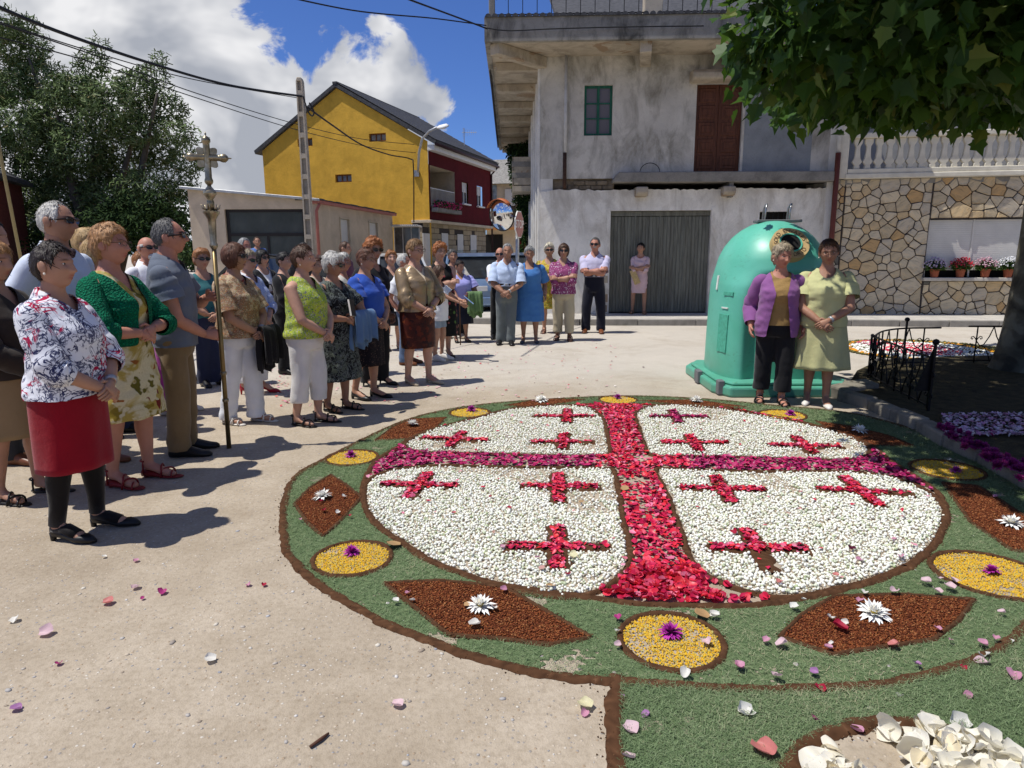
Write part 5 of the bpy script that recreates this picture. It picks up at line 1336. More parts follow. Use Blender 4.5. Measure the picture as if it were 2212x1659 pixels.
 def fin_body(V, F):
  Vs, Fs, o = [V], [tuple(f) for f in F], len(V)
  for hv, hf in hands: Vs.append(np.array(hv)); Fs += [tuple(i + o for i in f) for f in hf]; o += len(hv)
  nb = o; Fs += [tuple(i + o for i in f) for f in HFs]; Vs.append(HV)
  z = np.zeros(nb); ob = poly_obj('body', np.vstack(Vs), Fs, SKIN[skin], root, True, {'lip': np.r_[z, np.concatenate(at[0])], 'brow': np.r_[z, np.concatenate(at[1])], 'eye': np.r_[z, np.concatenate(at[2])]})
 queue_remesh(*B.arr(), bvox, 3, fin_body)
 # --- hair
 if hair[0] != 'none':
  V, F = make_hair(hair[0], rng, na, ne, fat); o = np_mesh('hair', xf(V), F, hair_mat(hair[1]), root, True)
 # --- garments
 frontp = lambda C: C[:, 1] < .0
 def garment(name, sp, extra_off=0.0):
  mat = sp['mat']; off = sp.get('off', .014) + extra_off; hem = sp.get('hem', .50); sl = sp.get('sleeve', .5); lo = sp.get('loose', .010); S = Solid()
  tr = torso(off, hem - .03, .848)
  if sp.get('boxy'):   # hangs straight from the bust
   bx = torso(off, .70, .70)[0]
   hip = torso(off, .52, .52)[0]
   for i, r in enumerate(tr):
    z = r[0][2]
    if z < .70 * H:
     k = min(1, (.70 * H - z) / (.2 * H)); w = np.maximum(np.abs(r), np.abs(bx * .97 * (1 - .45 * k) + hip * .45 * k)) * np.sign(r); w[:, 2] = r[:, 2]; r[:, :2] = w[:, :2]
  S.loft(tr)
  if sl > 0:
   for sd in (1, -1):
    a, e, w = arm[sd]; inn = a + Vector((-sd * .05, 0, .012)); L = sl * (l1 + l2)
    if L <= l1: end = a.lerp(e, L / l1); pts = [inn, a, a.lerp(end, .5), end]; rr = [ar[0] * .62 + off * .3, ar[0] * .88 + off * .6, ar[1] + off * .8 + lo * .6, ar[1] + off * .8 + lo]
    else: end = e.lerp(w, (L - l1) / l2); pts = [inn, a, a.lerp(e, .55), e, e.lerp(end, .5), end]; rr = [ar[0] * .62 + off * .3, ar[0] * .88 + off * .6, ar[1] + off * .8 + lo * .4, ar[2] + off + lo * .6, ar[4] + off + lo * .4, ar[5] + off * .6 + lo * .3]
    PR = smooth_path([(*p_, float(r_)) for p_, r_ in zip(pts, rr)], 7); Sl = Solid(); Sl.tube([p_[:3] for p_ in PR], [p_[3] for p_ in PR], 20)
    sv = np.array([tuple(q_) for q_ in Sl.V]); k_ = len(PR); cen = np.repeat(PR[:, :3], 20, 0); dr = sv - cen; tt = np.repeat(np.linspace(0, 1, k_), 20)
    wr = sp.get('wrinkle', .0045) * (1.3 * snoise(sv, 34, int(rng.integers(1e6)), 2) + 1.2 * np.sin(tt * k_ * 1.1 + 3 * snoise(sv, 10, 3, 2)) * np.exp(-((tt - .55) / .22) ** 2)) * np.clip((tt - .1) * 6, 0, 1)
    sv = sv + dr / (np.linalg.norm(dr, axis=1)[:, None] + 1e-9) * wr[:, None]
    np_mesh('sleeve', sv, np.array([f_ for f_ in Sl.F if len(f_) == 4]), mat, root, True)
  if sp.get('skirt'):
   hz_, fl = sp['skirt']; rs = []
   for k in range(14):
    t = k / 13; z = .60 + (hz_ - .60) * t; bz = max(z, .515)
    a = np.interp(bz, [r[0] for r in T], [r[1] for r in T]) * g * s + off + .008; b = np.interp(bz, [r[0] for r in T], [r[2] for r in T]) * g * s + off + .008; q = max(0, (.515 - z) / .3)
    P_ = ring((0, 0, z * H), a * (1 + fl * q), b * (1 + fl * q * 1.15) + .012 * q, 48); th = np.arctan2(P_[:, 1], P_[:, 0]); f = 1 + (.035 + .03 * fl) * q * np.sin(th * 9 + 2.2) + .02 * q * np.sin(th * 5 + 1); P_[:, :2] *= f[:, None]; rs.append(P_)
   S.loft(rs)
  nk = sp.get('neck', 'round'); nd = sp.get('depth', .78); nw = sp.get('nw', .075) * s; opn = sp.get('open', 0)
  low = sp['skirt'][0] if sp.get('skirt') else hem
  seed_ = int(rng.integers(1e6)); amp = sp.get('wrinkle', .0055)
  def fin(V, F):
   N = v_normals(V, F); wv = snoise(V * np.array([1, 1, 1.6]), 30, seed_, 3); wv2 = np.sin(V[:, 2] * 55 + 4 * snoise(V, 9, seed_ + 1, 2)) * np.exp(-((np.abs(V[:, 0]) - .16) / .09) ** 2)
   V = V + N * (amp * wv + amp * .5 * wv2)[:, None]
   def kill(C):
    x, y, z = C[:, 0], C[:, 1], C[:, 2]; kl = z < low * H
    # neck opening
    rr_ = np.hypot(x, y - .008)
    if nk == 'v': kl |= (y < .02) & (z > nd * H + np.abs(x) * ((.835 - nd) * H) / nw) & (np.abs(x) < nw * 1.3) & (np.abs(x) < .11)
    elif nk == 'square': kl |= (y < .03) & (z > nd * H) & (np.abs(x) < nw)
    elif nk == 'round': kl |= (y < .05) & (((x / (nw * 1.1)) ** 2 + ((.835 * H - z) / ((.835 - nd) * H)) ** 2) < 1) & (np.abs(x) < .12)
    kl |= (z > .842 * H)
    if opn: kl |= (y < 0) & (np.abs(x) < opn * s * (1 + .5 * np.clip((.62 * H - z) / (.15 * H), -.6, 1)) ) & (np.abs(x) < .2)
    return kl
   V, F = cut_faces(V, F, kill)
   np_mesh(name, V, F, mat, root, True)
  queue_remesh(*S.arr(), vox, sp.get('smooth', 3), fin)
 if inner: garment(inner.get('name', 'top'), inner)
 if top: garment(top.get('name', 'top'), top)
 if collar is not None:
  rows = []
  for k, (z, r1, r2) in enumerate(((.842, .070, .068), (.862, .066, .066), (.868, .069, .070), (.842, .092, .094), (.828, .100, .104))):
   t = np.linspace(math.radians(-58), math.radians(238), 25); row = []
   for i, a in enumerate(t):
    fr = min(i, 24 - i) / 12; dip = (.012 * max(0, 1 - fr * 3)) * (k >= 3); zz = z * H - .045 * max(0, 1 - fr * 1.6) * s - dip
    row.append((r1 * (1.12 if sex == 'm' else 1) * s * math.cos(a), .010 + r2 * (1.1 if sex == 'm' else 1) * s * math.sin(a), zz))
   rows.append(row)
  MB().grid(rows).build('collar', collar, root, True)
 if bottom:
  kind, mat = bottom['kind'], bottom['mat']; off = bottom.get('off', .010)
  if kind == 'skirt':
   hem, fl = bottom['hem'], bottom.get('flare', .1); rs = []
   for k in range(18):
    t = k / 17; z = .625 + (hem - .625) * t; bz = max(z, .515)
    a = np.interp(bz, [r[0] for r in T], [r[1] for r in T]) * g * s + off; b = np.interp(bz, [r[0] for r in T], [r[2] for r in T]) * g * s + off; q = max(0, (.515 - z) / .3)
    P_ = ring((0, -.004, z * H), a * (1 + fl * q), b * (1 + fl * q * 1.1), 72, 2.2); th = np.arctan2(P_[:, 1], P_[:, 0])
    f = 1 + bottom.get('fold', .03) * (.3 + q) * np.sin(th * bottom.get('nf', 9) + 1.3 + 2 * q) + .012 * q * np.sin(th * 4 + 5 * z); P_[:, :2] *= f[:, None]; rs.append([tuple(p_) for p_ in P_])
   m = MB(); m.grid(rs, True); o = m.build('skirt', mat, root, True)
   sm = o.modifiers.new('thick', 'SOLIDIFY'); sm.thickness = .006; sm.offset = -1
  else:
   end = bottom.get('end', .03); wd = bottom.get('w', 1.0); S = Solid(); S.loft(torso(off, .44, .625))
   for sd in (1, -1):
    f = feet[sd]; hip = Vector((sd * .088 * s, 0, .50 * H)); kn = Vector((f.x * .97, f.y * .5 - .012, .285 * H)); an = Vector((f.x, f.y + .022, .02))
    pts = [hip + Vector((0, 0, .03)), hip.lerp(kn, .3), kn, kn.lerp(an, .5), an - Vector((0, 0, .03))]
    S.tube(pts, [x * s for x in (.098 * g, .094 * g, .074 * wd + .006, .070 * wd + .004, .072 * wd + .004)], 16)
   ez, sd_ = end * H, int(rng.integers(1e6)); amp = bottom.get('wrinkle', .006)
   def fin(V, F, mat=mat, ez=ez):
    N = v_normals(V, F); wv = snoise(V * np.array([1, 1, .55]), 26, sd_, 3) + .6 * np.sin(V[:, 2] * 48 + 4 * snoise(V, 8, sd_ + 1, 2)) * np.clip(1 - V[:, 2] / (.3 * H), 0, 1)
    V = V + N * (amp * wv * np.clip((.54 * H - V[:, 2]) / (.1 * H), .1, 1))[:, None]; V, F = cut_faces(V, F, lambda C: (C[:, 2] < ez) | (C[:, 2] > .622 * H))
    np_mesh('trousers' if end < .3 else 'shorts', V, F, mat, root, True)
   queue_remesh(*S.arr(), vox * 1.15, 3, fin)
 if belt is not None:
  bt = torso(.020, .600, .618); m = MB(); m.grid([[tuple(p_) for p_ in bt[0]], [tuple(p_) for p_ in bt[-1]]], True); m.build('belt', belt, root, True)
  fy = bt[0][:, 1].min(); bevel(MB().box((-.022, fy - .008, .598 * H), (.022, fy + .004, .620 * H)).build('buckle', M_galv, root), .003, 1)
 if legs is not None:     # stockings
  S = Solid()
  for sd in (1, -1):
   f = feet[sd]; kn = Vector((f.x * .95, f.y * .5 - .015, .285 * H)); an = Vector((f.x, f.y + .035, .055 + heel)); hip = Vector((sd * .085 * s, 0, .50 * H))
   S.tube([hip.lerp(kn, .5), kn, kn.lerp(an, .30) + Vector((0, .012, 0)), kn.lerp(an, .70), an], [x * s + .004 for x in (.080 * g, .058, .056 * (1 + (g - 1) * .5), .042, .038)], 14)
   S.tube([Vector((f.x, f.y + .055, .032 + heel)), Vector((f.x, f.y - .02, .042 + heel * .7)), Vector((f.x + sd * .012, f.y - .09, .032 + heel * .15))], [.033 * s, .041 * s, .040 * s], 10, .75, (0, 0, 1))
  V, Q = quads(S); poly_obj('stockings', V, Q, legs, root)
 # --- shoes
 if shoes[1] is not None:
  for sd in (1, -1):
   f = feet[sd]; k = shoes[0]; S = Solid(); w = s * (1.08 if sex == 'm' else .98); tw = sd * .02
   def rg_(y, hw, z0_, z1_, dx=0): return [(f.x + dx + hw * w * math.cos(a), f.y + y, max(z0_, z0_ + (z1_ - z0_) * (.5 + .62 * math.sin(a)))) for a in (2 * math.pi * j / 14 for j in range(14))]
   if k in ('loafer', 'shoe'):
    S.loft([rg_(.085 * w, .018, .012, .06), rg_(.07 * w, .033, .004, .085), rg_(.03 * w, .037, .004, .098), rg_(-.03 * w, .038, .004, .090, tw * .3), rg_(-.09 * w, .046, .004, .066, tw * .7), rg_(-.14 * w, .044, .004, .048, tw), rg_(-.18 * w, .034, .004, .040, tw * 1.2), rg_(-.20 * w, .014, .008, .028, tw * 1.2)])
   elif k in ('pump', 'heel'):
    h = heel
    S.loft([rg_(.078 * w, .014, h, h + .045), rg_(.06 * w, .031, h - .008, h + .058), rg_(.02 * w, .033, h * .8 - .005, h * .8 + .042), rg_(-.04 * w, .034, h * .45, h * .45 + .036, tw * .4), rg_(-.09 * w, .043, .004, .040, tw * .7), rg_(-.14 * w, .041, .003, .046, tw), rg_(-.18 * w, .028, .003, .036, tw * 1.2), rg_(-.205 * w, .010, .006, .022, tw * 1.2)])
    S.tube([(f.x, f.y + .062, h + .01), (f.x, f.y + .066, .0)], [.020 if k == 'pump' else .017, .014 if k == 'pump' else .008], 8)
   else:   # sandals: sole and straps
    h = heel if k == 'hsandal' else .018
    S.loft([rg_(.082 * w, .020, h * .2, h), rg_(.05 * w, .034, h * .25, h + .004), rg_(-.03 * w, .033, h * .15, h * .7 + .008, tw * .3), rg_(-.10 * w, .044, .002, .016, tw * .8), rg_(-.16 * w, .040, .002, .014, tw), rg_(-.195 * w, .016, .003, .012, tw * 1.2)])
    if k == 'hsandal': S.tube([(f.x, f.y + .055, h + .005), (f.x, f.y + .058, .0)], [.022, .014], 8)
    for y, z, hw, tl in ((-.125, .046, .047, .02), (-.095, .058 + h * .25, .047, -.025), (-.06, .070 + h * .5, .044, .02), (.05, .098 + h, .041, 0)):
     S.tube([(f.x + tw * (-y * 6 + .3) + hw * w * math.cos(a) * (.86 if y > 0 else 1), f.y + y * w + tl * math.cos(a) + (.035 * math.sin(a) if y > 0 and False else 0), .008 + h * .5 * (y > -.07) + (z - .008 - h * .5 * (y > -.07)) * abs(math.sin(a)) ** .6) for a in np.linspace(0, math.pi, 9)], [.0065] * 9, 6)
    if k == 'hsandal' or True:
     S.tube([(f.x + .040 * w * math.cos(a), f.y + .035 + .048 * math.sin(a), .075 + h) for a in np.linspace(0, math.pi, 9)], [.006] * 9, 6)
   V, Q = quads(S); poly_obj('shoe', V, Q, shoes[1], root)
 # --- glasses
 if glasses:
  S = Solid(); iy = -.104
  LENS = []
  for sd in (1, -1):
   if glasses == 'sun':
    pts = [(sd * (.034 + .030 * math.copysign(abs(math.cos(a)) ** .75, math.cos(a))), iy + .006 + .006 * math.cos(a) * 0, .006 + .019 * math.copysign(abs(math.sin(a)) ** .8, math.sin(a))) for a in (2 * math.pi * j / 16 for j in range(16))]
    back = [(x, y + .004 + .35 * max(0, abs(x) - .035), z) for x, y, z in pts]; fr = [(x, y + .35 * max(0, abs(x) - .035), z) for x, y, z in pts]
    L_ = Solid(); L_.loft([back, fr]); LENS.append(L_); S.tube([(sd * .064, iy + .016, .012), (sd * .079 * fat, -.03, .012), (sd * .081 * fat, .015, .008)], [.005, .0045, .003], 6)
   else:
    pts = [(sd * (.033 + .024 * math.cos(a)), iy + .004 + .3 * max(0, .024 * math.cos(a) - .01), .004 + .016 * math.sin(a)) for a in (2 * math.pi * j / 16 for j in range(17))]
    S.tube(pts, [.0016] * 17, 5); S.tube([(sd * .057, iy + .010, .010), (sd * .079 * fat, -.03, .012), (sd * .081 * fat, .015, .008)], [.002] * 3, 5)
  S.tube([(-.066, iy + .016, .014), (-.034, iy + .003, .018 if glasses == 'sun' else .012), (0, iy - .001, .015), (.034, iy + .003, .018 if glasses == 'sun' else .012), (.066, iy + .016, .014)], [.0024 if glasses == 'sun' else .0012] * 5, 5)
  V, Q = quads(S); go = poly_obj('sunglasses' if glasses == 'sun' else 'glasses', xf(V), Q, M_frame if glasses == 'sun' else M_wire, root)
  for L_ in LENS: V, Q = quads(L_); poly_obj('lens', xf(V), Q, M_lens, go, False)
 if earring:
  for sd in (1, -1): V, F = ellipsoid((sd * (.079 * fat + .006), .004, -.040), (.0065,) * 3, 8, 6); np_mesh('earring', xf(V), F, M_pearl, root, True)
 if watch:
  a, e, w = arm[1]; c = w.lerp(e, .10); t = (w - e).normalized(); u_ = t.orthogonal().normalized(); v_ = t.cross(u_)
  m = MB(); m.tube([c - t * .011, c + t * .011], ar[6] * 1.10, 14); m.build('watch', watch if not isinstance(watch, bool) else M_galv, root, True)
 if necklace:
  m = MB(); pts = [(.068 * s * math.cos(a), .008 + .075 * s * math.sin(a) - .02 * max(0, -math.sin(a)), .842 * H - .058 * s * max(0, -math.sin(a)) ** 1.3) for a in np.linspace(0, 2 * math.pi, 41)]
  for q in pts[:-1]: m.lathe([(.001, -.006), (.006, -.003), (.006, .003), (.001, .006)], 6, q)
  m.build('necklace', necklace, root, True)
 root['_H'] = H; root['_arm'] = [c for sd in (1, -1) for q in arm[sd] for c in q]
 return root
M_frame = plain('dark_frame', (.02, .012, .01), .35); M_wire = plain('wire_frame', (.10, .075, .05), .4, metal=.6)
_l = NT('sun_lens', .12, .6); _l.col(_l.ramp(_l.noise(4), [(.3, (.006, .005, .005)), (.7, (.014, .011, .010))])); M_lens = _l.m
M_pearl = plain('pearl', (.75, .70, .60), .25)
# ================================================================ the people
black, brownL, tanL, whiteL = plain('black_leather', (.012, .011, .011), .38), plain('brown_leather', (.16, .055, .022), .4), plain('tan_leather', (.22, .12, .06), .45), plain('white_leather', (.70, .66, .60), .45)
C_ = lambda n, c, **k: cloth(n, c, **k)
white_c, black_c, navy_c, blk2 = C_('white_cotton', (.74, .75, .78)), C_('black_cloth', (.012, .012, .014)), C_('navy_cloth', (.020, .026, .060)), C_('charcoal_cloth', (.035, .035, .04))
TR = lambda m, **k: dict(kind='trousers', mat=m, **k)
SK = lambda m, hem=.27, **k: dict(kind='skirt', mat=m, hem=hem, **k)
blouse1 = print_lines('ink_rose_print', (.74, .75, .80), (.025, .03, .095), (.42, .010, .06), 8)
person('woman in white blouse with navy and crimson line flowers, red skirt and black tights', 185, 1152, 522, rel=52, girth=1.08, skin='tan', hair=('short', 'dark'), head=(8, 0), near=2, stance=.10, step=.07,
  top=dict(name='blouse', mat=blouse1, hem=.505, sleeve=.70, boxy=True, neck='v', depth=.785, off=.026, loose=.012), collar=blouse1, bottom=SK(C_('red_skirt_cloth', (.25, .003, .012)), .255, flare=.03, fold=.026, nf=7), shoes=('pump', black), legs=C_('black_tights', (.007, .005, .005), rough=.6), earring=True, watch=True)
person('woman in green lace bolero over a cream dress with ochre flowers, red heeled sandals', 296, 1042, 484, rel=52, girth=1.06, pose='fold', skin='ruddy', hair=('volume', 'strawberry'), glasses='clear', head=(14, -4), near=2, step=.06,
  top=dict(name='bolero', mat=lace('green_lace', (.0, .20, .095)), hem=.56, sleeve=.72, open=.055, neck='v', depth=.66, nw=.11, off=.026, loose=.016, boxy=True),
  inner=dict(name='dress', mat=print_blobs('ochre_flower_print', (.62, .55, .34), [(.17, .02, .015), (.12, .10, .012), (.24, .17, .02), (.30, .10, .02), (.62, .55, .34), (.45, .36, .10)], 8.5, .40, .7, (.40, .30, .07), .12), skirt=(.275, .16), sleeve=0, neck='v', depth=.755, off=.014), shoes=('hsandal', plain('red_leather', (.20, .012, .014), .4)))
polo = C_('slate_polo_pique', (.115, .135, .175))
mp = G(402, 979); sp_ = G(495, 968)
def hold(z, back):   # staff point in the holder's own frame
 a = R(76) + math.atan2(-mp.x, mp.y); d = sp_ - mp; c, s_ = math.cos(-a), math.sin(-a); return Vector((c * d.x - s_ * d.y, s_ * d.x + c * d.y, z)) + Vector(back)
STAFF_L = hold(0, (0, 0, 0))
person('man in slate blue polo and khaki trousers holding the processional cross staff', 402, 979, 472, rel=76, sex='m', girth=1.0, skin='ruddy', hair=('recede', 'dgrey'), glasses='sun', head=(2, -3), near=2, step=.05,
  pose={1: (hold(1.20, (.05, .085, 0)), (.9, .4, -.3), Vector((-.35, -.75, .15)), Vector((.8, -.35, .3)), .95), -1: (hold(.93, (-.075, .09, 0)), (-1, .5, 0), Vector((.40, -.85, -.1)), Vector((-.8, -.35, .3)), .95)},
  top=dict(name='polo_shirt', mat=polo, hem=.485, sleeve=.30, neck='v', depth=.79, boxy=True, off=.026, loose=.03, wrinkle=.006), collar=polo, bottom=TR(C_('khaki_cotton', (.20, .135, .066)), w=1.1, wrinkle=.009), shoes=('shoe', black))
person('woman in dark brown jacket and tan skirt half hidden behind the ink flower blouse', 55, 1075, 518, rel=48, girth=1.05, skin='tan', hair=('bob', 'strawberry'), near=1, top=dict(name='jacket', mat=C_('dark_brown_cloth', (.030, .022, .018)), hem=.50, sleeve=.95, boxy=True, neck='v', depth=.76, off=.028), bottom=SK(C_('tan_skirt_cloth', (.27, .19, .10)), .27, fold=.02), shoes=('sandal', black))
person('balding man with sunglasses and pale blue shirt standing tall at the far left', 108, 0, 436, Y=4.75, rel=48, sex='m', skin='dark', hair=('recede', 'white'), glasses='sun', near=2, girth=1.05, pose='hang', head=(10, 0), top=dict(name='shirt', mat=C_('pale_blue_shirting', (.60, .66, .78)), hem=.60, sleeve=.9, neck='v', depth=.8, off=.02, loose=.02), collar=C_('pale_blue_shirting', (.6, .66, .78)), bottom=TR(C_('grey_trousers', (.13, .13, .14))), shoes=('shoe', brownL))
person('dark haired man in dark trousers cut off by the left edge of the picture', -22, 0, 474, Y=4.9, rel=50, sex='m', skin='dark', hair=('man', 'black'), near=1, pose='hang', top=dict(name='shirt', mat=C_('brown_shirt', (.05, .035, .025)), hem=.60, sleeve=.9, neck='v', off=.02), bottom=TR(blk2), shoes=('shoe', brownL))
person('blond woman whose hair shows behind the tall man in pale blue', 168, 0, 494, Y=6.0, rel=60, hair=('volume', 'blond'), near=0, top=dict(name='top', mat=C_('sand_knit', (.4, .32, .2)), sleeve=.6), bottom=TR(navy_c), shoes=('shoe', black))
person('blond woman with sunglasses peering over the green lace shoulder', 196, 0, 512, Y=5.6, rel=55, hair=('bob', 'blond'), glasses='sun', skin='tan', near=1, top=dict(name='top', mat=C_('dusty_blue', (.12, .16, .26)), sleeve=.5), bottom=TR(navy_c), shoes=('shoe', black))
person('woman with short orange hair and sunglasses in a navy dress behind the polo man', 333, 818, 543, rel=45, hair=('short', 'orange'), glasses='sun', skin='fair', near=1, girth=1.08, pose='cross', top=dict(name='dress', mat=C_('navy_denim_dress', (.035, .050, .11)), skirt=(.27, .1), sleeve=.45, neck='v', off=.018), shoes=('pump', black))
person('bald man with white beard and sunglasses deep in the crowd', 318, 0, 511, Y=7.4, rel=35, sex='m', skin='ruddy', hair=('bald', 'white'), glasses='sun', near=0, pose='hang', top=dict(name='shirt', mat=white_c, hem=.6, sleeve=.9, neck='v'), collar=white_c, bottom=TR(blk2), shoes=('shoe', black))
person('grey blond woman next to the bearded bald man in the crowd', 345, 0, 522, Y=8.0, rel=60, hair=('volume', 'ash'), near=0, top=dict(name='top', mat=black_c, sleeve=.8), bottom=TR(black_c), shoes=('shoe', black))
person('person in magenta trousers mostly hidden behind the polo man', 380, 892, 552, rel=60, hair=('short', 'brown'), near=0, top=dict(name='top', mat=print_stripes('pink_check', (.6, .2, .3), (.75, .6, .6), 40), hem=.5, sleeve=.5), bottom=TR(C_('magenta_cotton', (.34, .045, .26)), w=1.05), shoes=('shoe', whiteL))
person('red haired woman with sunglasses framed between polo man and staff', 432, 0, 536, Y=7.8, rel=25, hair=('volume', 'orange'), glasses='sun', near=0, skin='tan', top=dict(name='top', mat=C_('teal_top', (.03, .13, .14)), sleeve=.5), bottom=TR(navy_c), shoes=('shoe', black))
person('auburn woman with big sunglasses, paisley blouse, white trousers and black bag on a strap', 528, 912, 524, rel=50, girth=1.04, skin='tan', hair=('bob', 'auburn'), glasses='sun', near=2, mouth=.008, head=(10, -2), step=.05,
  top=dict(name='blouse', mat=print_blobs('paisley_print', (.28, .17, .10), [(.55, .16, .04), (.62, .55, .42), (.20, .10, .05), (.30, .30, .10), (.12, .10, .12)], 30, .42, .7, (.52, .40, .26), .10), hem=.50, sleeve=.45, neck='v', depth=.78, off=.026, boxy=True, loose=.02), bottom=TR(white_c, w=1.08, wrinkle=.007), shoes=('sandal', whiteL), necklace=plain('coral_beads', (.30, .03, .02), .4), watch=True)
person('blond woman with sunglasses in blue and white striped shirt, white trousers and red pumps', 552, 850, 538, rel=52, skin='fair', hair=('short', 'ash'), glasses='sun', near=1, top=dict(name='shirt', mat=print_stripes('blue_stripe', (.16, .25, .60), (.70, .74, .82), 34), hem=.50, sleeve=.72, neck='v', off=.024, boxy=True), collar=white_c, bottom=TR(white_c, end=.09), shoes=('heel', plain('scarlet_leather', (.35, .008, .02), .35)))
person('grey haired man in mustard shirt carrying a small boy', 530, 0, 514, Y=11.2, rel=40, sex='m', skin='ruddy', girth=1.1, hair=('man', 'grey'), near=1, pose='cross', top=dict(name='shirt', mat=C_('mustard_cotton', (.36, .23, .05)), hem=.52, sleeve=.4, neck='v', off=.022), bottom=TR(blk2), shoes=('shoe', black))
person('small boy in blue held up beside the man in mustard', 553, 0, 510, Y=11.0, rel=8, H=.95, z0=.80, loc=(A(555, 510, 11.0).x, 11.0, A(555, 510, 11.0).z - .97), skin='tan', hair=('man', 'brown'), near=0, pose='hang', girth=.9, top=dict(name='shirt', mat=C_('boy_blue', (.10, .18, .42)), hem=.5, sleeve=.3), bottom=TR(C_('boy_shorts', (.06, .07, .10)), end=.25), shoes=('shoe', whiteL))
person('woman with black bob and sunglasses in black jacket over white top, black trousers', 582, 775, 538, rel=38, skin='fair', hair=('bob', 'black'), glasses='sun', near=1, pose='fold', top=dict(name='jacket', mat=black_c, hem=.52, sleeve=.62, open=.055, neck='v', depth=.64, nw=.1, off=.028), inner=dict(name='top', mat=white_c, hem=.52, sleeve=0, off=.012), bottom=TR(black_c, w=1.1), shoes=('sandal', whiteL))
person('dark haired woman in black seen behind the lime flower top', 607, 0, 543, Y=8.6, rel=60, hair=('short', 'black'), near=0, top=dict(name='jacket', mat=black_c, sleeve=.9), bottom=TR(black_c), shoes=('shoe', black))
person('dark haired man at the back before the concrete pole', 655, 0, 523, Y=13.0, rel=30, sex='m', skin='tan', hair=('man', 'black'), near=0, pose='hang', top=dict(name='shirt', mat=blk2, sleeve=.4), bottom=TR(navy_c), shoes=('shoe', black))
person('woman in lime sleeveless top with violet flowers and white capri trousers', 672, 915, 528, rel=56, girth=1.06, skin='fair', hair=('short', 'brown'), head=(12, -2), near=2, step=.05, mouth=.006, earring=True,
  top=dict(name='sleeveless_top', mat=print_blobs('lime_flower_print', (.42, .50, .05), [(.10, .07, .20), (.16, .13, .28), (.50, .52, .40), (.08, .20, .05), (.42, .50, .05), (.55, .58, .20)], 21, .43, .75, (.30, .42, .06), .09), hem=.505, sleeve=0, neck='v', depth=.765, nw=.085, off=.024, boxy=True), bottom=TR(C_('white_capri_cotton', (.66, .64, .62)), end=.135, w=1.08, wrinkle=.007), shoes=('sandal', black))
person('woman in beige jacket with short auburn hair behind the lime top', 678, 0, 556, Y=9.4, rel=38, skin='tan', hair=('short', 'auburn'), near=1, head=(10, -6), top=dict(name='jacket', mat=C_('beige_linen', (.46, .40, .31)), hem=.5, sleeve=.9, open=.02, neck='v', depth=.74, off=.024), inner=dict(name='top', mat=white_c, sleeve=0), bottom=TR(C_('beige_linen', (.46, .40, .31))), shoes=('shoe', tanL))
person('old woman with white hair and sunglasses in black dress printed with pale grass sprays', 733, 886, 544, rel=48, girth=1.07, skin='dark', hair=('volume', 'white'), glasses='sun', near=2, head=(10, 4), pose='fold', step=.05, mouth=.005,
  top=dict(name='dress', mat=print_lines('grass_spray_print', (.012, .013, .014), (.15, .17, .16), (.10, .12, .09), 11), skirt=(.215, .22), sleeve=.36, neck='v', depth=.775, off=.018, loose=.03), shoes=('sandal', black))
person('woman in royal blue button blouse and dark speckled skirt with glasses', 793, 860, 534, rel=52, girth=1.05, skin='tan', hair=('short', 'auburn'), glasses='clear', near=2, pose='clasp', step=.04, earring=True,
  top=dict(name='blouse', mat=C_('royal_blue_knit', (.028, .085, .40)), hem=.50, sleeve=.34, neck='v', depth=.775, boxy=True, off=.026, loose=.025), bottom=SK(print_blobs('speckled_skirt', (.014, .011, .014), [(.05, .03, .03), (.10, .06, .05), (.02, .015, .02)], 60, .35), .235, flare=.12, fold=.03), shoes=('pump', black))
person('woman with ginger curls and sunglasses all in black with high heels', 812, 832, 515, rel=42, skin='tan', hair=('curly', 'ginger'), glasses='sun', near=1, pose='hang', top=dict(name='blouse', mat=black_c, hem=.50, sleeve=.95, neck='v', off=.022), bottom=TR(black_c, w=1.0), shoes=('heel', black))
person('dark brown haired boy at the back over the white haired head', 742, 0, 522, Y=12.5, rel=60, sex='m', skin='tan', hair=('man', 'brown'), near=0, pose='hang', top=dict(name='shirt', mat=C_('plum_shirt', (.10, .03, .07)), sleeve=.4), bottom=TR(navy_c), shoes=('shoe', black))
person('white haired woman whose head shows behind the royal blue blouse', 735, 0, 545, Y=8.4, rel=60, hair=('short', 'white'), near=0, skin='ruddy', top=dict(name='top', mat=C_('ivory_blouse', (.6, .57, .5)), sleeve=.5), bottom=SK(navy_c), shoes=('pump', black))
person('orange haired woman in plain black dress behind the bronze jacket', 850, 756, 541, rel=15, girth=1.1, skin='fair', hair=('volume', 'orange'), near=1, top=dict(name='dress', mat=C_('soft_black_crepe', (.016, .017, .022)), skirt=(.26, .08), sleeve=.75, neck='v', depth=.75, off=.018), shoes=('pump', black))
person('white shirted man in jeans hidden behind the bronze jacket', 880, 787, 548, rel=70, sex='m', skin='ruddy', hair=('man', 'white'), near=1, pose='hang', top=dict(name='shirt', mat=white_c, hem=.50, sleeve=.4, off=.03, boxy=True), bottom=TR(C_('blue_denim', (.10, .15, .26))), shoes=('shoe', brownL))
bron = NT('bronze_satin', .32, .5); bron.col(bron.ramp(bron.noise(6, 4), [(.3, (.25, .17, .09)), (.7, (.36, .26, .15))])); bron.set('Metallic', .35); bron.bump(bron.noise(12, 4, .6, .4), .4, .02)
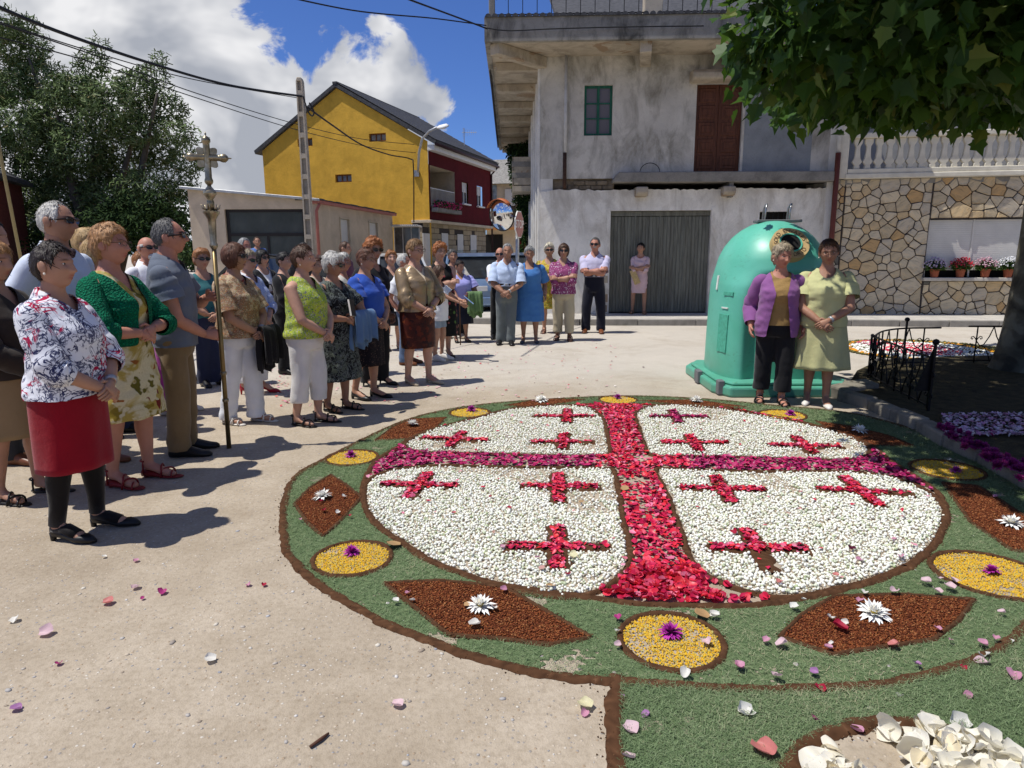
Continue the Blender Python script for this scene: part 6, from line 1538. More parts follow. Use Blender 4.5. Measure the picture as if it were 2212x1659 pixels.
person('woman in shiny bronze jacket and maroon mottled skirt with beige pumps', 908, 828, 516, rel=36, girth=1.08, skin='fair', hair=('short', 'honey'), glasses='clear', near=2, head=(8, 0), step=.04, earring=True, watch=plain('gold', (.5, .33, .1), .3, metal=.8),
  top=dict(name='jacket', mat=bron.m, hem=.525, sleeve=.68, open=.012, neck='v', depth=.74, nw=.085, off=.028, boxy=True, loose=.02), inner=dict(name='top', mat=C_('ivory_satin', (.6, .5, .36)), hem=.55, sleeve=0, neck='v', depth=.78, off=.012), bottom=SK(print_blobs('maroon_mottle', (.055, .012, .010), [(.11, .018, .010), (.03, .010, .012), (.16, .04, .015), (.05, .012, .010)], 9, .5, .5, (.09, .02, .012), .15), .265, flare=.0, fold=.01), shoes=('pump', plain('beige_patent', (.45, .38, .28), .35)))
person('woman with curly red hair and glasses, arms crossed, in black sleeveless floral dress', 955, 772, 525, rel=14, girth=1.12, skin='fair', hair=('curly', 'ginger'), glasses='clear', near=1, pose='cross', top=dict(name='dress', mat=print_blobs('black_rose_print', (.010, .010, .010), [(.28, .04, .06), (.08, .16, .04), (.010, .010, .010), (.35, .12, .10)], 14, .32), skirt=(.20, .1), sleeve=0, neck='round', depth=.79, off=.016), shoes=('heel', black))
person('child in white top and denim shorts holding a leaflet beside the bronze jacket', 951, 779, 0, rel=60, H=1.34, skin='tan', hair=('bob', 'brown'), near=1, pose={1: ((.09, -.36, .86), (.6, .5, -.2)), -1: ((-.07, -.40, .84), (-.6, .5, -.2))}, girth=.86, top=dict(name='top', mat=white_c, hem=.44, sleeve=.3, off=.026, boxy=True), bottom=TR(C_('pale_denim', (.26, .32, .40)), end=.36, w=1.0), shoes=('loafer', whiteL))
person('woman with grey black hair in cream cardigan and black trousers behind the lavender blouse', 984, 730, 538, rel=8, skin='dark', hair=('short', 'dgrey'), near=1, pose='fold', top=dict(name='cardigan', mat=C_('cream_knit', (.56, .52, .44)), hem=.5, sleeve=.85, open=.03, neck='v', depth=.7, off=.026), inner=dict(name='top', mat=C_('cream_knit', (.56, .52, .44)), sleeve=0), bottom=TR(black_c), shoes=('shoe', plain('beige_canvas', (.42, .34, .24), .8)))
person('short old woman in lavender blouse and navy skirt leaning on a cane', 997, 739, 561, rel=14, girth=1.2, skin='dark', hair=('short', 'dark'), near=1, pose='cane', head=(12, 4), top=dict(name='blouse', mat=C_('lavender_cotton', (.33, .33, .66)), hem=.49, sleeve=.36, neck='v', depth=.77, boxy=True, off=.028, loose=.03), bottom=SK(C_('dark_navy_skirt', (.010, .012, .026)), .235, flare=.08, fold=.02), shoes=('pump', black))
person('bald man with sunglasses, white shirt, black trousers and arms crossed', 1078, 732, 534, rel=-2, sex='m', skin='ruddy', hair=('bald', 'dgrey'), glasses='sun', near=1, pose='cross', top=dict(name='shirt', mat=white_c, hem=.595, sleeve=.88, neck='v', depth=.78, off=.018, loose=.02), collar=white_c, bottom=TR(black_c, w=1.05), belt=black, shoes=('shoe', black))
lb = C_('light_blue_shirting', (.50, .60, .78))
person('grey haired man in light blue shirt and grey trousers with clasped hands', 1092, 744, 526, rel=-2, sex='m', girth=1.1, skin='dark', hair=('man', 'grey'), near=1, pose='clasp', head=(0, 6), top=dict(name='shirt', mat=lb, hem=.595, sleeve=.50, neck='v', depth=.79, off=.022, loose=.018), collar=lb, bottom=TR(C_('mid_grey_flannel', (.13, .15, .155)), w=1.1), belt=black, shoes=('shoe', black), watch=True)
person('old woman with grey hair in a plain mid blue dress', 1144, 740, 531, rel=0, girth=1.16, skin='dark', hair=('short', 'grey'), near=1, pose='hang', head=(4, 8), top=dict(name='dress', mat=C_('mid_blue_linen', (.055, .17, .42)), skirt=(.235, .06), sleeve=.42, neck='square', depth=.775, nw=.07, off=.022, loose=.03), shoes=('pump', plain('slate_slippers', (.07, .08, .10), .7)))
person('blond woman with sunglasses in yellow dress with orange and green leaves', 1188, 719, 525, rel=0, girth=1.1, skin='tan', hair=('volume', 'platinum'), glasses='sun', near=1, pose='cross', top=dict(name='dress', mat=print_blobs('tropical_print', (.52, .40, .05), [(.50, .10, .02), (.12, .20, .03), (.60, .48, .10), (.30, .30, .05), (.52, .40, .05)], 17, .45, .7, (.36, .34, .05), .14), skirt=(.285, .14), sleeve=.32, neck='round', depth=.775, nw=.08, off=.018), shoes=('sandal', plain('maroon_leather', (.08, .025, .02), .5)), watch=whiteL)
person('brown haired woman with sunglasses, plum speckled shirt and beige trousers, arms crossed', 1217, 735, 526, rel=-2, girth=1.06, skin='tan', hair=('bob', 'brown'), glasses='sun', near=1, pose='cross', top=dict(name='shirt', mat=print_blobs('plum_speckle', (.26, .06, .16), [(.60, .50, .56), (.20, .03, .10), (.45, .25, .36), (.26, .06, .16)], 42, .42), hem=.495, sleeve=.62, neck='v', depth=.775, off=.026, loose=.02, boxy=True), collar=C_('plum_collar', (.38, .18, .30)), bottom=TR(C_('stone_chino', (.48, .41, .28)), end=.085, w=1.12), shoes=('hsandal', plain('maroon_leather', (.08, .025, .02), .5)))
lav = print_stripes('lilac_stripe', (.47, .44, .60), (.58, .55, .70), 70)
person('tall man with moustache and sunglasses in lilac shirt and black trousers, arms crossed', 1281, 719, 513, rel=-2, sex='m', girth=1.10, skin='ruddy', hair=('man', 'dgrey'), glasses='sun', near=1, pose='cross', stance=.13, head=(-4, 0), tilt=4, top=dict(name='shirt', mat=lav, hem=.595, sleeve=.42, neck='v', depth=.79, off=.020, loose=.018), collar=lav, bottom=TR(C_('ink_trousers', (.010, .011, .022)), w=1.18), belt=black, shoes=('shoe', brownL))
person('dark haired woman in pale pink dress with arms crossed at the garage door', 1378, 678, 524, rel=-2, z0=.125, skin='tan', hair=('short', 'black'), near=1, pose='cross', girth=.94, stance=.12, head=(-6, 0), top=dict(name='dress', mat=C_('pale_pink_crepe', (.66, .47, .48)), skirt=(.30, -.12), sleeve=.62, neck='round', depth=.79, nw=.085, off=.014), shoes=('sandal', tanL), necklace=plain('pink_beads', (.55, .15, .15), .4))
mauv = C_('mauve_knit', (.24, .092, .255))
person('woman in mauve cardigan over ochre top with black trousers beside the green container', 1664, 871, 526, rel=8, girth=1.08, skin='ruddy', hair=('volume', 'ash'), near=2, pose='hang', head=(30, 6), stance=.085,
  top=dict(name='cardigan', mat=mauv, hem=.44, sleeve=.93, open=.075, neck='v', depth=.56, nw=.10, off=.028, boxy=True, loose=.015), inner=dict(name='top', mat=print_blobs('ochre_tulip_top', (.32, .20, .075), [(.32, .20, .075), (.30, .03, .03), (.32, .20, .075), (.28, .18, .07), (.32, .20, .075)], 8, .22, .75), hem=.51, sleeve=0, neck='round', depth=.80, off=.018), bottom=TR(black_c, end=.09, w=1.15), shoes=('sandal', black), earring=True)
lime = C_('pale_lime_linen', (.50, .50, .25))
person('woman with glasses in pale lime blouse and long flared skirt, white shoes, under the tree', 1762, 873, 516, rel=4, girth=1.1, skin='dark', hair=('short', 'brown'), glasses='clear', near=2, pose='clasp', head=(4, 4), stance=.085, earring=True,
  top=dict(name='blouse', mat=lime, hem=.50, sleeve=.36, neck='round', depth=.785, nw=.068, off=.026, loose=.025, boxy=True), bottom=SK(C_('pale_lime_skirt', (.47, .46, .23)), .235, flare=.32, fold=.05, nf=8), shoes=('pump', whiteL), watch=True)
flush_remesh()
# ================================================================ bottle bank
def bottle_bank():
 ctr = Vector((2.96, 7.80, 0)); rz = R(-1)
 root = thing('bottle_bank', 'big dome topped green plastic glass recycling container on the square', 'recycling bin', ctr, rz)
 t = NT('green_moulded_plastic', .42, .6)
 fade = t.ramp(t.noise(1.6, 5, .6, .5), [(.3, (.085, .42, .29)), (.7, (.13, .50, .38))])
 scuff = t.math('MULTIPLY', t.ramp(t.noise(7, 6, .75, 1.2, t.map(scale=(1, 1, 2.2))), [(.56, 0.), (.70, .8)]), t.ramp(t.noise(2.1, 2), [(.40, 0.), (.6, 1.)]))
 c = t.mix(scuff, fade, (.07, .20, .11)); dirt = t.ramp(t.math('ADD', t.sep()[2], t.math('MULTIPLY', t.noise(6, 5), .5)), [(.22, .45), (.75, 0.)])
 t.col(t.mix(dirt, c, (.06, .11, .05))); t.bump(t.noise(5, 4), .1, .02); M = t.m
 # body: superellipse rings, flat inset front between two lobes, domed top
 n = 96; rings = []
 prof = [(0.10, .635, .74), (.30, .63, .735), (.60, .625, .73), (.90, .615, .725), (1.15, .605, .715), (1.32, .585, .695), (1.46, .55, .655), (1.58, .495, .59), (1.68, .42, .495), (1.76, .33, .385), (1.82, .225, .26), (1.855, .115, .13), (1.865, .02, .02)]
 for z, a, b in prof:
  row = []
  for j in range(n):
   q = 2 * math.pi * j / n; cx, sx = math.cos(q), math.sin(q); e = 2.7 if z < 1.3 else 2.2
   x, y = a * math.copysign(abs(cx) ** (2 / e), cx), b * math.copysign(abs(sx) ** (2 / e), sx)
   # recessed front panel (local -y), closes under the dome
   w = 1 / (1 + math.exp((abs(x) - .40) / .028)); h = 1 / (1 + math.exp((z - 1.22 + .10 * (x / .4) ** 2) / .035))
   if sx < 0: y += .16 * w * h
   elif sx > 0: y -= .10 * w * h
   row.append((x, y, z))
  rings.append(row)
 # densify rows for the recess edge
 dense = []
 for a, b in zip(rings[:-1], rings[1:]):
  k = 5 if 1.1 < (a[0][2] + b[0][2]) / 2 < 1.4 else 2
  for i in range(k): dense.append([tuple(Vector(p).lerp(Vector(q), i / k)) for p, q in zip(a, b)])
 dense.append(rings[-1])
 fix = []
 for row in dense:
  fix.append(row)
 m = MB(); m.grid(fix, True); m.add(fix[-1], [tuple(range(n))]); body = m.build('container_body', M, root, True)
 b_ = body.modifiers.new('soft', 'SMOOTH'); b_.factor = .5; b_.iterations = 2
 foot = [(-.76, -.58), (-.63, -.84), (.63, -.84), (.76, -.58), (.76, .60), (.63, .86), (-.63, .86), (-.76, .60)]
 bevel(MB().prism(foot, 'z', .0, .115).build('base_plinth', M, root), .025, 2)
 inner_ = [(x * .93, y * .93) for x, y in foot]; bevel(MB().prism(inner_, 'z', .116, .15).build('base_step', M, root), .02, 2)
 bevel(MB().box((-.79, -.10, .01), (-.73, .06, .16)).build('hinge_clamp', plain('dull_steel', (.18, .18, .19), .6, metal=.4), root), .008, 1)
 bevel(MB().box((-.73, -.74, .01), (-.66, -.64, .165)).build('hinge_clamp', MATS['dull_steel'], root), .008, 1)
 # mouth on the front of the dome: ring label, rim, dark opening
 c = Vector((-.02, -.590, 1.595)); nrm = Vector((.02, -.80, .60)).normalized(); fr = nrm.to_track_quat('Z', 'Y').to_matrix().to_4x4(); fr.translation = c
 # orient so that local Y points up the dome
 zc = nrm; xc = Vector((0, 0, 1)).cross(zc).normalized(); yc = zc.cross(xc); fr = Matrix(((xc.x, yc.x, zc.x, c.x), (xc.y, yc.y, zc.y, c.y), (xc.z, yc.z, zc.z, c.z), (0, 0, 0, 1)))
 n = 48
 def disc(r0, r1, z0, z1, mat, name):
  m = MB(); A_ = [[fr @ Vector((r * math.cos(2 * math.pi * j / n), r * math.sin(2 * math.pi * j / n), z)) for j in range(n)] for r, z in ((r1, z0), (r1, z1), (r0, z1), (r0, z0))]
  m.grid([[tuple(p) for p in r] for r in A_], True); return m.build(name, mat, root, False)
 lab = NT('faded_label', .7, .2); lab.col(lab.ramp(lab.noise(14, 5), [(.3, (.44, .30, .13)), (.7, (.56, .41, .20))])); 
 disc(.108, .195, -.09, .030, lab.m, 'label_ring'); disc(.104, .118, -.05, .042, M, 'mouth_rim')
 m = MB(); m.add([tuple(fr @ Vector((.118 * math.cos(2 * math.pi * j / n), .118 * math.sin(2 * math.pi * j / n), .031))) for j in range(n)], [tuple(range(n))]); m.build('mouth_opening', M_dark, root)
 # lettering around the ring
 M_ink = plain('label_ink', (.10, .06, .04), .7)
 def arc(text, r, a_mid, step, flip):
  k = len(text)
  for i, ch in enumerate(text):
   if ch == ' ': continue
   cu = bpy.data.curves.new('letter', 'FONT'); cu.body = ch; cu.size = .062; cu.align_x = 'CENTER'; cu.align_y = 'CENTER'; cu.extrude = .001
   o = bpy.data.objects.new('tmp_letter', cu); COL.objects.link(o); bpy.context.view_layer.update()
   me = bpy.data.meshes.new_from_object(o); bpy.data.objects.remove(o); bpy.data.curves.remove(cu)
   a = a_mid + (i - (k - 1) / 2) * step * (-1 if not flip else 1)
   lm = Matrix.Translation((r * math.cos(a), r * math.sin(a), .0325)) @ Matrix.Rotation(a - math.pi / 2 if not flip else a + math.pi / 2, 4, 'Z')
   me.transform(fr @ lm); lo_ = link('letter', me, M_ink, root)
 arc('SOLO ENVASES', .152, R(98), R(15.2), False); arc('DE VIDRIO', .152, R(262), R(15.5), True)
 # lifting loops
 M_st = plain('lifting_steel', (.35, .36, .37), .3, metal=.8)
 for x, yy in ((-.10, .02), (.16, -.02)):
  m = MB(); m.tube([(x, yy - .03, 1.84), (x + .01, yy - .03, 2.0), (x + .025, yy - .01, 2.045), (x + .025, yy + .02, 2.045), (x + .01, yy + .04, 2.0), (x, yy + .04, 1.84)], .011, 8); m.build('lifting_loop', M_st, root, True)
 bevel(MB().box((-.2, -.08, 1.845), (.3, .08, 1.875)).build('lifting_plate', MATS['dull_steel'], root), .006, 1)
 # stickers, patches and scrapes on the left flank
 M_stk = plain('torn_sticker', (.075, .36, .25), .8, .2, 30); M_stw = plain('white_sticker', (.62, .64, .60), .7, .2, 30)
 def side_pt(z, y):
  a = np.interp(z, [p[0] for p in prof], [p[1] for p in prof]); b = np.interp(z, [p[0] for p in prof], [p[2] for p in prof]); q = min(.98, abs(y) / b); return -a * (1 - q ** 2.7) ** (1 / 2.7)
 for y0, y1, z0, z1, mm in ((-.42, -.24, .42, .84, M_stk), (-.10, -.05, 1.10, 1.26, M_stw), (-.46, -.30, 1.05, 1.09, M_stk), (-.40, -.28, .905, .92, M_stw)):
  P_ = [(y0, z0), (y1, z0), (y1, z1), (y0, z1)]; V = [(side_pt(z, y) - .012, y, z) for y, z in P_] + [(side_pt(z, y) + .02, y, z) for y, z in P_]
  mesh('sticker', V, [(0, 1, 2, 3), (0, 4, 5, 1), (1, 5, 6, 2), (2, 6, 7, 3), (3, 7, 4, 0)], mm, root)
 return root
bottle_bank()

# ================================================================ utility pole, wires, mirror, stop sign
UP = thing('utility_pole', 'tapered concrete utility pole with recessed slots in front of the garage', 'utility pole', (-5.46, 18.6, 0))
M_pol = concrete('pole_concrete', (.52, .45, .35), .7, 4)
m = MB()
for sgn in (-1, 1): m.prism([(sgn * .125, 0), (sgn * .085, 0), (sgn * .045, 5.9), (sgn * .08, 5.9)], 'y', -.10, .10)
m.build('pole_flange', M_pol, UP)
w = MB(); w.prism([(-.086, 0), (.086, 0), (.046, 5.9), (-.046, 5.9)], 'y', -.045, .045); w.build('pole_web', concrete('pole_recess', (.36, .32, .26), .7, 4), UP)
for k in range(11):
 z = .35 + k * .52; q = .088 - .042 * z / 5.9; MB().box((-q, -.098, z), (q, .098, z + .12)).build('pole_rung', M_pol, UP)
bevel(MB().prism([(-.083, 5.9), (.083, 5.9), (.05, 5.99), (-.05, 5.99)], 'y', -.10, .10).build('pole_cap', M_pol, UP), .01, 1)
M_cab = plain('black_cable', (.010, .010, .011), .6)
def wire(label, pts, r=.012, n=10, name='overhead_cable', sag=0):
 P = smooth_path(pts, n); m = MB(); m.tube([tuple(p) for p in P], r, 6); return tag(m.build(name, M_cab, None, True), label, 'cable')
ptop = A(652, 208, 18.5)
wire('thick twisted black cable sweeping from the upper left to the pole top', [A(-60, -10, 9.0), A(120, 66, 10.6), A(330, 138, 13.2), A(500, 185, 15.8), ptop], .028)
wire('thin upper wire running beside the twisted cable to the pole', [A(-60, 28, 9.2), A(200, 112, 11.6), A(420, 172, 14.5), A(640, 211, 18.4)], .010)
wire('thin middle wire crossing before the leafy tree towards the yellow gable', [A(-60, 32, 9.5), A(200, 118, 11.8), A(420, 200, 15), A(640, 268, 20), A(780, 300, 25), A(895, 312, 27.2)], .011)
wire('thin lowest wire crossing before the leafy tree towards the yellow gable', [A(-60, 66, 9.5), A(200, 135, 11.8), A(420, 210, 15), A(640, 280, 20), A(800, 318, 25), A(898, 330, 27.2)], .011)
wire('black service cable sagging from the pole to the yellow house', [A(664, 232, 18.5), A(720, 272, 20.2), A(780, 312, 22.8), A(840, 334, 25.2), A(885, 343, 27.1), A(893, 360, 27.2), A(894, 480, 27.2)], .024)
wire('small coil of slack cable hanging at the pole top', [A(655, 208, 18.4), A(660, 225, 18.4), A(668, 245, 18.4), A(675, 250, 18.4), A(678, 242, 18.4), A(672, 228, 18.4), A(668, 222, 18.4)], .02)
wire('upper wire crossing the sky to the eave corner of the grey house', [A(520, -30, 9.5), A(760, 22, 11.5), A(940, 40, 13.2), A(1050, 55, 14.3)], .012)
wire('steep wire coming down to the eave corner of the grey house', [A(780, -40, 9.5), A(900, 5, 11.8), A(1000, 42, 13.6), A(1052, 62, 14.3)], .016)
wire('dark cable stapled along the grey fascia', [A(1050, 60, 14.36), A(1100, 66, 14.34), A(1200, 62, 14.30), A(1350, 58, 14.26), A(1520, 56, 14.2)], .012)
cb = []
for k, (u, v, Y) in enumerate(((1050, 70, 14.5), (1054, 105, 15.2), (1060, 160, 17), (1066, 220, 19.5), (1071, 270, 23), (1076, 318, 28))): cb.append(A(u, v, Y))
wire('knotted black cable hanging down the left eave of the grey house', cb, .03)

SG = thing('traffic_mirror_post', 'grey post carrying a convex traffic mirror and a stop sign at the corner', 'traffic sign', (.13, 16.2, .12))
o0 = Vector(SG.location); q = MB(); q.tube([(0, 0, 0), (.02, 0, 2.3)], .045, 12); q.build('post', M_galv, SG, True)
mc = A(1083, 465, 16.1) - o0; q = MB(); q.tube([(.02, 0, 1.95), (-.02, -.04, 2.12), (-.10, -.05, 2.14), mc + Vector((.05, .12, -.02))], .022, 8); q.build('mirror_arm', M_galv, SG, True)
mrm = NT('convex_mirror', .04, 1.0); mrm.col(mrm.ramp(mrm.noise(2), [(.3, (.70, .71, .72)), (.7, (.78, .79, .80))])); mrm.set('Metallic', 1.0)
face = Vector((-.60, -.78, -.16)).normalized(); M4 = face.to_track_quat('Z', 'Y').to_matrix().to_4x4(); M4.translation = mc; M4 = M4 @ Matrix.Scale(1.12, 4)
rows = [[tuple(M4 @ Vector((r * math.cos(a), r * math.sin(a), .11 - .11 * (r / .31) ** 2))) for a in np.linspace(0, 2 * math.pi, 40, endpoint=False)] for r in (.31, .26, .2, .13, .06, .002)]
m = MB(); m.grid(rows, True); m.build('mirror_dome', mrm.m, SG, True)
m = MB(); m.tube([tuple(M4 @ Vector((.315 * math.cos(a), .315 * math.sin(a), -.01))) for a in np.linspace(0, 2 * math.pi, 41)], .018, 8); m.build('mirror_rim', M_frame, SG, True)
m = MB(); m.grid([[tuple(M4 @ Vector((r * math.cos(a), r * math.sin(a), z))) for a in np.linspace(R(40), R(150), 14)] for r, z in ((.33, .10), (.335, -.02))]); ob = m.build('mirror_hood', plain('orange_plastic', (.42, .12, .04), .6), SG, True); ob.modifiers.new('t', 'SOLIDIFY').thickness = .01
m = MB(); m.add([tuple(M4 @ Vector((.30 * math.cos(a), .30 * math.sin(a), -.03))) for a in np.linspace(0, 2 * math.pi, 24, endpoint=False)], [tuple(range(24))]); m.build('mirror_back', M_frame, SG)
sc_ = A(1121, 485, 16.15) - o0; rz = R(72)
def stop_mat(): return plain('faded_stop_red', (.36, .14, .13), .5, .15)
so_ = bpy.data.objects.new('stop_plate', None)
oc = [(.33 * math.cos(a), .33 * math.sin(a)) for a in (R(22.5 + 45 * i) for i in range(8))]
pl_ = MB().prism(oc, 'y', -.012, .012).build('stop_plate', plain('sign_white', (.72, .72, .70), .5), SG); pl_.location = sc_; pl_.rotation_euler = (0, 0, rz)
fc = MB().prism([(x * .93, z * .93) for x, z in oc], 'y', -.018, -.0125).build('stop_face', stop_mat(), pl_)
cu = bpy.data.curves.new('stop', 'FONT'); cu.body = 'STOP'; cu.size = .26; cu.align_x = 'CENTER'; cu.align_y = 'CENTER'; cu.extrude = .002
to = bpy.data.objects.new('tmp', cu); COL.objects.link(to); bpy.context.view_layer.update(); me = bpy.data.meshes.new_from_object(to); bpy.data.objects.remove(to)
me.transform(Matrix.Translation((0, -.021, 0)) @ Matrix.Rotation(math.pi / 2, 4, 'X')); link('stop_word', me, MATS['sign_white'], pl_)

# tv aerial on the red house
AE = thing('tv_aerial', 'thin rooftop television aerial above the red house front', 'aerial', A(1003, 322, 33.5)); m = MB(); m.tube([(0, 0, -.3), (0, 0, .95)], .02, 6); m.build('mast', M_galv, AE)
m = MB(); m.tube([(-.1, 0, .75), (.6, 0, .75)], .012, 5)
for k in range(7): m.tube([(-.05 + k * .1, -.02, .55 + .02 * k), (-.05 + k * .1, .02, .95 - .02 * k)], .008, 4)
m.build('boom', M_galv, AE)

# ================================================================ processional cross
def cross():
 base = Vector(sp_); top = A(443, 283, 5.13); ax = (top - base).normalized(); L = (top - base).length
 root = thing('processional_cross', 'tall gilded processional cross with round knobs on a brass staff', 'cross', base)
 root.rotation_mode = 'QUATERNION'; root.rotation_quaternion = ax.to_track_quat('Z', 'Y')
 g = NT('worn_gilt', .34, .5); g.col(g.ramp(g.noise(18, 5, .6), [(.3, (.17, .135, .08)), (.6, (.36, .31, .21)), (.8, (.52, .48, .38))])); g.set('Metallic', .75); g.bump(g.noise(60, 3), .2, .003)
 br = NT('brass_tube', .36, .5); br.col(br.ramp(br.noise(7, 5), [(.3, (.14, .095, .035)), (.7, (.27, .20, .09))])); br.set('Metallic', .7)
 k = L / 2.43
 m = MB(); m.tube([(0, 0, 0), (0, 0, 1.60 * k)], [.018, .017], 12); m.build('staff', br.m, root, True)
 for z in (.40, .62): m = MB(); m.lathe([(.018, -.015), (.024, -.01), (.024, .01), (.018, .015)], 14, (0, 0, z)); m.build('staff_ring', g.m, root, True)
 m = MB(); m.lathe([(.017, 1.58), (.030, 1.60), (.030, 1.615), (.022, 1.63), (.028, 1.75), (.030, 1.80), (.050, 1.835), (.058, 1.845), (.058, 1.862), (.030, 1.868)], 8); smooth_by_angle(m.build('tower_socket', g.m, root))
 for i in range(8):
  a = 2 * math.pi * i / 8; m = MB(); m.tube([(.03 * math.cos(a), .03 * math.sin(a), 1.866), (.058 * math.cos(a), .058 * math.sin(a), 1.88), (.066 * math.cos(a), .066 * math.sin(a), 1.91)], [.006, .005, .002], 5); m.build('crest', g.m, root, True)
 m = MB(); m.lathe([(.026, 1.866), (.026, 1.93), (.020, 1.945), (.034, 1.965), (.047, 1.985), (.047, 2.0), (.030, 2.022), (.016, 2.038), (.014, 2.05)], 16); m.build('knot', g.m, root, True)
 m = MB(); m.lathe([(.014, 2.05), (.022, 2.055), (.030, 2.07), (.030, 2.085), (.024, 2.10), (.0235, 2.20), (.024, 2.215), (.0235, 2.33), (.024, 2.345), (.031, 2.355), (.031, 2.375), (.016, 2.392), (.004, 2.398), (.007, 2.41), (.002, 2.425)], 14); m.build('upright', g.m, root, True)
 for s in (-1, 1):
  d = Vector((s * .93, -.34 * s * .2, 0)).normalized(); m = MB()
  prof = [(.012, 0), (.023, .02), (.023, .085), (.026, .09), (.031, .105), (.031, .125), (.016, .142), (.004, .148), (.006, .158), (.001, .17)]
  n = 12; rows = []
  up = Vector((0, 0, 1)); sd = d.cross(up)
  for r, t in prof: rows.append([tuple(Vector((0, 0, 2.245)) + d * t + (up * math.cos(q) + sd * math.sin(q)) * r) for q in (2 * math.pi * j / n for j in range(n))])
  m.grid(rows, True); m.build('arm', g.m, root, True)
 for a in (45, 135, 225, 315):
  c, s = math.cos(R(a)), math.sin(R(a)); m = MB(); pts = [(.015, -.014), (.062, -.030), (.080, -.020), (.092, -.008), (.092, .008), (.080, .020), (.062, .030), (.015, .014)]
  V = [(c * x - s * y, dy, 2.245 + s * x + c * y) for dy in (-.004, .004) for x, y in pts]; n = 8
  m.add(V, [tuple(range(n))[::-1], tuple(range(n, 2 * n))] + [(i, (i + 1) % n, n + (i + 1) % n, n + i) for i in range(n)]); m.build('ray_leaf', g.m, root)
 # turn the cross so that its arms run obliquely to the viewer
 for ch in root.children: pass
 root.rotation_quaternion = root.rotation_quaternion @ Euler((0, 0, R(-28))).to_quaternion()
 for ch in root.children: ch.scale = (1.0, 1.0, k)
cross()

# ================================================================ things in hands
def world_of(root, p): 
 bpy.context.view_layer.update(); return root.matrix_world @ Vector(p)
def find(txt): return next(p for p in PEOPLE if txt in p['label'])
def wrist(root, side):
 a = list(root['_arm']); return Vector(a[6:9]) if side > 0 else Vector(a[15:18])
bpy.context.view_layer.update()
def drape(name, label, cat, root, c, size, mat, depth=.34, seed=1):
 """cloth folded over a forearm: hanging sheet with folds"""
 o = thing(name, label, cat, world_of(root, c), root.rotation_euler.z); rows = []; rg = np.random.default_rng(seed)
 for side in (-1, 1):
  pass
 prof = [(-.045, -depth * .8), (-.05, -depth * .5), (-.052, -.12), (-.045, -.03), (-.02, .012), (.015, .015), (.042, -.02), (.055, -.12), (.062, -depth * .6), (.06, -depth)]
 prof = smooth_path([(y, z, 0) for y, z in prof], 3)
 for i, (y, z, _) in enumerate(prof):
  row = []
  for x in np.linspace(-.5, .5, 22):
   w = .014 * math.sin(x * 26 + 1.3 * seed + z * 5) * min(1, -z * 5 + .15); row.append((x * size * (1 - .25 * z), y * (1 + .3 * math.sin(x * 9 + seed)) + w * (1 if y > 0 else -1), z + .02 * math.sin(x * 14 + seed) * (z < -depth * .7)))
  rows.append(row)
 m = MB(); m.grid(rows); b = m.build('folded_cloth', mat, o, True); b.modifiers.new('t', 'SOLIDIFY').thickness = .008; return o
p12, p21, p31, p16, p38, p29 = find('paisley'), find('pale grass sprays'), find('lavender blouse and navy'), find('black bob'), find('pale pink dress'), find('leaflet')
# denim jacket and book with the old woman
drape('denim_jacket', 'light denim jacket folded over the forearm of the white haired woman', 'jacket', p21, wrist(p21, 1) + Vector((.10, -.02, .035)), .28, C_('washed_denim', (.10, .18, .32)), .36, 3)
bk = thing('prayer_book', 'black book with white page edges held by the white haired woman', 'book', world_of(p21, wrist(p21, -1) + Vector((.0, -.075, .06))), p21.rotation_euler.z); bk.rotation_euler = (R(-12), R(10), p21.rotation_euler.z + .3)
bevel(MB().box((-.05, -.012, -.03), (.05, -.009, .13)).build('cover', black, bk), .002, 1); bevel(MB().box((-.05, .009, -.03), (.05, .012, .13)).build('cover', black, bk), .002, 1); MB().box((-.047, -.0088, -.027), (.047, .0088, .127)).build('pages', whiteL, bk)
drape('green_jacket', 'sage green jacket hanging over the arm of the woman with the cane', 'jacket', p31, wrist(p31, 1) + Vector((.10, -.01, .03)), .26, C_('sage_cloth', (.13, .22, .09)), .42, 5)
cn = wrist(p31, -1) + Vector((.0, -.06, -.03)); wc = world_of(p31, cn); cane = thing('walking_cane', 'brown wooden walking cane of the woman in lavender', 'cane', (wc.x, wc.y, 0)); m = MB(); m.tube([(0, 0, 0), (0, 0, wc.z - .03), (0, 0, wc.z)], [.010, .012, .012], 8); m.build('shaft', wood('cane_wood', (.09, .04, .02)), cane, True)
m = MB(); m.tube([(-.06, 0, wc.z - .005), (-.02, 0, wc.z + .012), (.03, 0, wc.z + .012), (.06, 0, wc.z)], .012, 8); m.build('handle', bpy.data.materials['cane_wood'], cane, True)
def bag(label, root, c, w, h, mat, strap=None, name='handbag', flap=True, th=.05, rz=0.0):
 o = thing(name, label, 'bag', world_of(root, c), root.rotation_euler.z + rz)
 b = MB(); b.prism([(-w / 2, 0), (-w * .46, h), (w * .46, h), (w / 2, 0), (w * .47, -.012), (-w * .47, -.012)], 'y', -th / 2, th / 2); smooth_by_angle(bevel(b.build('bag_body', mat, o), min(.03, th * .4), 3), 60)
 if flap: bevel(MB().prism([(-w * .47, h + .004), (w * .47, h + .004), (w * .44, h * .5), (0, h * .40), (-w * .44, h * .5)], 'y', -th / 2 - .008, -th / 2 + .002).build('flap', mat, o), .004, 1)
 if strap: m = MB(); m.tube([root.matrix_world.inverted() @ Vector((0, 0, 0)) * 0 + Vector(q) for q in strap], .009, 6); m.build('strap', mat, o, True)
 return o
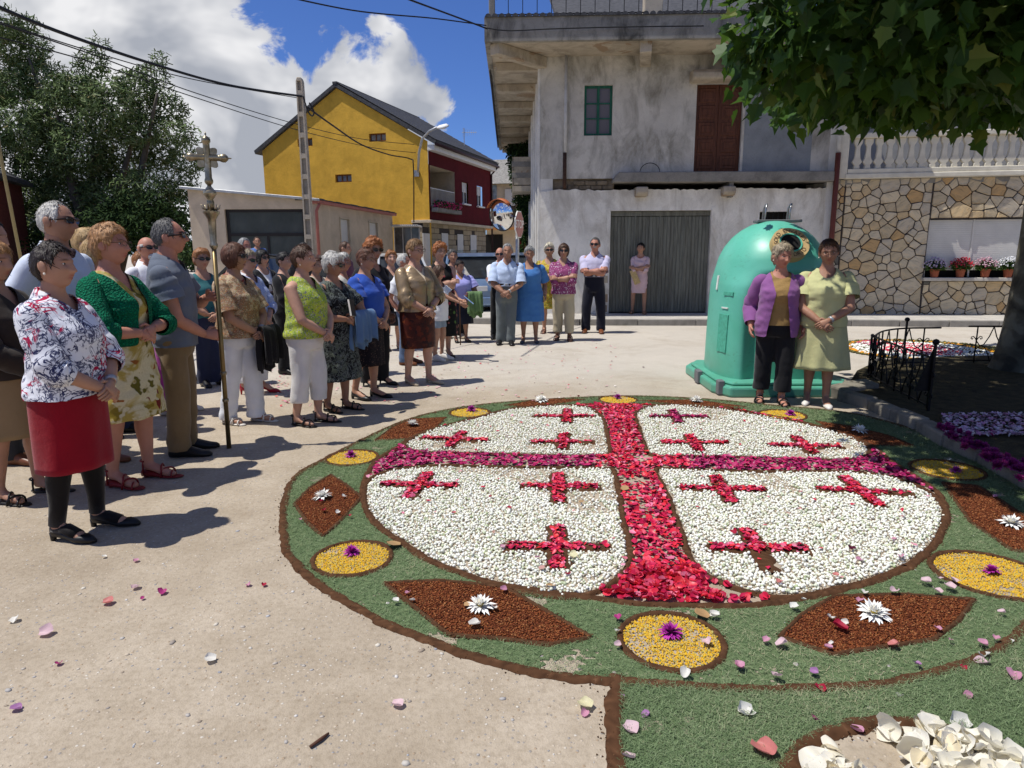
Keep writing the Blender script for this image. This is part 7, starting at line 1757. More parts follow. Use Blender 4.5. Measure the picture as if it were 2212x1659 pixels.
drape('black_jacket', 'black jacket hanging from the clasped hands of the paisley blouse woman', 'jacket', p12, wrist(p12, 1) + Vector((.03, -.05, .02)), .22, C_('black_jacket_cloth', (.014, .013, .015)), .40, 2)
bag('black leather handbag clutched by the woman with the black bob', p16, wrist(p16, -1) + Vector((-.06, -.04, -.20)), .28, .24, black, [(-.11, 0, .24), (-.06, 0, .36), (.06, 0, .36), (.11, 0, .24)], th=.08)
bag('flat straw clutch held by the woman in pink', p38, (-.03, -.20, .70), .14, .32, plain('woven_straw', (.50, .36, .16), .8, .3, 60, bump=.5), None, 'straw_clutch', False, .02).rotation_euler.rotate_axis('Y', R(-24))
bag('slim black clutch tucked under the arm of the bronze jacket', find('bronze jacket and'), (.20, -.10, .98), .09, .18, black, None, 'clutch', True, .03, .8)
lf = thing('leaflet', 'small blue printed leaflet held by the child in denim shorts', 'leaflet', world_of(p29, wrist(p29, 1) + Vector((-.05, -.10, .02))), p29.rotation_euler.z); m = MB(); m.prism([(-.06, -.09), (.0, -.095), (.06, -.09), (.06, .09), (.0, .085), (-.06, .09)], 'z', 0, .003); lb_ = m.build('sheet', print_blobs('leaflet_print', (.20, .32, .55), [(.5, .55, .6), (.1, .2, .5), (.2, .32, .55)], 30, .4), lf); lb_.rotation_euler = (R(40), 0, .4)
# moustache and beard
mo = find('moustache'); H_ = mo['_H']; 
V, F = ellipsoid((0, 0, 0), (.026, .010, .007), 12, 6)
def on_face(root, c, r, mat, name):
 H_ = root['_H']; k = H_ * .142 / .224; V, F = ellipsoid((0, 0, 0), r, 14, 8); V = V * k + np.array((c[0] * k, c[1] * k - .030 * H_ / 1.74, H_ - .105 * k + c[2] * k)); V += np.random.default_rng(2).normal(size=V.shape) * .0012; return np_mesh(name, V, F, mat, root, True)
on_face(mo, (0, -.103, -.046), (.030, .008, .007), hair_mat('grey'), 'moustache')
on_face(find('white beard'), (0, -.070, -.085), (.046, .040, .036), hair_mat('white'), 'beard')
# ================================================================ raised bed, kerb, low iron fence
bed_edge = [G(*p) for p in ((1806, 866), (1872, 884), (1919, 907), (1975, 931), (2033, 965), (2107, 999), (2212, 1060), (2330, 1130))]
bed_back = [G(2700, 1100), G(2700, 800), G(2300, 778), G(2060, 782), G(1900, 790), G(1850, 815)]
M_bed = NT('leaf_litter_soil', .95, .1); M_bed.col(M_bed.ramp(M_bed.noise(9, 7, .7, .4), [(.3, (.030, .024, .015)), (.55, (.075, .062, .035)), (.75, (.12, .11, .055))])); M_bed.bump(M_bed.noise(40, 5, .7), .9, .03); M_bed = M_bed.m
BD = tag(bpy.data.objects.new('garden_bed', None), kind='structure'); COL.objects.link(BD)
inset = [p + Vector((.10, .06, 0)) for p in bed_edge]
MB().prism([tuple(p[:2]) for p in inset + bed_back], 'z', -.1, .085).build('bed_soil', M_bed, BD)
M_bk = concrete('old_kerb', (.25, .225, .18), .55, 5)
for a, b in zip(bed_edge[:-1], bed_edge[1:]):
 L_ = (b - a).length; n = max(1, round(L_ / .55)); d = (b - a) / L_
 for i in range(n):
  ob = MB().box((.004, 0, -.1), (L_ / n - .004, .14, .105 + random.uniform(-.012, .012))).build('kerb_stone', M_bk, BD); ob.location = a + d * (i * L_ / n); ob.rotation_euler = (random.uniform(-.02, .02), 0, math.atan2(d.y, d.x) + random.uniform(-.02, .02)); bevel(ob, .02, 2)
for u, v, rz, s in ((1828, 858, .5, 1), (1858, 852, .2, .9), (1800, 845, -.2, .8)):
 ob = MB().box((-.16 * s, -.11, -.05), (.16 * s, .11, .14)).build('kerb_stone', M_bk, BD); ob.location = G(u, v); ob.rotation_euler = (.1, -.08, rz); bevel(ob, .025, 2)
FE = thing('garden_fence', 'low black wrought iron fence with scrolls around the shaded flower bed', 'fence', G(1879, 814, .09))
fo = Vector(FE.location)
plan_f = [G(2005, 884, .10), G(1940, 850, .10), G(1888, 820, .10), G(1876, 808, .10)]
tops = [G(*p, .57) for p in ((1886, 728), (1909, 715), (1958, 709), (2033, 708), (2093, 705), (2183, 705), (2290, 706))]
plan_f += [Vector((p.x, p.y, .10)) for p in tops]
P = smooth_path(plan_f, 10); L_ = np.r_[0, np.cumsum(np.linalg.norm(np.diff(P, axis=0), axis=1))]
at = lambda s: Vector([np.interp(s, L_, P[:, i]) for i in range(3)])
tot = L_[-1]; hF = .47; step = .40; gapA, gapB = None, None
sC = L_[np.argmin(np.linalg.norm(P[:, :2] - np.array(tops[3][:2]), axis=1))]; sD = L_[np.argmin(np.linalg.norm(P[:, :2] - np.array(tops[4][:2]), axis=1))]
def bar(pts, r, name): m = MB(); m.tube([tuple(Vector(p) - fo) for p in pts], r, 6); return m.build(name, M_iron, FE, True)
for s0, s1 in ((0, sC), (sD, tot)):
 ss = np.linspace(s0, s1, max(3, int((s1 - s0) / .06)))
 bar([at(s) + Vector((0, 0, hF)) for s in ss], .011, 'top_rail'); bar([at(s) + Vector((0, 0, .03)) for s in ss], .009, 'bottom_rail')
bar([at(sC) + Vector((0, 0, hF * .52)), at((sC + sD) / 2) + Vector((0, 0, hF * .40)), at(sD) + Vector((0, 0, hF * .52))], .006, 'loose_rod')
s = .03
while s < tot - .1:
 if not (sC + .03 < s < sD - .05):
  bar([at(s), at(s) + Vector((0, 0, hF))], .009, 'upright')
  for sg in (-1, 1):
   for zc, up in ((.70, 1), (.26, -1)):
    c = hF * zc; t = (at(min(s + .02, tot)) - at(max(s - .02, 0))).normalized() * sg
    bar([at(s) + t * q * .16 * 1 + Vector((0, 0, c + up * w)) for q, w in ((0, -.045), (.10, -.015), (.28, .012), (.42, .004), (.44, -.018), (.34, -.026), (.30, -.012))], .006, 'scroll')
  e = s + step
  if e < tot and not (s < sC - .01 and e > sC + .05):
   md = s + step / 2
   bar([at(s + (md - s) * q) + Vector((0, 0, hF * w)) for q, w in ((0, .60), (.25, .47), (.5, .50), (.78, .72), (1, .99))], .007, 'curved_bar'); bar([at(e - (e - md) * q) + Vector((0, 0, hF * w)) for q, w in ((0, .60), (.25, .47), (.5, .50), (.78, .72), (1, .99))], .007, 'curved_bar')
   bar([at(s + (md - s) * q) + Vector((0, 0, hF * w)) for q, w in ((0, .36), (.3, .47), (.55, .44), (.8, .25), (1, .03))], .007, 'curved_bar'); bar([at(e - (e - md) * q) + Vector((0, 0, hF * w)) for q, w in ((0, .36), (.3, .47), (.55, .44), (.8, .25), (1, .03))], .007, 'curved_bar')
 s += step
for sp, hh in ((.0, .60), (L_[np.argmin(np.abs(P[:, 1] - tops[2].y))], .56)):
 m = MB(); c = at(sp) - fo; m.box((c.x - .010, c.y - .010, -.02), (c.x + .010, c.y + .010, hh)); m.lathe([(.004, -.03), (.022, -.02), (.032, 0), (.022, .022), (.004, .03)], 12, (c.x, c.y, hh + .028)); m.build('ball_post', M_iron, FE)
c = at(.02) - fo; m = MB(); m.prism([(c.x - .14, .18), (c.x, .18), (c.x, .58)], 'y', c.y - .006, c.y + .006); m.build('gusset_plate', M_iron, FE)

# ================================================================ plane tree
def plane_tree():
 root = thing('plane_tree', 'broad plane tree whose dark low crown overhangs the right of the square', 'tree', (6.28, 8.15, .05))
 o0 = np.array(root.location)
 bk = NT('plane_bark', .85, .2); bk.col(bk.ramp(bk.noise(3.5, 3, .5, .6), [(.35, (.045, .040, .030)), (.5, (.10, .09, .065)), (.62, (.17, .16, .12))], 'EASE')); bk.bump(bk.noise(16, 5), .5, .02)
 m = MB(); tr = smooth_path([(0, 0, -.1, .40), (.0, 0, .15, .31), (.02, 0, .6, .26), (.03, -.02, 1.6, .235), (.0, -.05, 2.6, .23), (-.05, -.1, 3.2, .22)], 5); m.tube([tuple(p[:3]) for p in tr], [p[3] for p in tr], 18); m.build('trunk', bk.m, root, True)
 rg = np.random.default_rng(9)
 for tip in ((-3.0, -2.4, 3.7), (-2.6, -.9, 3.7), (-2.6, -3.6, 4.3), (-.5, -3.6, 3.6), (1.5, -3.0, 4.2), (-2.2, 1.6, 4.2), (1.8, 1.5, 4.4), (-.8, -1.5, 5.2), (-1.6, -2.2, 3.3), (.2, -2.2, 3.1)):
  t = np.array(tip); mid = np.array([-.05, -.1, 3.0]) * .45 + t * .55 + rg.normal(size=3) * .25 + np.array([0, 0, .5]); pts = smooth_path([(-.05, -.1, 2.7, .13), (*mid, .07), (*t, .02)], 6)
  m = MB(); m.tube([tuple(p[:3]) for p in pts], [p[3] for p in pts], 8); m.build('limb', bk.m, root, True)
  for _ in range(4):
   a = pts[rg.integers(5, len(pts))][:3]; e = a + np.clip(rg.normal(size=3), -1, 1) * np.array([.45, .45, .2]) + np.array([.15, 0, .1]); m = MB(); m.tube([tuple(a), tuple((a + e) / 2 + rg.normal(size=3) * .08), tuple(e)], [.022, .014, .006], 5); m.build('branch', bk.m, root, True)
 # five-lobed leaf, folded a little along the midrib
 half = [(0, -.02), (.26, -.06), (.30, .06), (.50, .12), (.38, .26), (.46, .42), (.20, .56), (.0, .98)]
 V = []; F = []
 for sg in (1, -1):
  o = len(V); V += [(0, .30, -.03)] + [(x * sg, y, abs(x) * .28 - .10 * max(0, y - .5)) for x, y in half]
  for i in range(1, len(half)): F.append((o, o + i, o + i + 1) if sg > 0 else (o, o + i + 1, o + i))
 V, F = np.array(V) - np.array([0, 0.0, 0]), np.array(F)
 def lmat(name, attr):
  t = NT(name, .5, .2); r = t.attr('rnd').outputs['Fac'] if attr else t.rnd()
  t.col(t.ramp(r, [(0, (.012, .034, .007)), (.45, (.024, .062, .012)), (.8, (.046, .10, .018)), (.95, (.09, .135, .026)), (1, (.15, .15, .035))]))
  tl = t.n.new('ShaderNodeBsdfTranslucent'); tl.inputs['Color'].default_value = (.14, .28, .03, 1); mx = t.n.new('ShaderNodeMixShader'); mx.inputs[0].default_value = .2
  out = t.n['Material Output']; t.l.new(t.b.outputs[0], mx.inputs[1]); t.l.new(tl.outputs[0], mx.inputs[2]); t.l.new(mx.outputs[0], out.inputs['Surface']); return t.m
 # crown lobes in world metres: centre, radii
 lobes = [((3.15, 5.55, 3.9), (1.0, 1.2, .85)), ((3.0, 4.7, 4.3), (1.2, 1.0, 1.1)), ((4.3, 5.2, 3.75), (1.3, 1.3, 1.0)), ((4.1, 6.7, 3.85), (1.3, 1.3, 1.05)), ((3.75, 6.7, 4.7), (1.3, 1.3, 1.0)), ((5.5, 6.1, 3.6), (1.4, 1.3, .95)), ((5.2, 7.6, 3.9), (1.5, 1.3, 1.05)),
    ((6.8, 6.6, 3.7), (1.4, 1.4, 1.0)), ((6.6, 5.0, 4.2), (1.4, 1.3, 1.2)), ((7.8, 7.8, 4.2), (1.6, 1.5, 1.2)), ((6.2, 9.3, 4.3), (1.7, 1.4, 1.2)), ((8.4, 6.0, 4.6), (1.5, 1.5, 1.3)), ((5.2, 6.3, 5.3), (2.0, 1.9, 1.1)), ((7.2, 7.6, 5.6), (2.0, 1.9, 1.1)), ((4.6, 4.7, 5.2), (1.3, 1.0, .9)), ((4.4, 8.3, 4.9), (1.4, 1.3, .9)), ((6.6, 5.6, 3.6), (1.1, 1.0, .6)), ((5.0, 5.6, 3.6), (.9, .9, .55)), ((1.35, 4.25, 4.5), (.55, .55, .45)), ((1.6, 3.6, 4.6), (.6, .5, .45)), ((2.2, 3.45, 4.8), (.8, .5, .5)), ((1.9, 4.3, 4.4), (.8, .7, .6)), ((2.6, 3.85, 4.5), (1.0, .7, .7)), ((3.6, 3.9, 4.6), (1.2, .8, .8)), ((5, 4, 4.7), (1.4, 1, .9)), ((6.5, 4, 4.9), (1.5, 1.1, 1)), ((2.9, 5.6, 5.0), (1.4, 1.4, .7)), ((8.5, 4.6, 5), (1.6, 1.4, 1)), ((9.4, 7.5, 5), (1.8, 1.8, 1.2))] + [(tuple(A(u, v, y)), (r, r, r * .72)) for u, v, y, r in ((1615, 45, 5.4, .30), (1660, 140, 5.4, .28), (1690, 220, 7.0, .34), (1700, 100, 5.6, .45), (1780, 150, 7.3, .70), (1760, 40, 5.3, .65), (1860, 175, 6.3, .66), (1960, 190, 6.4, .66), (2070, 195, 6.4, .66), (2190, 185, 6.4, .72), (1900, 80, 5.5, 1.0), (2050, 80, 5.5, 1.0), (2200, 80, 5.5, 1.0), (1705, 285, 6.6, .13), (2130, 245, 6.3, .28), (1940, 240, 6.4, .26), (1830, 240, 6.4, .22))]
 pts, out = [], []
 vol = np.array([a[1][0] * a[1][1] * a[1][2] for a in lobes]) ** .72; n = 27000
 for (c, r), k in zip(lobes, (vol / vol.sum() * n).astype(int)):
  d = rg.normal(size=(k, 3)); d /= np.linalg.norm(d, axis=1)[:, None]; rad = rg.uniform(.35, 1, k) ** .5
  pts.append(np.array(c) + d * rad[:, None] * np.array(r) + rg.normal(size=(k, 3)) * .08); out.append(d)
 pts, out = np.vstack(pts), np.vstack(out); pts[:, 2] = np.maximum(pts[:, 2], 2.60 + rg.random(len(pts)) * .4)
 n = len(pts)
 # leaf frame: tip hangs down and outward, blade faces the sky / outside
 tip = out * np.array([.7, .7, .2]) + np.array([0, 0, -.75]) + rg.normal(size=(n, 3)) * .45; tip /= np.linalg.norm(tip, axis=1)[:, None]
 nr = np.array([-.25, -.1, .7]) + out * .5 + rg.normal(size=(n, 3)) * .5; nr -= tip * (nr * tip).sum(1)[:, None]; nr /= np.linalg.norm(nr, axis=1)[:, None]; sx = np.cross(tip, nr)
 sz = rg.uniform(.11, .205, n); M = np.stack([sx, tip, nr], -1) * sz[:, None, None]
 # the 300 that show largest: low, left, near, nothing much in front
 dist = np.linalg.norm(pts - np.array([0, 0, 1.53]), axis=1); uv = pts[:, 0] / pts[:, 1]; score = sz / dist * (1 + .8 * np.clip((.62 - uv) / .25, -1, 1)) - .02 * np.maximum(0, pts[:, 2] - (1.53 + .42 * pts[:, 1])) * 10
 top = np.argsort(-score)[:300]; rest = np.setdiff1d(np.arange(n), top)
 Vs, Fs, r = scatter(V, F, pts[rest] - o0, M[rest], rg.random(len(rest)))
 ob = np_mesh('crown', Vs, Fs, lmat('plane_leaf', True), root, False, {'rnd': r}); ob['kind'] = 'stuff'
 me = bpy.data.meshes.new('leaf'); me.from_pydata([tuple(v) for v in V], [], [tuple(f) for f in F]); me.materials.append(lmat('plane_leaf_single', False)); me.update()
 for i in top:
  o = bpy.data.objects.new('leaf', me); COL.objects.link(o); o.parent = root
  o.matrix_basis = Matrix(((*M[i][0], pts[i][0] - o0[0]), (*M[i][1], pts[i][1] - o0[1]), (*M[i][2], pts[i][2] - o0[2]), (0, 0, 0, 1)))
plane_tree()

# ================================================================ background trees
LQ = (np.array([(-.5, 0, 0), (.5, 0, 0), (.35, 1, .12), (-.35, 1, .12)]), np.array([(0, 1, 2), (0, 2, 3)]))
def leafy(name, label, base, clumps, n, size, stops, seed, trunks, cat='tree', trans=(.10, .14, .05), lean=.0, long=1.0):
 root = thing(name, label, cat, base); rg = np.random.default_rng(seed); o0 = np.array(base)
 vol = np.array([c[1] ** 2 * (c[2] if len(c) > 2 else c[1]) for c in clumps]); P, D = [], []
 for c, k in zip(clumps, (vol / vol.sum() * n).astype(int)):
  d = rg.normal(size=(k, 3)); d /= np.linalg.norm(d, axis=1)[:, None]; rz = c[2] if len(c) > 2 else c[1]
  lump = 1 + .28 * snoise(d, 3.1, int(c[1] * 1000) + seed, 2)
  P.append(np.array(c[0]) + d * (rg.uniform(.25, 1, k) ** .45 * lump)[:, None] * np.array([c[1], c[1], rz])); D.append(d)
 P, D = np.vstack(P), np.vstack(D); n = len(P)
 nr = D + rg.normal(size=(n, 3)) * .7 + np.array([0, 0, .35]); nr /= np.linalg.norm(nr, axis=1)[:, None]; t = rg.normal(size=(n, 3)) + D * .6 + np.array([0, 0, -lean]); t -= nr * (t * nr).sum(1)[:, None]; t /= np.linalg.norm(t, axis=1)[:, None]
 sz = rg.uniform(.6, 1.3, n) * size; M = np.stack([np.cross(t, nr) * .42 / long ** .5, t * long, nr], -1) * sz[:, None, None]
 V, F, r = scatter(*LQ, P - o0, M, rg.random(n))
 m = rmat(label[:30], stops, .85, .08); ob = np_mesh('crown', V, F, m, root, False, {'rnd': r})
 ob['kind'] = 'stuff'
 for pts in trunks:
  q = smooth_path([(*(np.array(p[:3]) - o0), p[3]) for p in pts], 5); b = MB(); b.tube([tuple(x[:3]) for x in q], [max(.01, x[3]) for x in q], 8); b.build('trunk', plain('grey_bark', (.10, .085, .065), .9, .3, 6), root, True)
 return root
def big_tree():
 rg = np.random.default_rng(4); Y = 26.0; cl = []
 row = [(40, 110, 1.2), (10, 190, 1.1), (90, 180, 1.2), (30, 280, 1.2), (110, 260, 1.3), (170, 200, 1.1), (200, 140, .75), (230, 240, 1.3), (215, 100, .45), (290, 190, 1.0), (325, 160, .65), (345, 130, .4), (300, 280, 1.1), (360, 230, .9), (80, 350, 1.3), (160, 330, 1.3), (250, 350, 1.3), (340, 330, 1.0), (390, 290, .7), (405, 350, .75), (60, 430, 1.2), (140, 420, 1.4), (230, 430, 1.4), (320, 420, 1.2), (390, 410, .8), (30, 500, 1.1), (120, 500, 1.3), (220, 500, 1.4), (310, 490, 1.2), (370, 470, .7), (15, 60, .8), (60, 50, .5), (-60, 200, 1.5), (-60, 330, 1.5), (-50, 450, 1.5)]
 for u, v, r in row: cl.append((A(u, v, Y + rg.uniform(-1.3, 1.3))[:], r * .86, r * .72))
 b = A(215, 560, Y); b.z = 0
 tk = []
 for u, v in ((200, 300), (120, 230), (300, 260), (60, 120), (340, 200), (250, 380), (150, 420)):
  e = A(u, v, Y + rg.uniform(-.6, .6)); tk.append([(b.x + rg.uniform(-.4, .4), b.y + rg.uniform(-.3, .3), 0, .24), (b.x * .6 + e.x * .4 + rg.uniform(-.4, .4), Y, e.z * .45, .16), (*e, .04)])
 leafy('willow_tree', 'large grey green leafy tree behind the crowd at the left', b[:], cl, 72000, .12, [(0, (.050, .080, .024)), (.4, (.10, .145, .050)), (.75, (.155, .205, .085)), (.95, (.22, .26, .14)), (1, (.22, .18, .08))], 5, tk, long=1.5)
 rg = np.random.default_rng(6); cl = [(A(u, v, 23.6 + rg.uniform(-.6, .6))[:], r) for u, v, r in ((150, 520, .8), (210, 500, .8), (270, 505, .9), (330, 490, .85), (375, 480, .6), (400, 500, .6), (260, 460, .7), (330, 450, .6), (110, 540, .8), (390, 450, .35))]
 b = A(290, 560, 23.6); b.z = 0
 leafy('laurel_bush', 'dark green bushy shrub mass below the grey green tree', b[:], cl, 9000, .13, [(0, (.010, .022, .008)), (.6, (.022, .045, .014)), (1, (.045, .075, .02))], 8, [[(b.x, b.y, 0, .1), (b.x + .2, b.y, 1.6, .05)]], 'bush')
big_tree()
GRN = [(0, (.02, .04, .015)), (.6, (.045, .075, .025)), (1, (.09, .12, .04))]
for i, (u, v, Y, r, lab) in enumerate(((395, 520, 60, 2.6, 'small far tree showing between the polo man and the garage'), (455, 535, 75, 2.4, 'distant low tree behind the brass staff'), (1105, 528, 55, 2.2, 'distant bush at the end of the lane under the cream house'), (-140, 520, 50, 4, 'far tree just outside the left edge behind the brick house'))):
 p = A(u, v, Y); leafy('distant_tree', lab, (p.x, Y, 0), [((p.x, Y, p.z * .55), r, p.z * .55), ((p.x + r * .6, Y, p.z * .5), r * .8, p.z * .5), ((p.x - r * .7, Y + 1, p.z * .5), r * .8, p.z * .48)], 2500, .32, GRN, 20 + i, [[(p.x, Y, 0, .2), (p.x, Y, p.z * .5, .1)]])
# creeper on the flank of the grey house
cl = [((.35, 26.6, 5.1), .5, .7), ((.45, 25.6, 4.6), .5, .8), ((.40, 24.6, 4.2), .45, .6), ((.25, 27.2, 5.5), .45, .4), ((.5, 23.8, 3.6), .4, .5), ((.5, 25.0, 3.4), .4, .8), ((.5, 26.6, 3.9), .4, .9), ((.55, 25.5, 2.4), .3, .7), ((.55, 26.5, 1.6), .3, .9)]
leafy('ivy', 'dark ivy climbing the flank of the grey house under the eaves', (.6, 25.5, 0), cl, 9000, .11, [(0, (.008, .020, .007)), (.7, (.02, .045, .012)), (1, (.05, .09, .02))], 31, [[(.62, 25.5, 0, .05), (.6, 25.4, 2.4, .04), (.45, 25.6, 4.6, .02)]], 'ivy')
for i, (u, v, Y, r, st, lab) in enumerate(((962, 545, 27.0, .55, GRN, 'dark rose bush against the stone ground floor by the door'), (1035, 540, 30.5, .55, GRN, 'second dark bush along the stone ground floor'), (1075, 528, 36, .8, GRN, 'planted bush before the cream house doorway'), (1160, 535, 34, .7, GRN, 'low hedge seen behind the mirror post'))):
 p = A(u, v, Y); leafy('shrub', lab, (p.x, Y, 0), [((p.x, Y, .6), r, .6), ((p.x + r * .5, Y, .9), r * .7, .5), ((p.x - r * .5, Y, .8), r * .7, .5)], 1400, .12, GRN[:2] + [(.85, (.09, .12, .04)), (1, (.18, .04, .09))], 40 + i, [[(p.x, Y, 0, .04), (p.x, Y, .6, .02)]], 'shrub')

# ================================================================ pots on the stone house sill, planter flowers on the red house
bpy.context.view_layer.update(); SHM = SH.matrix_world
M_pot = plain('terracotta', (.33, .095, .045), .8, .15, 8)
def pot_plant(label, s, cols, seed):
 w = SHM @ Vector((s, -.065, .939)); root = thing('potted_plant', label, 'potted plant', w, R(-9)); rg = np.random.default_rng(seed)
 m = MB(); m.lathe([(.070, 0), (.094, .15), (.104, .15), (.106, .185), (.094, .187), (.088, .15), (.02, .14)], 20); smooth_by_angle(m.build('pot', M_pot, root))
 d = rg.normal(size=(420, 3)); d[:, 2] = np.abs(d[:, 2]) * .8; d /= np.linalg.norm(d, axis=1)[:, None]; P = d * rg.uniform(.3, 1, 420)[:, None] * np.array([.20, .15, .20]) + np.array([0, 0, .17]); t = d + rg.normal(size=d.shape) * .5; t /= np.linalg.norm(t, axis=1)[:, None]; nr = np.cross(t, rg.normal(size=d.shape)); nr /= np.linalg.norm(nr, axis=1)[:, None]
 V, F, r = scatter(*LQ, P, np.stack([np.cross(t, nr) * .6, t, nr], -1) * .05); o = np_mesh('foliage', V, F, rmat('pot_leaf%d' % seed, [(0, (.025, .06, .015)), (1, (.08, .14, .03))], .6), root, False, {'rnd': r}); o['kind'] = 'stuff'
 k = 150; d = rg.normal(size=(k, 3)); d[:, 2] = np.abs(d[:, 2]) + .3; d[:, 1] -= .3; d /= np.linalg.norm(d, axis=1)[:, None]; P = d * np.array([.25, .17, .24]) * rg.uniform(.75, 1.1, k)[:, None] + np.array([0, 0, .19])
 V, F, r = scatter(*OCT, P, rot_z(rg.uniform(0, 6, k)) * (rg.uniform(.014, .026, k)[:, None] * np.array([1, 1, .7]))[:, None, :]); o = np_mesh('blossoms', V, F, rmat('pot_bloom%d' % seed, cols, .6), root, True, {'rnd': r}); o['kind'] = 'stuff'
pot_plant('terracotta pot of lilac and white flowers, leftmost on the stone window sill', 2.235, [(0, (.30, .20, .42)), (.5, (.62, .52, .66)), (1, (.7, .64, .7))], 1)
pot_plant('terracotta pot of red geraniums on the stone window sill', 2.755, [(0, (.5, .02, .04)), (.7, (.55, .04, .06)), (1, (.6, .2, .25))], 2)
pot_plant('terracotta pot of pale pink flowers on the stone window sill', 3.25, [(0, (.55, .30, .38)), (.6, (.68, .50, .55)), (1, (.5, .12, .2))], 3)
pot_plant('terracotta pot of pure white flowers, rightmost in view on the stone window sill', 3.70, [(0, (.75, .76, .78)), (1, (.82, .82, .83))], 4)
rg = np.random.default_rng(3); k = 420; P = np.c_[rg.uniform(.04, .36, k), rg.uniform(.2, 2.7, k), 3.30 + rg.random(k) * .28]
V, F, r = scatter(*OCT, P, rot_z(rg.uniform(0, 6, k)) * rg.uniform(.03, .055, k)[:, None, None]); o = np_mesh('planter_flowers', V, F, rmat('balcony_bloom', [(0, (.03, .06, .02)), (.45, (.05, .09, .03)), (.5, (.50, .03, .12)), (.8, (.60, .06, .20)), (1, (.6, .2, .3))]), YH, True, {'rnd': r}); o['kind'] = 'stuff'

# ================================================================ parked cars
def car(label, u, v, Y, rz, col, metal=.4):
 p = A(u, v, Y); root = thing('parked_car', label, 'car', (p.x, Y, 0), rz, 'cars parked along the lane')
 paint = NT('car_paint_' + str(len(bpy.data.materials)), .28, .5); paint.col(paint.ramp(paint.noise(2, 2), [(.3, tuple(c * .95 for c in col)), (.7, tuple(min(1, c * 1.05) for c in col))])); paint.set('Metallic', metal); paint.set('Coat Weight', .6)
 # local: +x forward, length 4.0, width 1.7; sections across the car
 st = [(-2.0, .35, .62, .78), (-1.95, .25, .80, .82), (-1.8, .22, .95, .84), (-1.2, .20, .97, .85), (0, .19, .95, .85), (1.0, .20, .92, .84), (1.6, .22, .84, .80), (1.92, .25, .70, .72), (2.0, .35, .55, .60)]
 rows = [[(x, s_ * w * k, z0 + (z1 - z0) * t) for s_, k, t in ((-1, .92, 0), (-1, 1, .25), (-1, 1, .7), (-1, .93, 1), (1, .93, 1), (1, 1, .7), (1, 1, .25), (1, .92, 0))] for x, z0, z1, w in st]
 m = MB(); m.grid(rows, True); m.add(rows[0], [tuple(range(8))[::-1]]); m.add(rows[-1], [tuple(range(8))]); body = m.build('body', paint.m, root); bevel(body, .03, 2); smooth_by_angle(body, 35)
 g = glass('car_glass', (.02, .024, .028)); cab = [(-1.85, .93, .72), (-1.45, 1.42, .60), (-.6, 1.48, .62), (.35, 1.44, .60), (1.05, .93, .72)]
 rows = [[(x, -w, z), (x, w, z)] for x, z, w in cab]; m = MB(); m.grid(rows); m.add([(x, -w, z) for x, z, w in cab], [(0, 1, 2, 3, 4)]); m.add([(x, w, z) for x, z, w in cab], [(4, 3, 2, 1, 0)]); m.build('windows', g, root)
 m = MB(); m.prism([(-1.5, 1.425), (-.6, 1.495), (.36, 1.455), (.36, 1.475), (-.6, 1.52), (-1.52, 1.445)], 'y', -.60, .60); bevel(m.build('roof', paint.m, root), .02, 2)
 for s_ in (-1, 1):
  for a, b in (((-1.85, .93, .73), (-1.45, 1.44, .61)), ((-.55, .93, .735), (-.5, 1.48, .63)), ((.35, 1.45, .61), (1.05, .93, .73))): q = MB(); q.tube([(a[0], s_ * a[2], a[1]), (b[0], s_ * b[2], b[1])], .035, 6); q.build('pillar', paint.m, root)
  for x in (-1.25, 1.28):
   w = MB(); w.tube([(x, s_ * .68, .30), (x, s_ * .86, .30)], .30, 20); t_ = w.build('wheel', plain('tyre_rubber', (.015, .015, .016), .8), root); w = MB(); w.tube([(x, s_ * .80, .30), (x, s_ * .867, .30)], .18, 16); w.build('rim', M_galv, t_)
  bevel(MB().box((-2.01, s_ * .74 - .09, .62), (-1.88, s_ * .74 + .09, .88)).build('tail_light', plain('tail_red', (.30, .012, .015), .3), root), .02, 1); bevel(MB().box((1.80, s_ * .58 - .13, .58), (1.96, s_ * .58 + .13, .72)).build('headlight', plain('lamp_clear', (.6, .62, .65), .15), root), .02, 1)
 bevel(MB().box((-2.03, -.27, .62), (-2.0, .27, .74)).build('number_plate', M_whi, root), .005, 1); bevel(MB().box((-2.08, -.80, .28), (-1.92, .80, .48)).build('rear_bumper', paint.m, root), .03, 2); bevel(MB().box((1.90, -.76, .28), (2.06, .76, .46)).build('front_bumper', paint.m, root), .03, 2)
 return root
car('light blue hatchback parked behind the lavender blouse woman', 1008, 560, 18.2, R(100), (.20, .30, .46))
car('grey blue car parked beyond the bald man in the white shirt', 1085, 556, 23.5, R(97), (.16, .22, .34))
car('pale blue grey car glimpsed beside the mirror post', 1140, 556, 27.0, R(95), (.32, .40, .48))
car('white car glimpsed behind the orange haired woman in black', 842, 560, 21.0, R(112), (.62, .64, .66), .1)
car('black car roof showing behind the crowd before the glazed garage', 585, 545, 15.0, R(150), (.012, .014, .016))
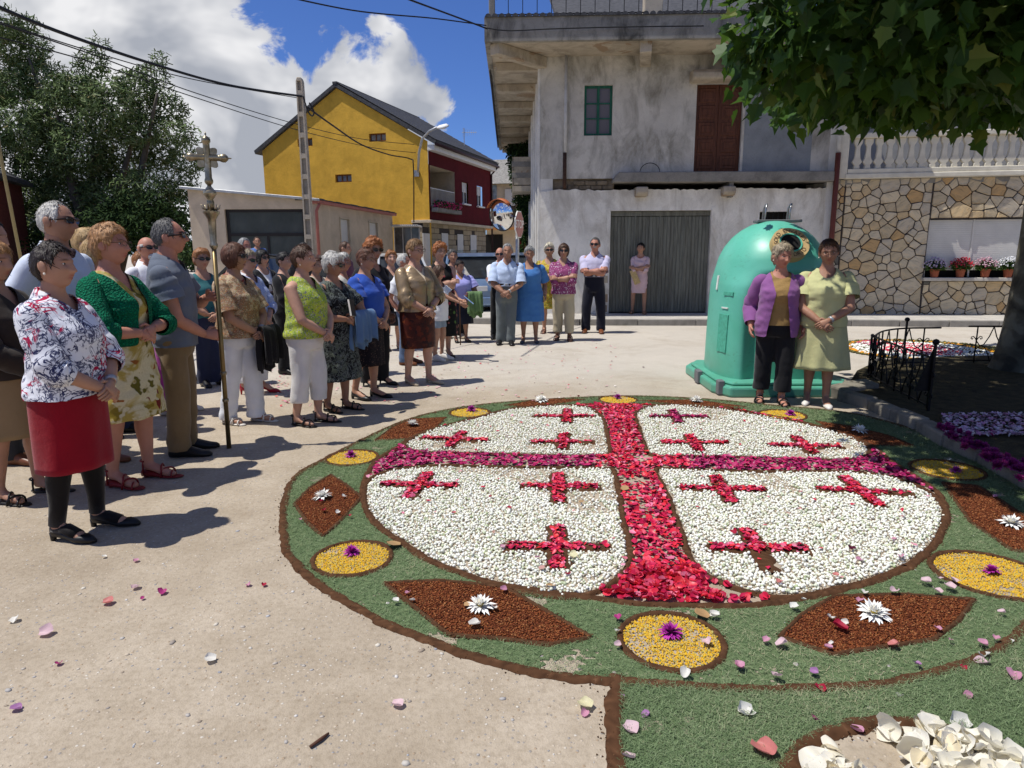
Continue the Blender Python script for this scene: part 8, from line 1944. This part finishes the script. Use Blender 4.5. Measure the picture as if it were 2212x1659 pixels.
# ================================================================ single petals and cut flowers
def petal_fine(cup, seed):
 rg = np.random.default_rng(seed); V = []; a, b = rg.uniform(-1, 1, 2)
 for j in range(7):
  t = j / 6; w = .30 + .78 * math.sin(math.pi * min(1, t * .62 + .10)) ** .8 * (1 if t < .8 else 1 - ((t - .8) / .2) ** 2 * .55)
  for i in range(7):
   x = (i - 3) / 3; V.append((x * w * .52, (t - .5) * 1.05 - .10 * x * x * (t > .5) * t, cup * (.62 * x * x * w + .85 * (t - .42) ** 2) + .10 * math.sin(2.6 * x + a * 3) * t + .06 * b * x * t + .05 * math.sin(5 * x + 4 * t + seed) * t))
 return np.array(V), np.array([q for j in range(6) for i in range(6) for q in ((j * 7 + i, j * 7 + i + 1, j * 7 + i + 8), (j * 7 + i, j * 7 + i + 8, j * 7 + i + 7))])
def pmesh(name, cup, seed, mat):
 V, F = petal_fine(cup, seed); me = bpy.data.meshes.new(name); me.from_pydata([tuple(v) for v in V], [], [tuple(f) for f in F]); me.materials.append(mat); me.polygons.foreach_set('use_smooth', [True] * len(F)); me.update(); return me
def thin(t, c, f=.35):
 tl = t.n.new('ShaderNodeBsdfTranslucent'); tl.inputs['Color'].default_value = (*c, 1); mx = t.n.new('ShaderNodeMixShader'); mx.inputs[0].default_value = f
 t.l.new(t.b.outputs[0], mx.inputs[1]); t.l.new(tl.outputs[0], mx.inputs[2]); t.l.new(mx.outputs[0], t.n['Material Output'].inputs['Surface']); return t.m
def single_mat(name, stops, rough=.45):
 t = NT(name, rough, .35); t.col(t.ramp(t.rnd(), stops)); return thin(t, stops[len(stops) // 2][1], .3)
M_rs = single_mat('red_petal_single', RED)
ms = [pmesh('rose_petal', c, i, M_rs) for i, c in enumerate((.3, .5, .15))]
rg = np.random.default_rng(90)
for p in PETALS_NEAR:
 o = bpy.data.objects.new('rose_petal', ms[rg.integers(3)]); COL.objects.link(o); s = rg.uniform(.7, 1.25) * .036
 o.location = (p[0], p[1], .010 + s * .12 + rg.random() * .012); o.scale = (s * rg.uniform(.75, 1.1), s, s * (1 if rg.random() > .3 else -1)); o.rotation_euler = (rg.normal() * .35, rg.normal() * .35, rg.uniform(0, 6.28))
 tag(o, 'red rose petal at the near foot of the big petal cross', 'petal', 'red petals at the near foot of the cross')
nr = PETALS_NEAR; lo, hi = nr.min(0), nr.max(0)
COLS = {'w': (.80, .78, .72), 'p': (.62, .30, .42), 'pp': (.72, .52, .56), 'm': (.45, .05, .22), 's': (.62, .22, .20), 'r': (.42, .015, .05), 'v': (.42, .20, .42), 'y': (.70, .66, .42), 'd': (.09, .008, .03)}
CN = {'w': 'white', 'p': 'pink', 'pp': 'pale pink', 'm': 'magenta', 's': 'salmon pink', 'r': 'crimson', 'v': 'mauve', 'y': 'cream', 'd': 'dark wine red'}
PM = {}
for k, c in COLS.items():
 t = NT('loose_petal_' + k, .5, .3); t.col(t.ramp(t.noise(40, 3), [(.3, tuple(x * .86 for x in c)), (.7, tuple(min(1, x * 1.10) for x in c))])); thin(t, c, .3); PM[k] = [pmesh('loose_petal', cu, 30 + i, t.m) for i, cu in enumerate((.35, .55))]
z5 = lambda x, y: ((x / 1.4747) / 1.8517, (2200 + y / 1.4747) / 1.8517)
loose = [(z5, 'the bare concrete', [(615, 48, 'w', .7), (805, 70, 'p', .8), (800, 230, 'pp', 1.3), (955, 260, 'm', 1.2), (843, 293, 'm', .6), (640, 320, 's', 1.4), (90, 422, 'w', 1.2), (280, 498, 'pp', 1.7), (1467, 213, 'p', .9), (1555, 215, 'r', .8), (345, 680, 'm', .8), (1240, 658, 'w', 1.3), (95, 948, 'v', 1.1)]),
 (_z3, 'the near rim', [(262, 872, 'pp', 1.3), (1300, 875, 'y', 1.6), (1297, 913, 'p', .9), (1638, 925, 'v', .9), (1550, 1010, 'pp', 1.6), (1540, 1163, 'pp', 1.2), (2180, 908, 'w', 1.3), (1505, 822, 'v', .6), (1660, 745, 'v', .6), (320, 262, 'p', .8), (850, 243, 'p', 1.), (252, 308, 'w', .9), (345, 303, 'w', .8), (690, 440, 'w', 1.5), (795, 350, 'w', 1.1), (1230, 57, 'y', 1.5), (1205, 158, 'r', 1.), (1480, 398, 'm', .9), (1478, 475, 'w', .8), (1480, 552, 'pp', .9), (1850, 715, 'w', 1.3), (2013, 388, 'w', 1.2), (1975, 537, 'pp', 1.2), (2150, 675, 'p', 1.1), (1035, 65, 'p', .8)]),
 (_z4, 'the right clippings', [(640, 590, 'w', 1.1), (705, 537, 'w', .6), (100, 650, 'w', 1.2), (450, 820, 'p', .9), (555, 850, 'pp', 1.4), (875, 875, 'p', .9), (893, 842, 'w', .6), (265, 1003, 'p', 1.1), (520, 1075, 'pp', 1.2), (775, 1040, 'v', .9), (822, 1135, 'r', 1.2), (310, 1290, 'w', 1.8), (780, 1340, 'm', .9), (440, 1570, 's', 2.4), (1070, 1420, 'p', 1.2), (1770, 1365, 'w', 1.9), (1360, 1175, 'w', .7), (1835, 1180, 'p', .9), (1480, 985, 'v', .8), (1925, 955, 'pp', 1.5), (1940, 912, 'w', 1.4), (1925, 845, 'p', 1.1), (2015, 810, 'p', .9), (2120, 812, 'w', .8), (2135, 1050, 'p', 1.6), (1800, 990, 'r', .8), (1320, 855, 's', 1.2), (1620, 745, 'p', .9), (2055, 628, 'pp', .9), (1705, 820, 'p', .6), (1725, 412, 'pp', 1.2), (1700, 458, 'pp', 1.4), (1615, 488, 'pp', 1.3), (1630, 398, 'pp', .9), (1540, 420, 'pp', 1.3), (1320, 485, 'pp', 1.3), (1090, 555, 'p', 1.2), (1120, 497, 'w', 1.), (890, 670, 'w', 1.2), (950, 735, 'r', 1.8), (985, 700, 'w', .9), (1385, 295, 'w', .8), (1370, 245, 'p', 1.), (1325, 125, 'p', .9), (1030, 190, 'd', 1.1), (1085, 270, 'p', 1.2), (925, 375, 's', .9), (540, 420, 's', 1.2), (230, 75, 'r', 1.2)]),
 (lambda x, y: (x, y), 'the far carpet', [(700, 1110, 'r', 1.), (695, 1090, 'r', .8), (743, 1080, 'w', .9), (730, 1115, 'w', .9), (755, 1122, 'r', .9), (650, 1130, 'p', .6), (1150, 870, 'p', .7), (1030, 840, 'r', .7), (1390, 795, 'd', .9), (1330, 772, 'r', .6), (940, 815, 'p', .7), (1040, 818, 'w', .8), (1010, 850, 'p', .6), (860, 835, 's', .7), (1120, 800, 'w', .6), (1250, 800, 'w', .6), (2050, 1000, 'w', .8), (1900, 1035, 'w', 1.2), (1858, 1018, 'pp', .9), (2150, 1080, 'p', 1.), (1100, 1105, 'r', .8), (1060, 1080, 'r', .7), (1120, 985, 'r', .7), (940, 1045, 'p', .8), (1085, 1190, 'p', .8)])]
rg = np.random.default_rng(91)
seen = {}
for f, where, items in loose:
 for x, y, k, s in items:
  u, v = f(x, y); p = G(u, v); o = bpy.data.objects.new('loose_petal', PM[k][rg.integers(2)]); COL.objects.link(o); q = .031 * s
  inside = in_poly(inner, np.array([p.x]), np.array([p.y]))[0] or in_poly(outer, np.array([p.x]), np.array([p.y]))[0]
  o.location = (p.x, p.y, q * .14 + (.020 if inside else .004)); o.scale = (q * rg.uniform(.8, 1.05), q, q); o.rotation_euler = (rg.normal() * .25, rg.normal() * .25, rg.uniform(0, 6.28))
  seen.setdefault((k, where), []).append((u, o))
ORD = 'leftmost second third fourth fifth sixth seventh eighth ninth tenth eleventh twelfth thirteenth fourteenth fifteenth sixteenth'.split()
for (k, where), lst in seen.items():
 lst.sort(key=lambda q: q[0])
 for i, (u, o) in enumerate(lst):
  w = '' if len(lst) == 1 else (', leftmost of its colour there' if i == 0 else ', rightmost of its colour there' if i == len(lst) - 1 else ', ' + ORD[i] + ' of its colour from the left')
  tag(o, CN[k] + ' loose petal on ' + where + w, 'petal', CN[k] + ' petals on ' + where)
# far drift of fallen petals before the crowd: too small to tell apart
rg = np.random.default_rng(92); P = np.vstack([np.array([G(u, v)[:2] for u, v in zip(rg.normal(640, 60, 260), rg.normal(815, 26, 260)) if v > 760]), np.array([G(u, v)[:2] for u, v in zip(rg.uniform(560, 1330, 420), rg.uniform(738, 880, 420))])])
keep = ~in_poly(outer, P[:, 0], P[:, 1]); P = P[keep]; n = len(P); s = rg.uniform(.012, .034, n)
V, F, r = scatter(*petal_base(.3, 2), np.c_[P, s * .2 + .002], rot_z(rg.uniform(0, 6.28, n)) @ rot_x(rg.normal(0, .25, n)) * s[:, None, None], rg.random(n))
tag(np_mesh('petal_drift', V, F, rmat('drift_petal', [(0, (.70, .42, .46)), (.4, (.62, .25, .32)), (.6, (.75, .68, .64)), (.85, (.45, .03, .06)), (1, (.6, .2, .15))], .5), None, True, {'rnd': r}), 'thin drift of fallen pink and red petals on the road before the crowd', 'petals', kind='stuff')
rg = np.random.default_rng(93); PP = rand_in_poly(inner, 150, rg); n = 150; s = rg.uniform(.014, .030, n)
V, F, r = scatter(*petal_base(.3, 2), np.c_[PP, s * .2 + .018], rot_z(rg.uniform(0, 6.28, n)) @ rot_x(rg.normal(0, .3, n)) * s[:, None, None], rg.random(n))
carpet_part('strayed_petals', V, F, rmat('strayed_petal', [(0, (.42, .015, .05)), (.5, (.5, .03, .06)), (.8, (.65, .3, .4)), (1, (.3, .2, .08))], .5), True, r)
# heap of big white petals in the lower bed
wm = [pmesh('white_petal', c, 60 + i, single_mat('big_white_petal%d' % i, [(0, (.80, .77, .66)), (.5, (.85, .83, .76)), (.85, (.80, .74, .58)), (1, (.70, .58, .36))])) for i, c in enumerate((.45, .7, .3))]
rg = np.random.default_rng(94); cnt = 0
poly = shrink(lower, .05) if True else lower
gapc = np.array(G(1885, 1640)[:2])
while cnt < 230:
 p = rand_in_poly(poly, 1, rg)[0]
 if p[1] < 1.35 or abs(p[0] - gapc[0]) < .10 and p[1] > 1.2: continue
 o = bpy.data.objects.new('white_petal', wm[rg.integers(3)]); COL.objects.link(o); s = rg.uniform(.045, .075)
 o.location = (p[0], p[1], .012 + rg.random() * .045); o.scale = (s * rg.uniform(.8, 1.1), s, s * (1 if rg.random() > .35 else -1)); o.rotation_euler = (rg.normal() * .38, rg.normal() * .38, rg.uniform(0, 6.28)); cnt += 1
 tag(o, 'big white petal in the heap at the bottom right', 'petal', 'big white petals heaped at the bottom right')
# chrysanthemums and dahlias
def bloom(n_p, rows, L, w, curl):
 m = MB(); rg = np.random.default_rng(n_p)
 for r_ in range(rows):
  k = int(n_p * (1 - .22 * r_)); el = .10 + curl * r_
  for i in range(k):
   a = 2 * math.pi * (i + .5 * (r_ % 2)) / k + rg.normal() * .06; ll = L * (1 - .20 * r_) * rg.uniform(.82, 1.1); e = el + rg.normal() * .10; d = Vector((math.cos(a) * math.cos(e), math.sin(a) * math.cos(e), math.sin(e))); s_ = Vector((-math.sin(a), math.cos(a), 0)) * w; up = Vector((0, 0, 1)); b = Vector((0, 0, .006 + .004 * r_)); mid = b + d * ll * .6 + up * ll * .12; tip = b + d * ll + up * (-.02 * ll + ll * .18 * r_)
   m.add([b - s_ * .4, b + s_ * .4, mid - s_, mid + s_ , tip], [(0, 1, 3, 2), (2, 3, 4)])
 return m
M_wp = plain('white_ray_petal', (.84, .83, .78), .6, .05); M_yc = plain('yellow_centre', (.62, .45, .06), .8, .2, 60); M_pu = plain('purple_ray_petal', (.36, .020, .27), .6, .35, 30)
wf = thing('chrysanthemum', '', 'flower'); pet = bloom(20, 4, .070, .0085, .30).build('ray_petals', M_wp, wf); cc = MB(); cc.lathe([(.001, .012), (.014, .016), (.014, .024), (.008, .030), (.001, .032)], 12); cc.build('flower_centre', M_yc, wf, True)
pf = thing('aster', '', 'flower'); pet = bloom(24, 5, .052, .0055, .28).build('ray_petals', M_pu, pf); cc = MB(); cc.lathe([(.001, .012), (.010, .016), (.008, .024), (.001, .027)], 10); cc.build('flower_centre', plain('aster_eye', (.30, .06, .12), .8, .4, 80), pf, True)
WL = [((698, 1080), 'white chrysanthemum on the rust diamond at the far left of the carpet'), ((1040, 1318), 'white chrysanthemum on the big near left rust diamond'), ((1886, 1335), 'white chrysanthemum on the big near right rust diamond'), ((892, 922), 'white chrysanthemum on the rust leaf shape nearest the black sandals'), ((1170, 869), 'white chrysanthemum on the thin rust strip at the far left rim'), ((1503, 870), 'white chrysanthemum on the thin rust strip before the container'), ((1856, 936), 'white chrysanthemum on the shaded rust strip by the bed kerb'), ((2183, 1138), 'white chrysanthemum on the shaded rust diamond at the right edge')]
PL = [((758, 988), 'purple aster on the yellow disc at the left end of the cross bar'), ((760, 1199), 'purple aster on the yellow disc below the left rust diamond'), ((1449, 1375), 'purple aster on the yellow disc nearest the viewer'), ((2142, 1241), 'purple aster on the yellow disc at the right edge'), ((1019, 889), 'purple aster on the small yellow disc at the far left rim'), ((1333, 862), 'purple aster on the small yellow disc at the far end of the cross'), ((1707, 898), 'purple aster on the small yellow disc before the lime dress'), ((2065, 1022), 'purple aster on the shaded yellow disc by the kerb')]
rg = np.random.default_rng(95)
for src, lst, sc, zz in ((wf, WL, 1.05, .010), (pf, PL, 1.0, .008)):
 for i, ((u, v), lab) in enumerate(lst):
  o = src if i == 0 else copy_tree(src); p = G(u, v); o.location = (p.x, p.y, zz); k = sc * rg.uniform(.9, 1.08) * (1 + .05 * max(0, p.y - 4)); o.scale = (k, k, k); o.rotation_euler = (rg.normal() * .12, rg.normal() * .12, rg.uniform(0, 6)); tag(o, lab, 'flower', 'white chrysanthemums on the carpet' if src is wf else 'purple asters on the yellow discs')
# dahlia heads along the bed edge, in the shade
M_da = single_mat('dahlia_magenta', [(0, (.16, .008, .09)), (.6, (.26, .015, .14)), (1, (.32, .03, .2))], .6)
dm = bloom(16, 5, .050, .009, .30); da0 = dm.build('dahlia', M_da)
line = [G(*p, .10) for p in ((2000, 928), (2050, 955), (2110, 985), (2170, 1015), (2240, 1055))]
k = 0
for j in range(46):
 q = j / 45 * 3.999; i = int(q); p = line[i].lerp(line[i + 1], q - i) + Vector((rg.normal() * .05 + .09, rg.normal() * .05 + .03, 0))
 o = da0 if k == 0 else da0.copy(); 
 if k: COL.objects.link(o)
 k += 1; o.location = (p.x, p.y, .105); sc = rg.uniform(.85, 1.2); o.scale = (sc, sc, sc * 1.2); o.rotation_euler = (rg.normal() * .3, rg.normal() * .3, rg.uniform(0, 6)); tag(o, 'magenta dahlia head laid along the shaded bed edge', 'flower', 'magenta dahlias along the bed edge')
P = np.array([G(u, v, .09)[:2] for u, v in zip(rg.uniform(2035, 2300, 800), rg.uniform(896, 945, 800))]); n = len(P); s = rg.uniform(.02, .04, n)
V, F, r = scatter(*petal_base(.4, 3), np.c_[P, .10 + s * .2], rot_z(rg.uniform(0, 6.28, n)) @ rot_x(rg.normal(0, .4, n)) * s[:, None, None], rg.random(n))
tag(np_mesh('pink_petal_bed', V, F, rmat('bed_petal', [(0, (.5, .22, .36)), (.5, (.62, .45, .55)), (.8, (.70, .62, .62)), (1, (.3, .03, .14))], .5), None, True, {'rnd': r}), 'patch of pale pink petals strewn on the shaded bed', 'petals', kind='stuff')
# second carpet beyond the fence
c2 = G(1995, 757); SC2 = thing('flower_carpet', 'second white and red petal carpet with orange rim beyond the low iron fence', 'flower carpet', c2)
def blob2(u0, u1, v0, v1, n, size, stops, name, tilt=0.0, hole=None):
 rg = np.random.default_rng(len(name) * 7 + n); Q = []
 while len(Q) < n:
  u, v = rg.uniform(-1, 1, 2)
  if u * u + v * v < 1 and not (hole and u * u + v * v < hole): Q.append(G((u0 + u1) / 2 + u * (u1 - u0) / 2, (v0 + v1) / 2 + v * (v1 - v0) / 2 + tilt * u)[:2])
 P = np.array(Q); s = rg.uniform(.6, 1.2, n) * size; V, F, r = scatter(*OCT, np.c_[P, s * .5] - np.array(c2), rot_z(rg.uniform(0, 6.3, n)) * (s[:, None] * np.array([1, 1, .6]))[:, None, :], rg.random(n)); o = np_mesh(name, V, F, rmat(name + '_flowers', stops, .6), SC2, True, {'rnd': r}); o['kind'] = 'stuff'
blob2(1808, 2210, 738, 782, 5200, .030, [(0, (.07, .07, .02)), (.6, (.13, .12, .04)), (1, (.2, .17, .06))], 'moss_ground', 12)
blob2(1832, 2150, 743, 780, 3600, .034, [(0, (.72, .72, .66)), (1, (.84, .83, .78))], 'white_blossoms', 10)
blob2(1880, 2080, 746, 770, 1500, .036, RED, 'red_blossoms', 8)
blob2(1825, 2160, 740, 780, 420, .036, [(0, (.65, .22, .01)), (1, (.7, .34, .02))], 'orange_blossoms', 10, .86)
blob2(1850, 1905, 738, 748, 160, .036, MAG, 'magenta_blossoms')
# twigs and dry leaves
tw = MB(); a = G(670, 1618); b = G(710, 1588); tw.tube([tuple(a + Vector((0, 0, .008))), tuple(a.lerp(b, .5) + Vector((.004, 0, .010))), tuple(b + Vector((0, 0, .007)))], [.005, .006, .004], 6); tag(tw.build('twig', plain('dry_twig', (.09, .04, .025), .9), None, True), 'short dark twig lying on the concrete at the bottom', 'twig')
lm = pmesh('dry_leaf', .25, 77, plain('dry_leaf_tan', (.36, .22, .10), .7, .2, 40))
for u, v, s, lab in ((850, 1176, .07, 'curled tan leaf beside the yellow disc at the left'), (1515, 1326, .06, 'curled tan leaf above the yellow disc nearest the viewer'), (1350, 1055, .05, 'tan leaf scrap among red petals at the crossing'), (1190, 1265, .04, 'small brown leaf on the near left white quarter'), (1010, 1305, .03, 'dry brown scrap on the near left rust diamond')):
 o = bpy.data.objects.new('dry_leaf', lm); COL.objects.link(o); o.location = G(u, v, .022); o.scale = (s, s, s); o.rotation_euler = (.2, .15, u); tag(o, lab, 'leaf')
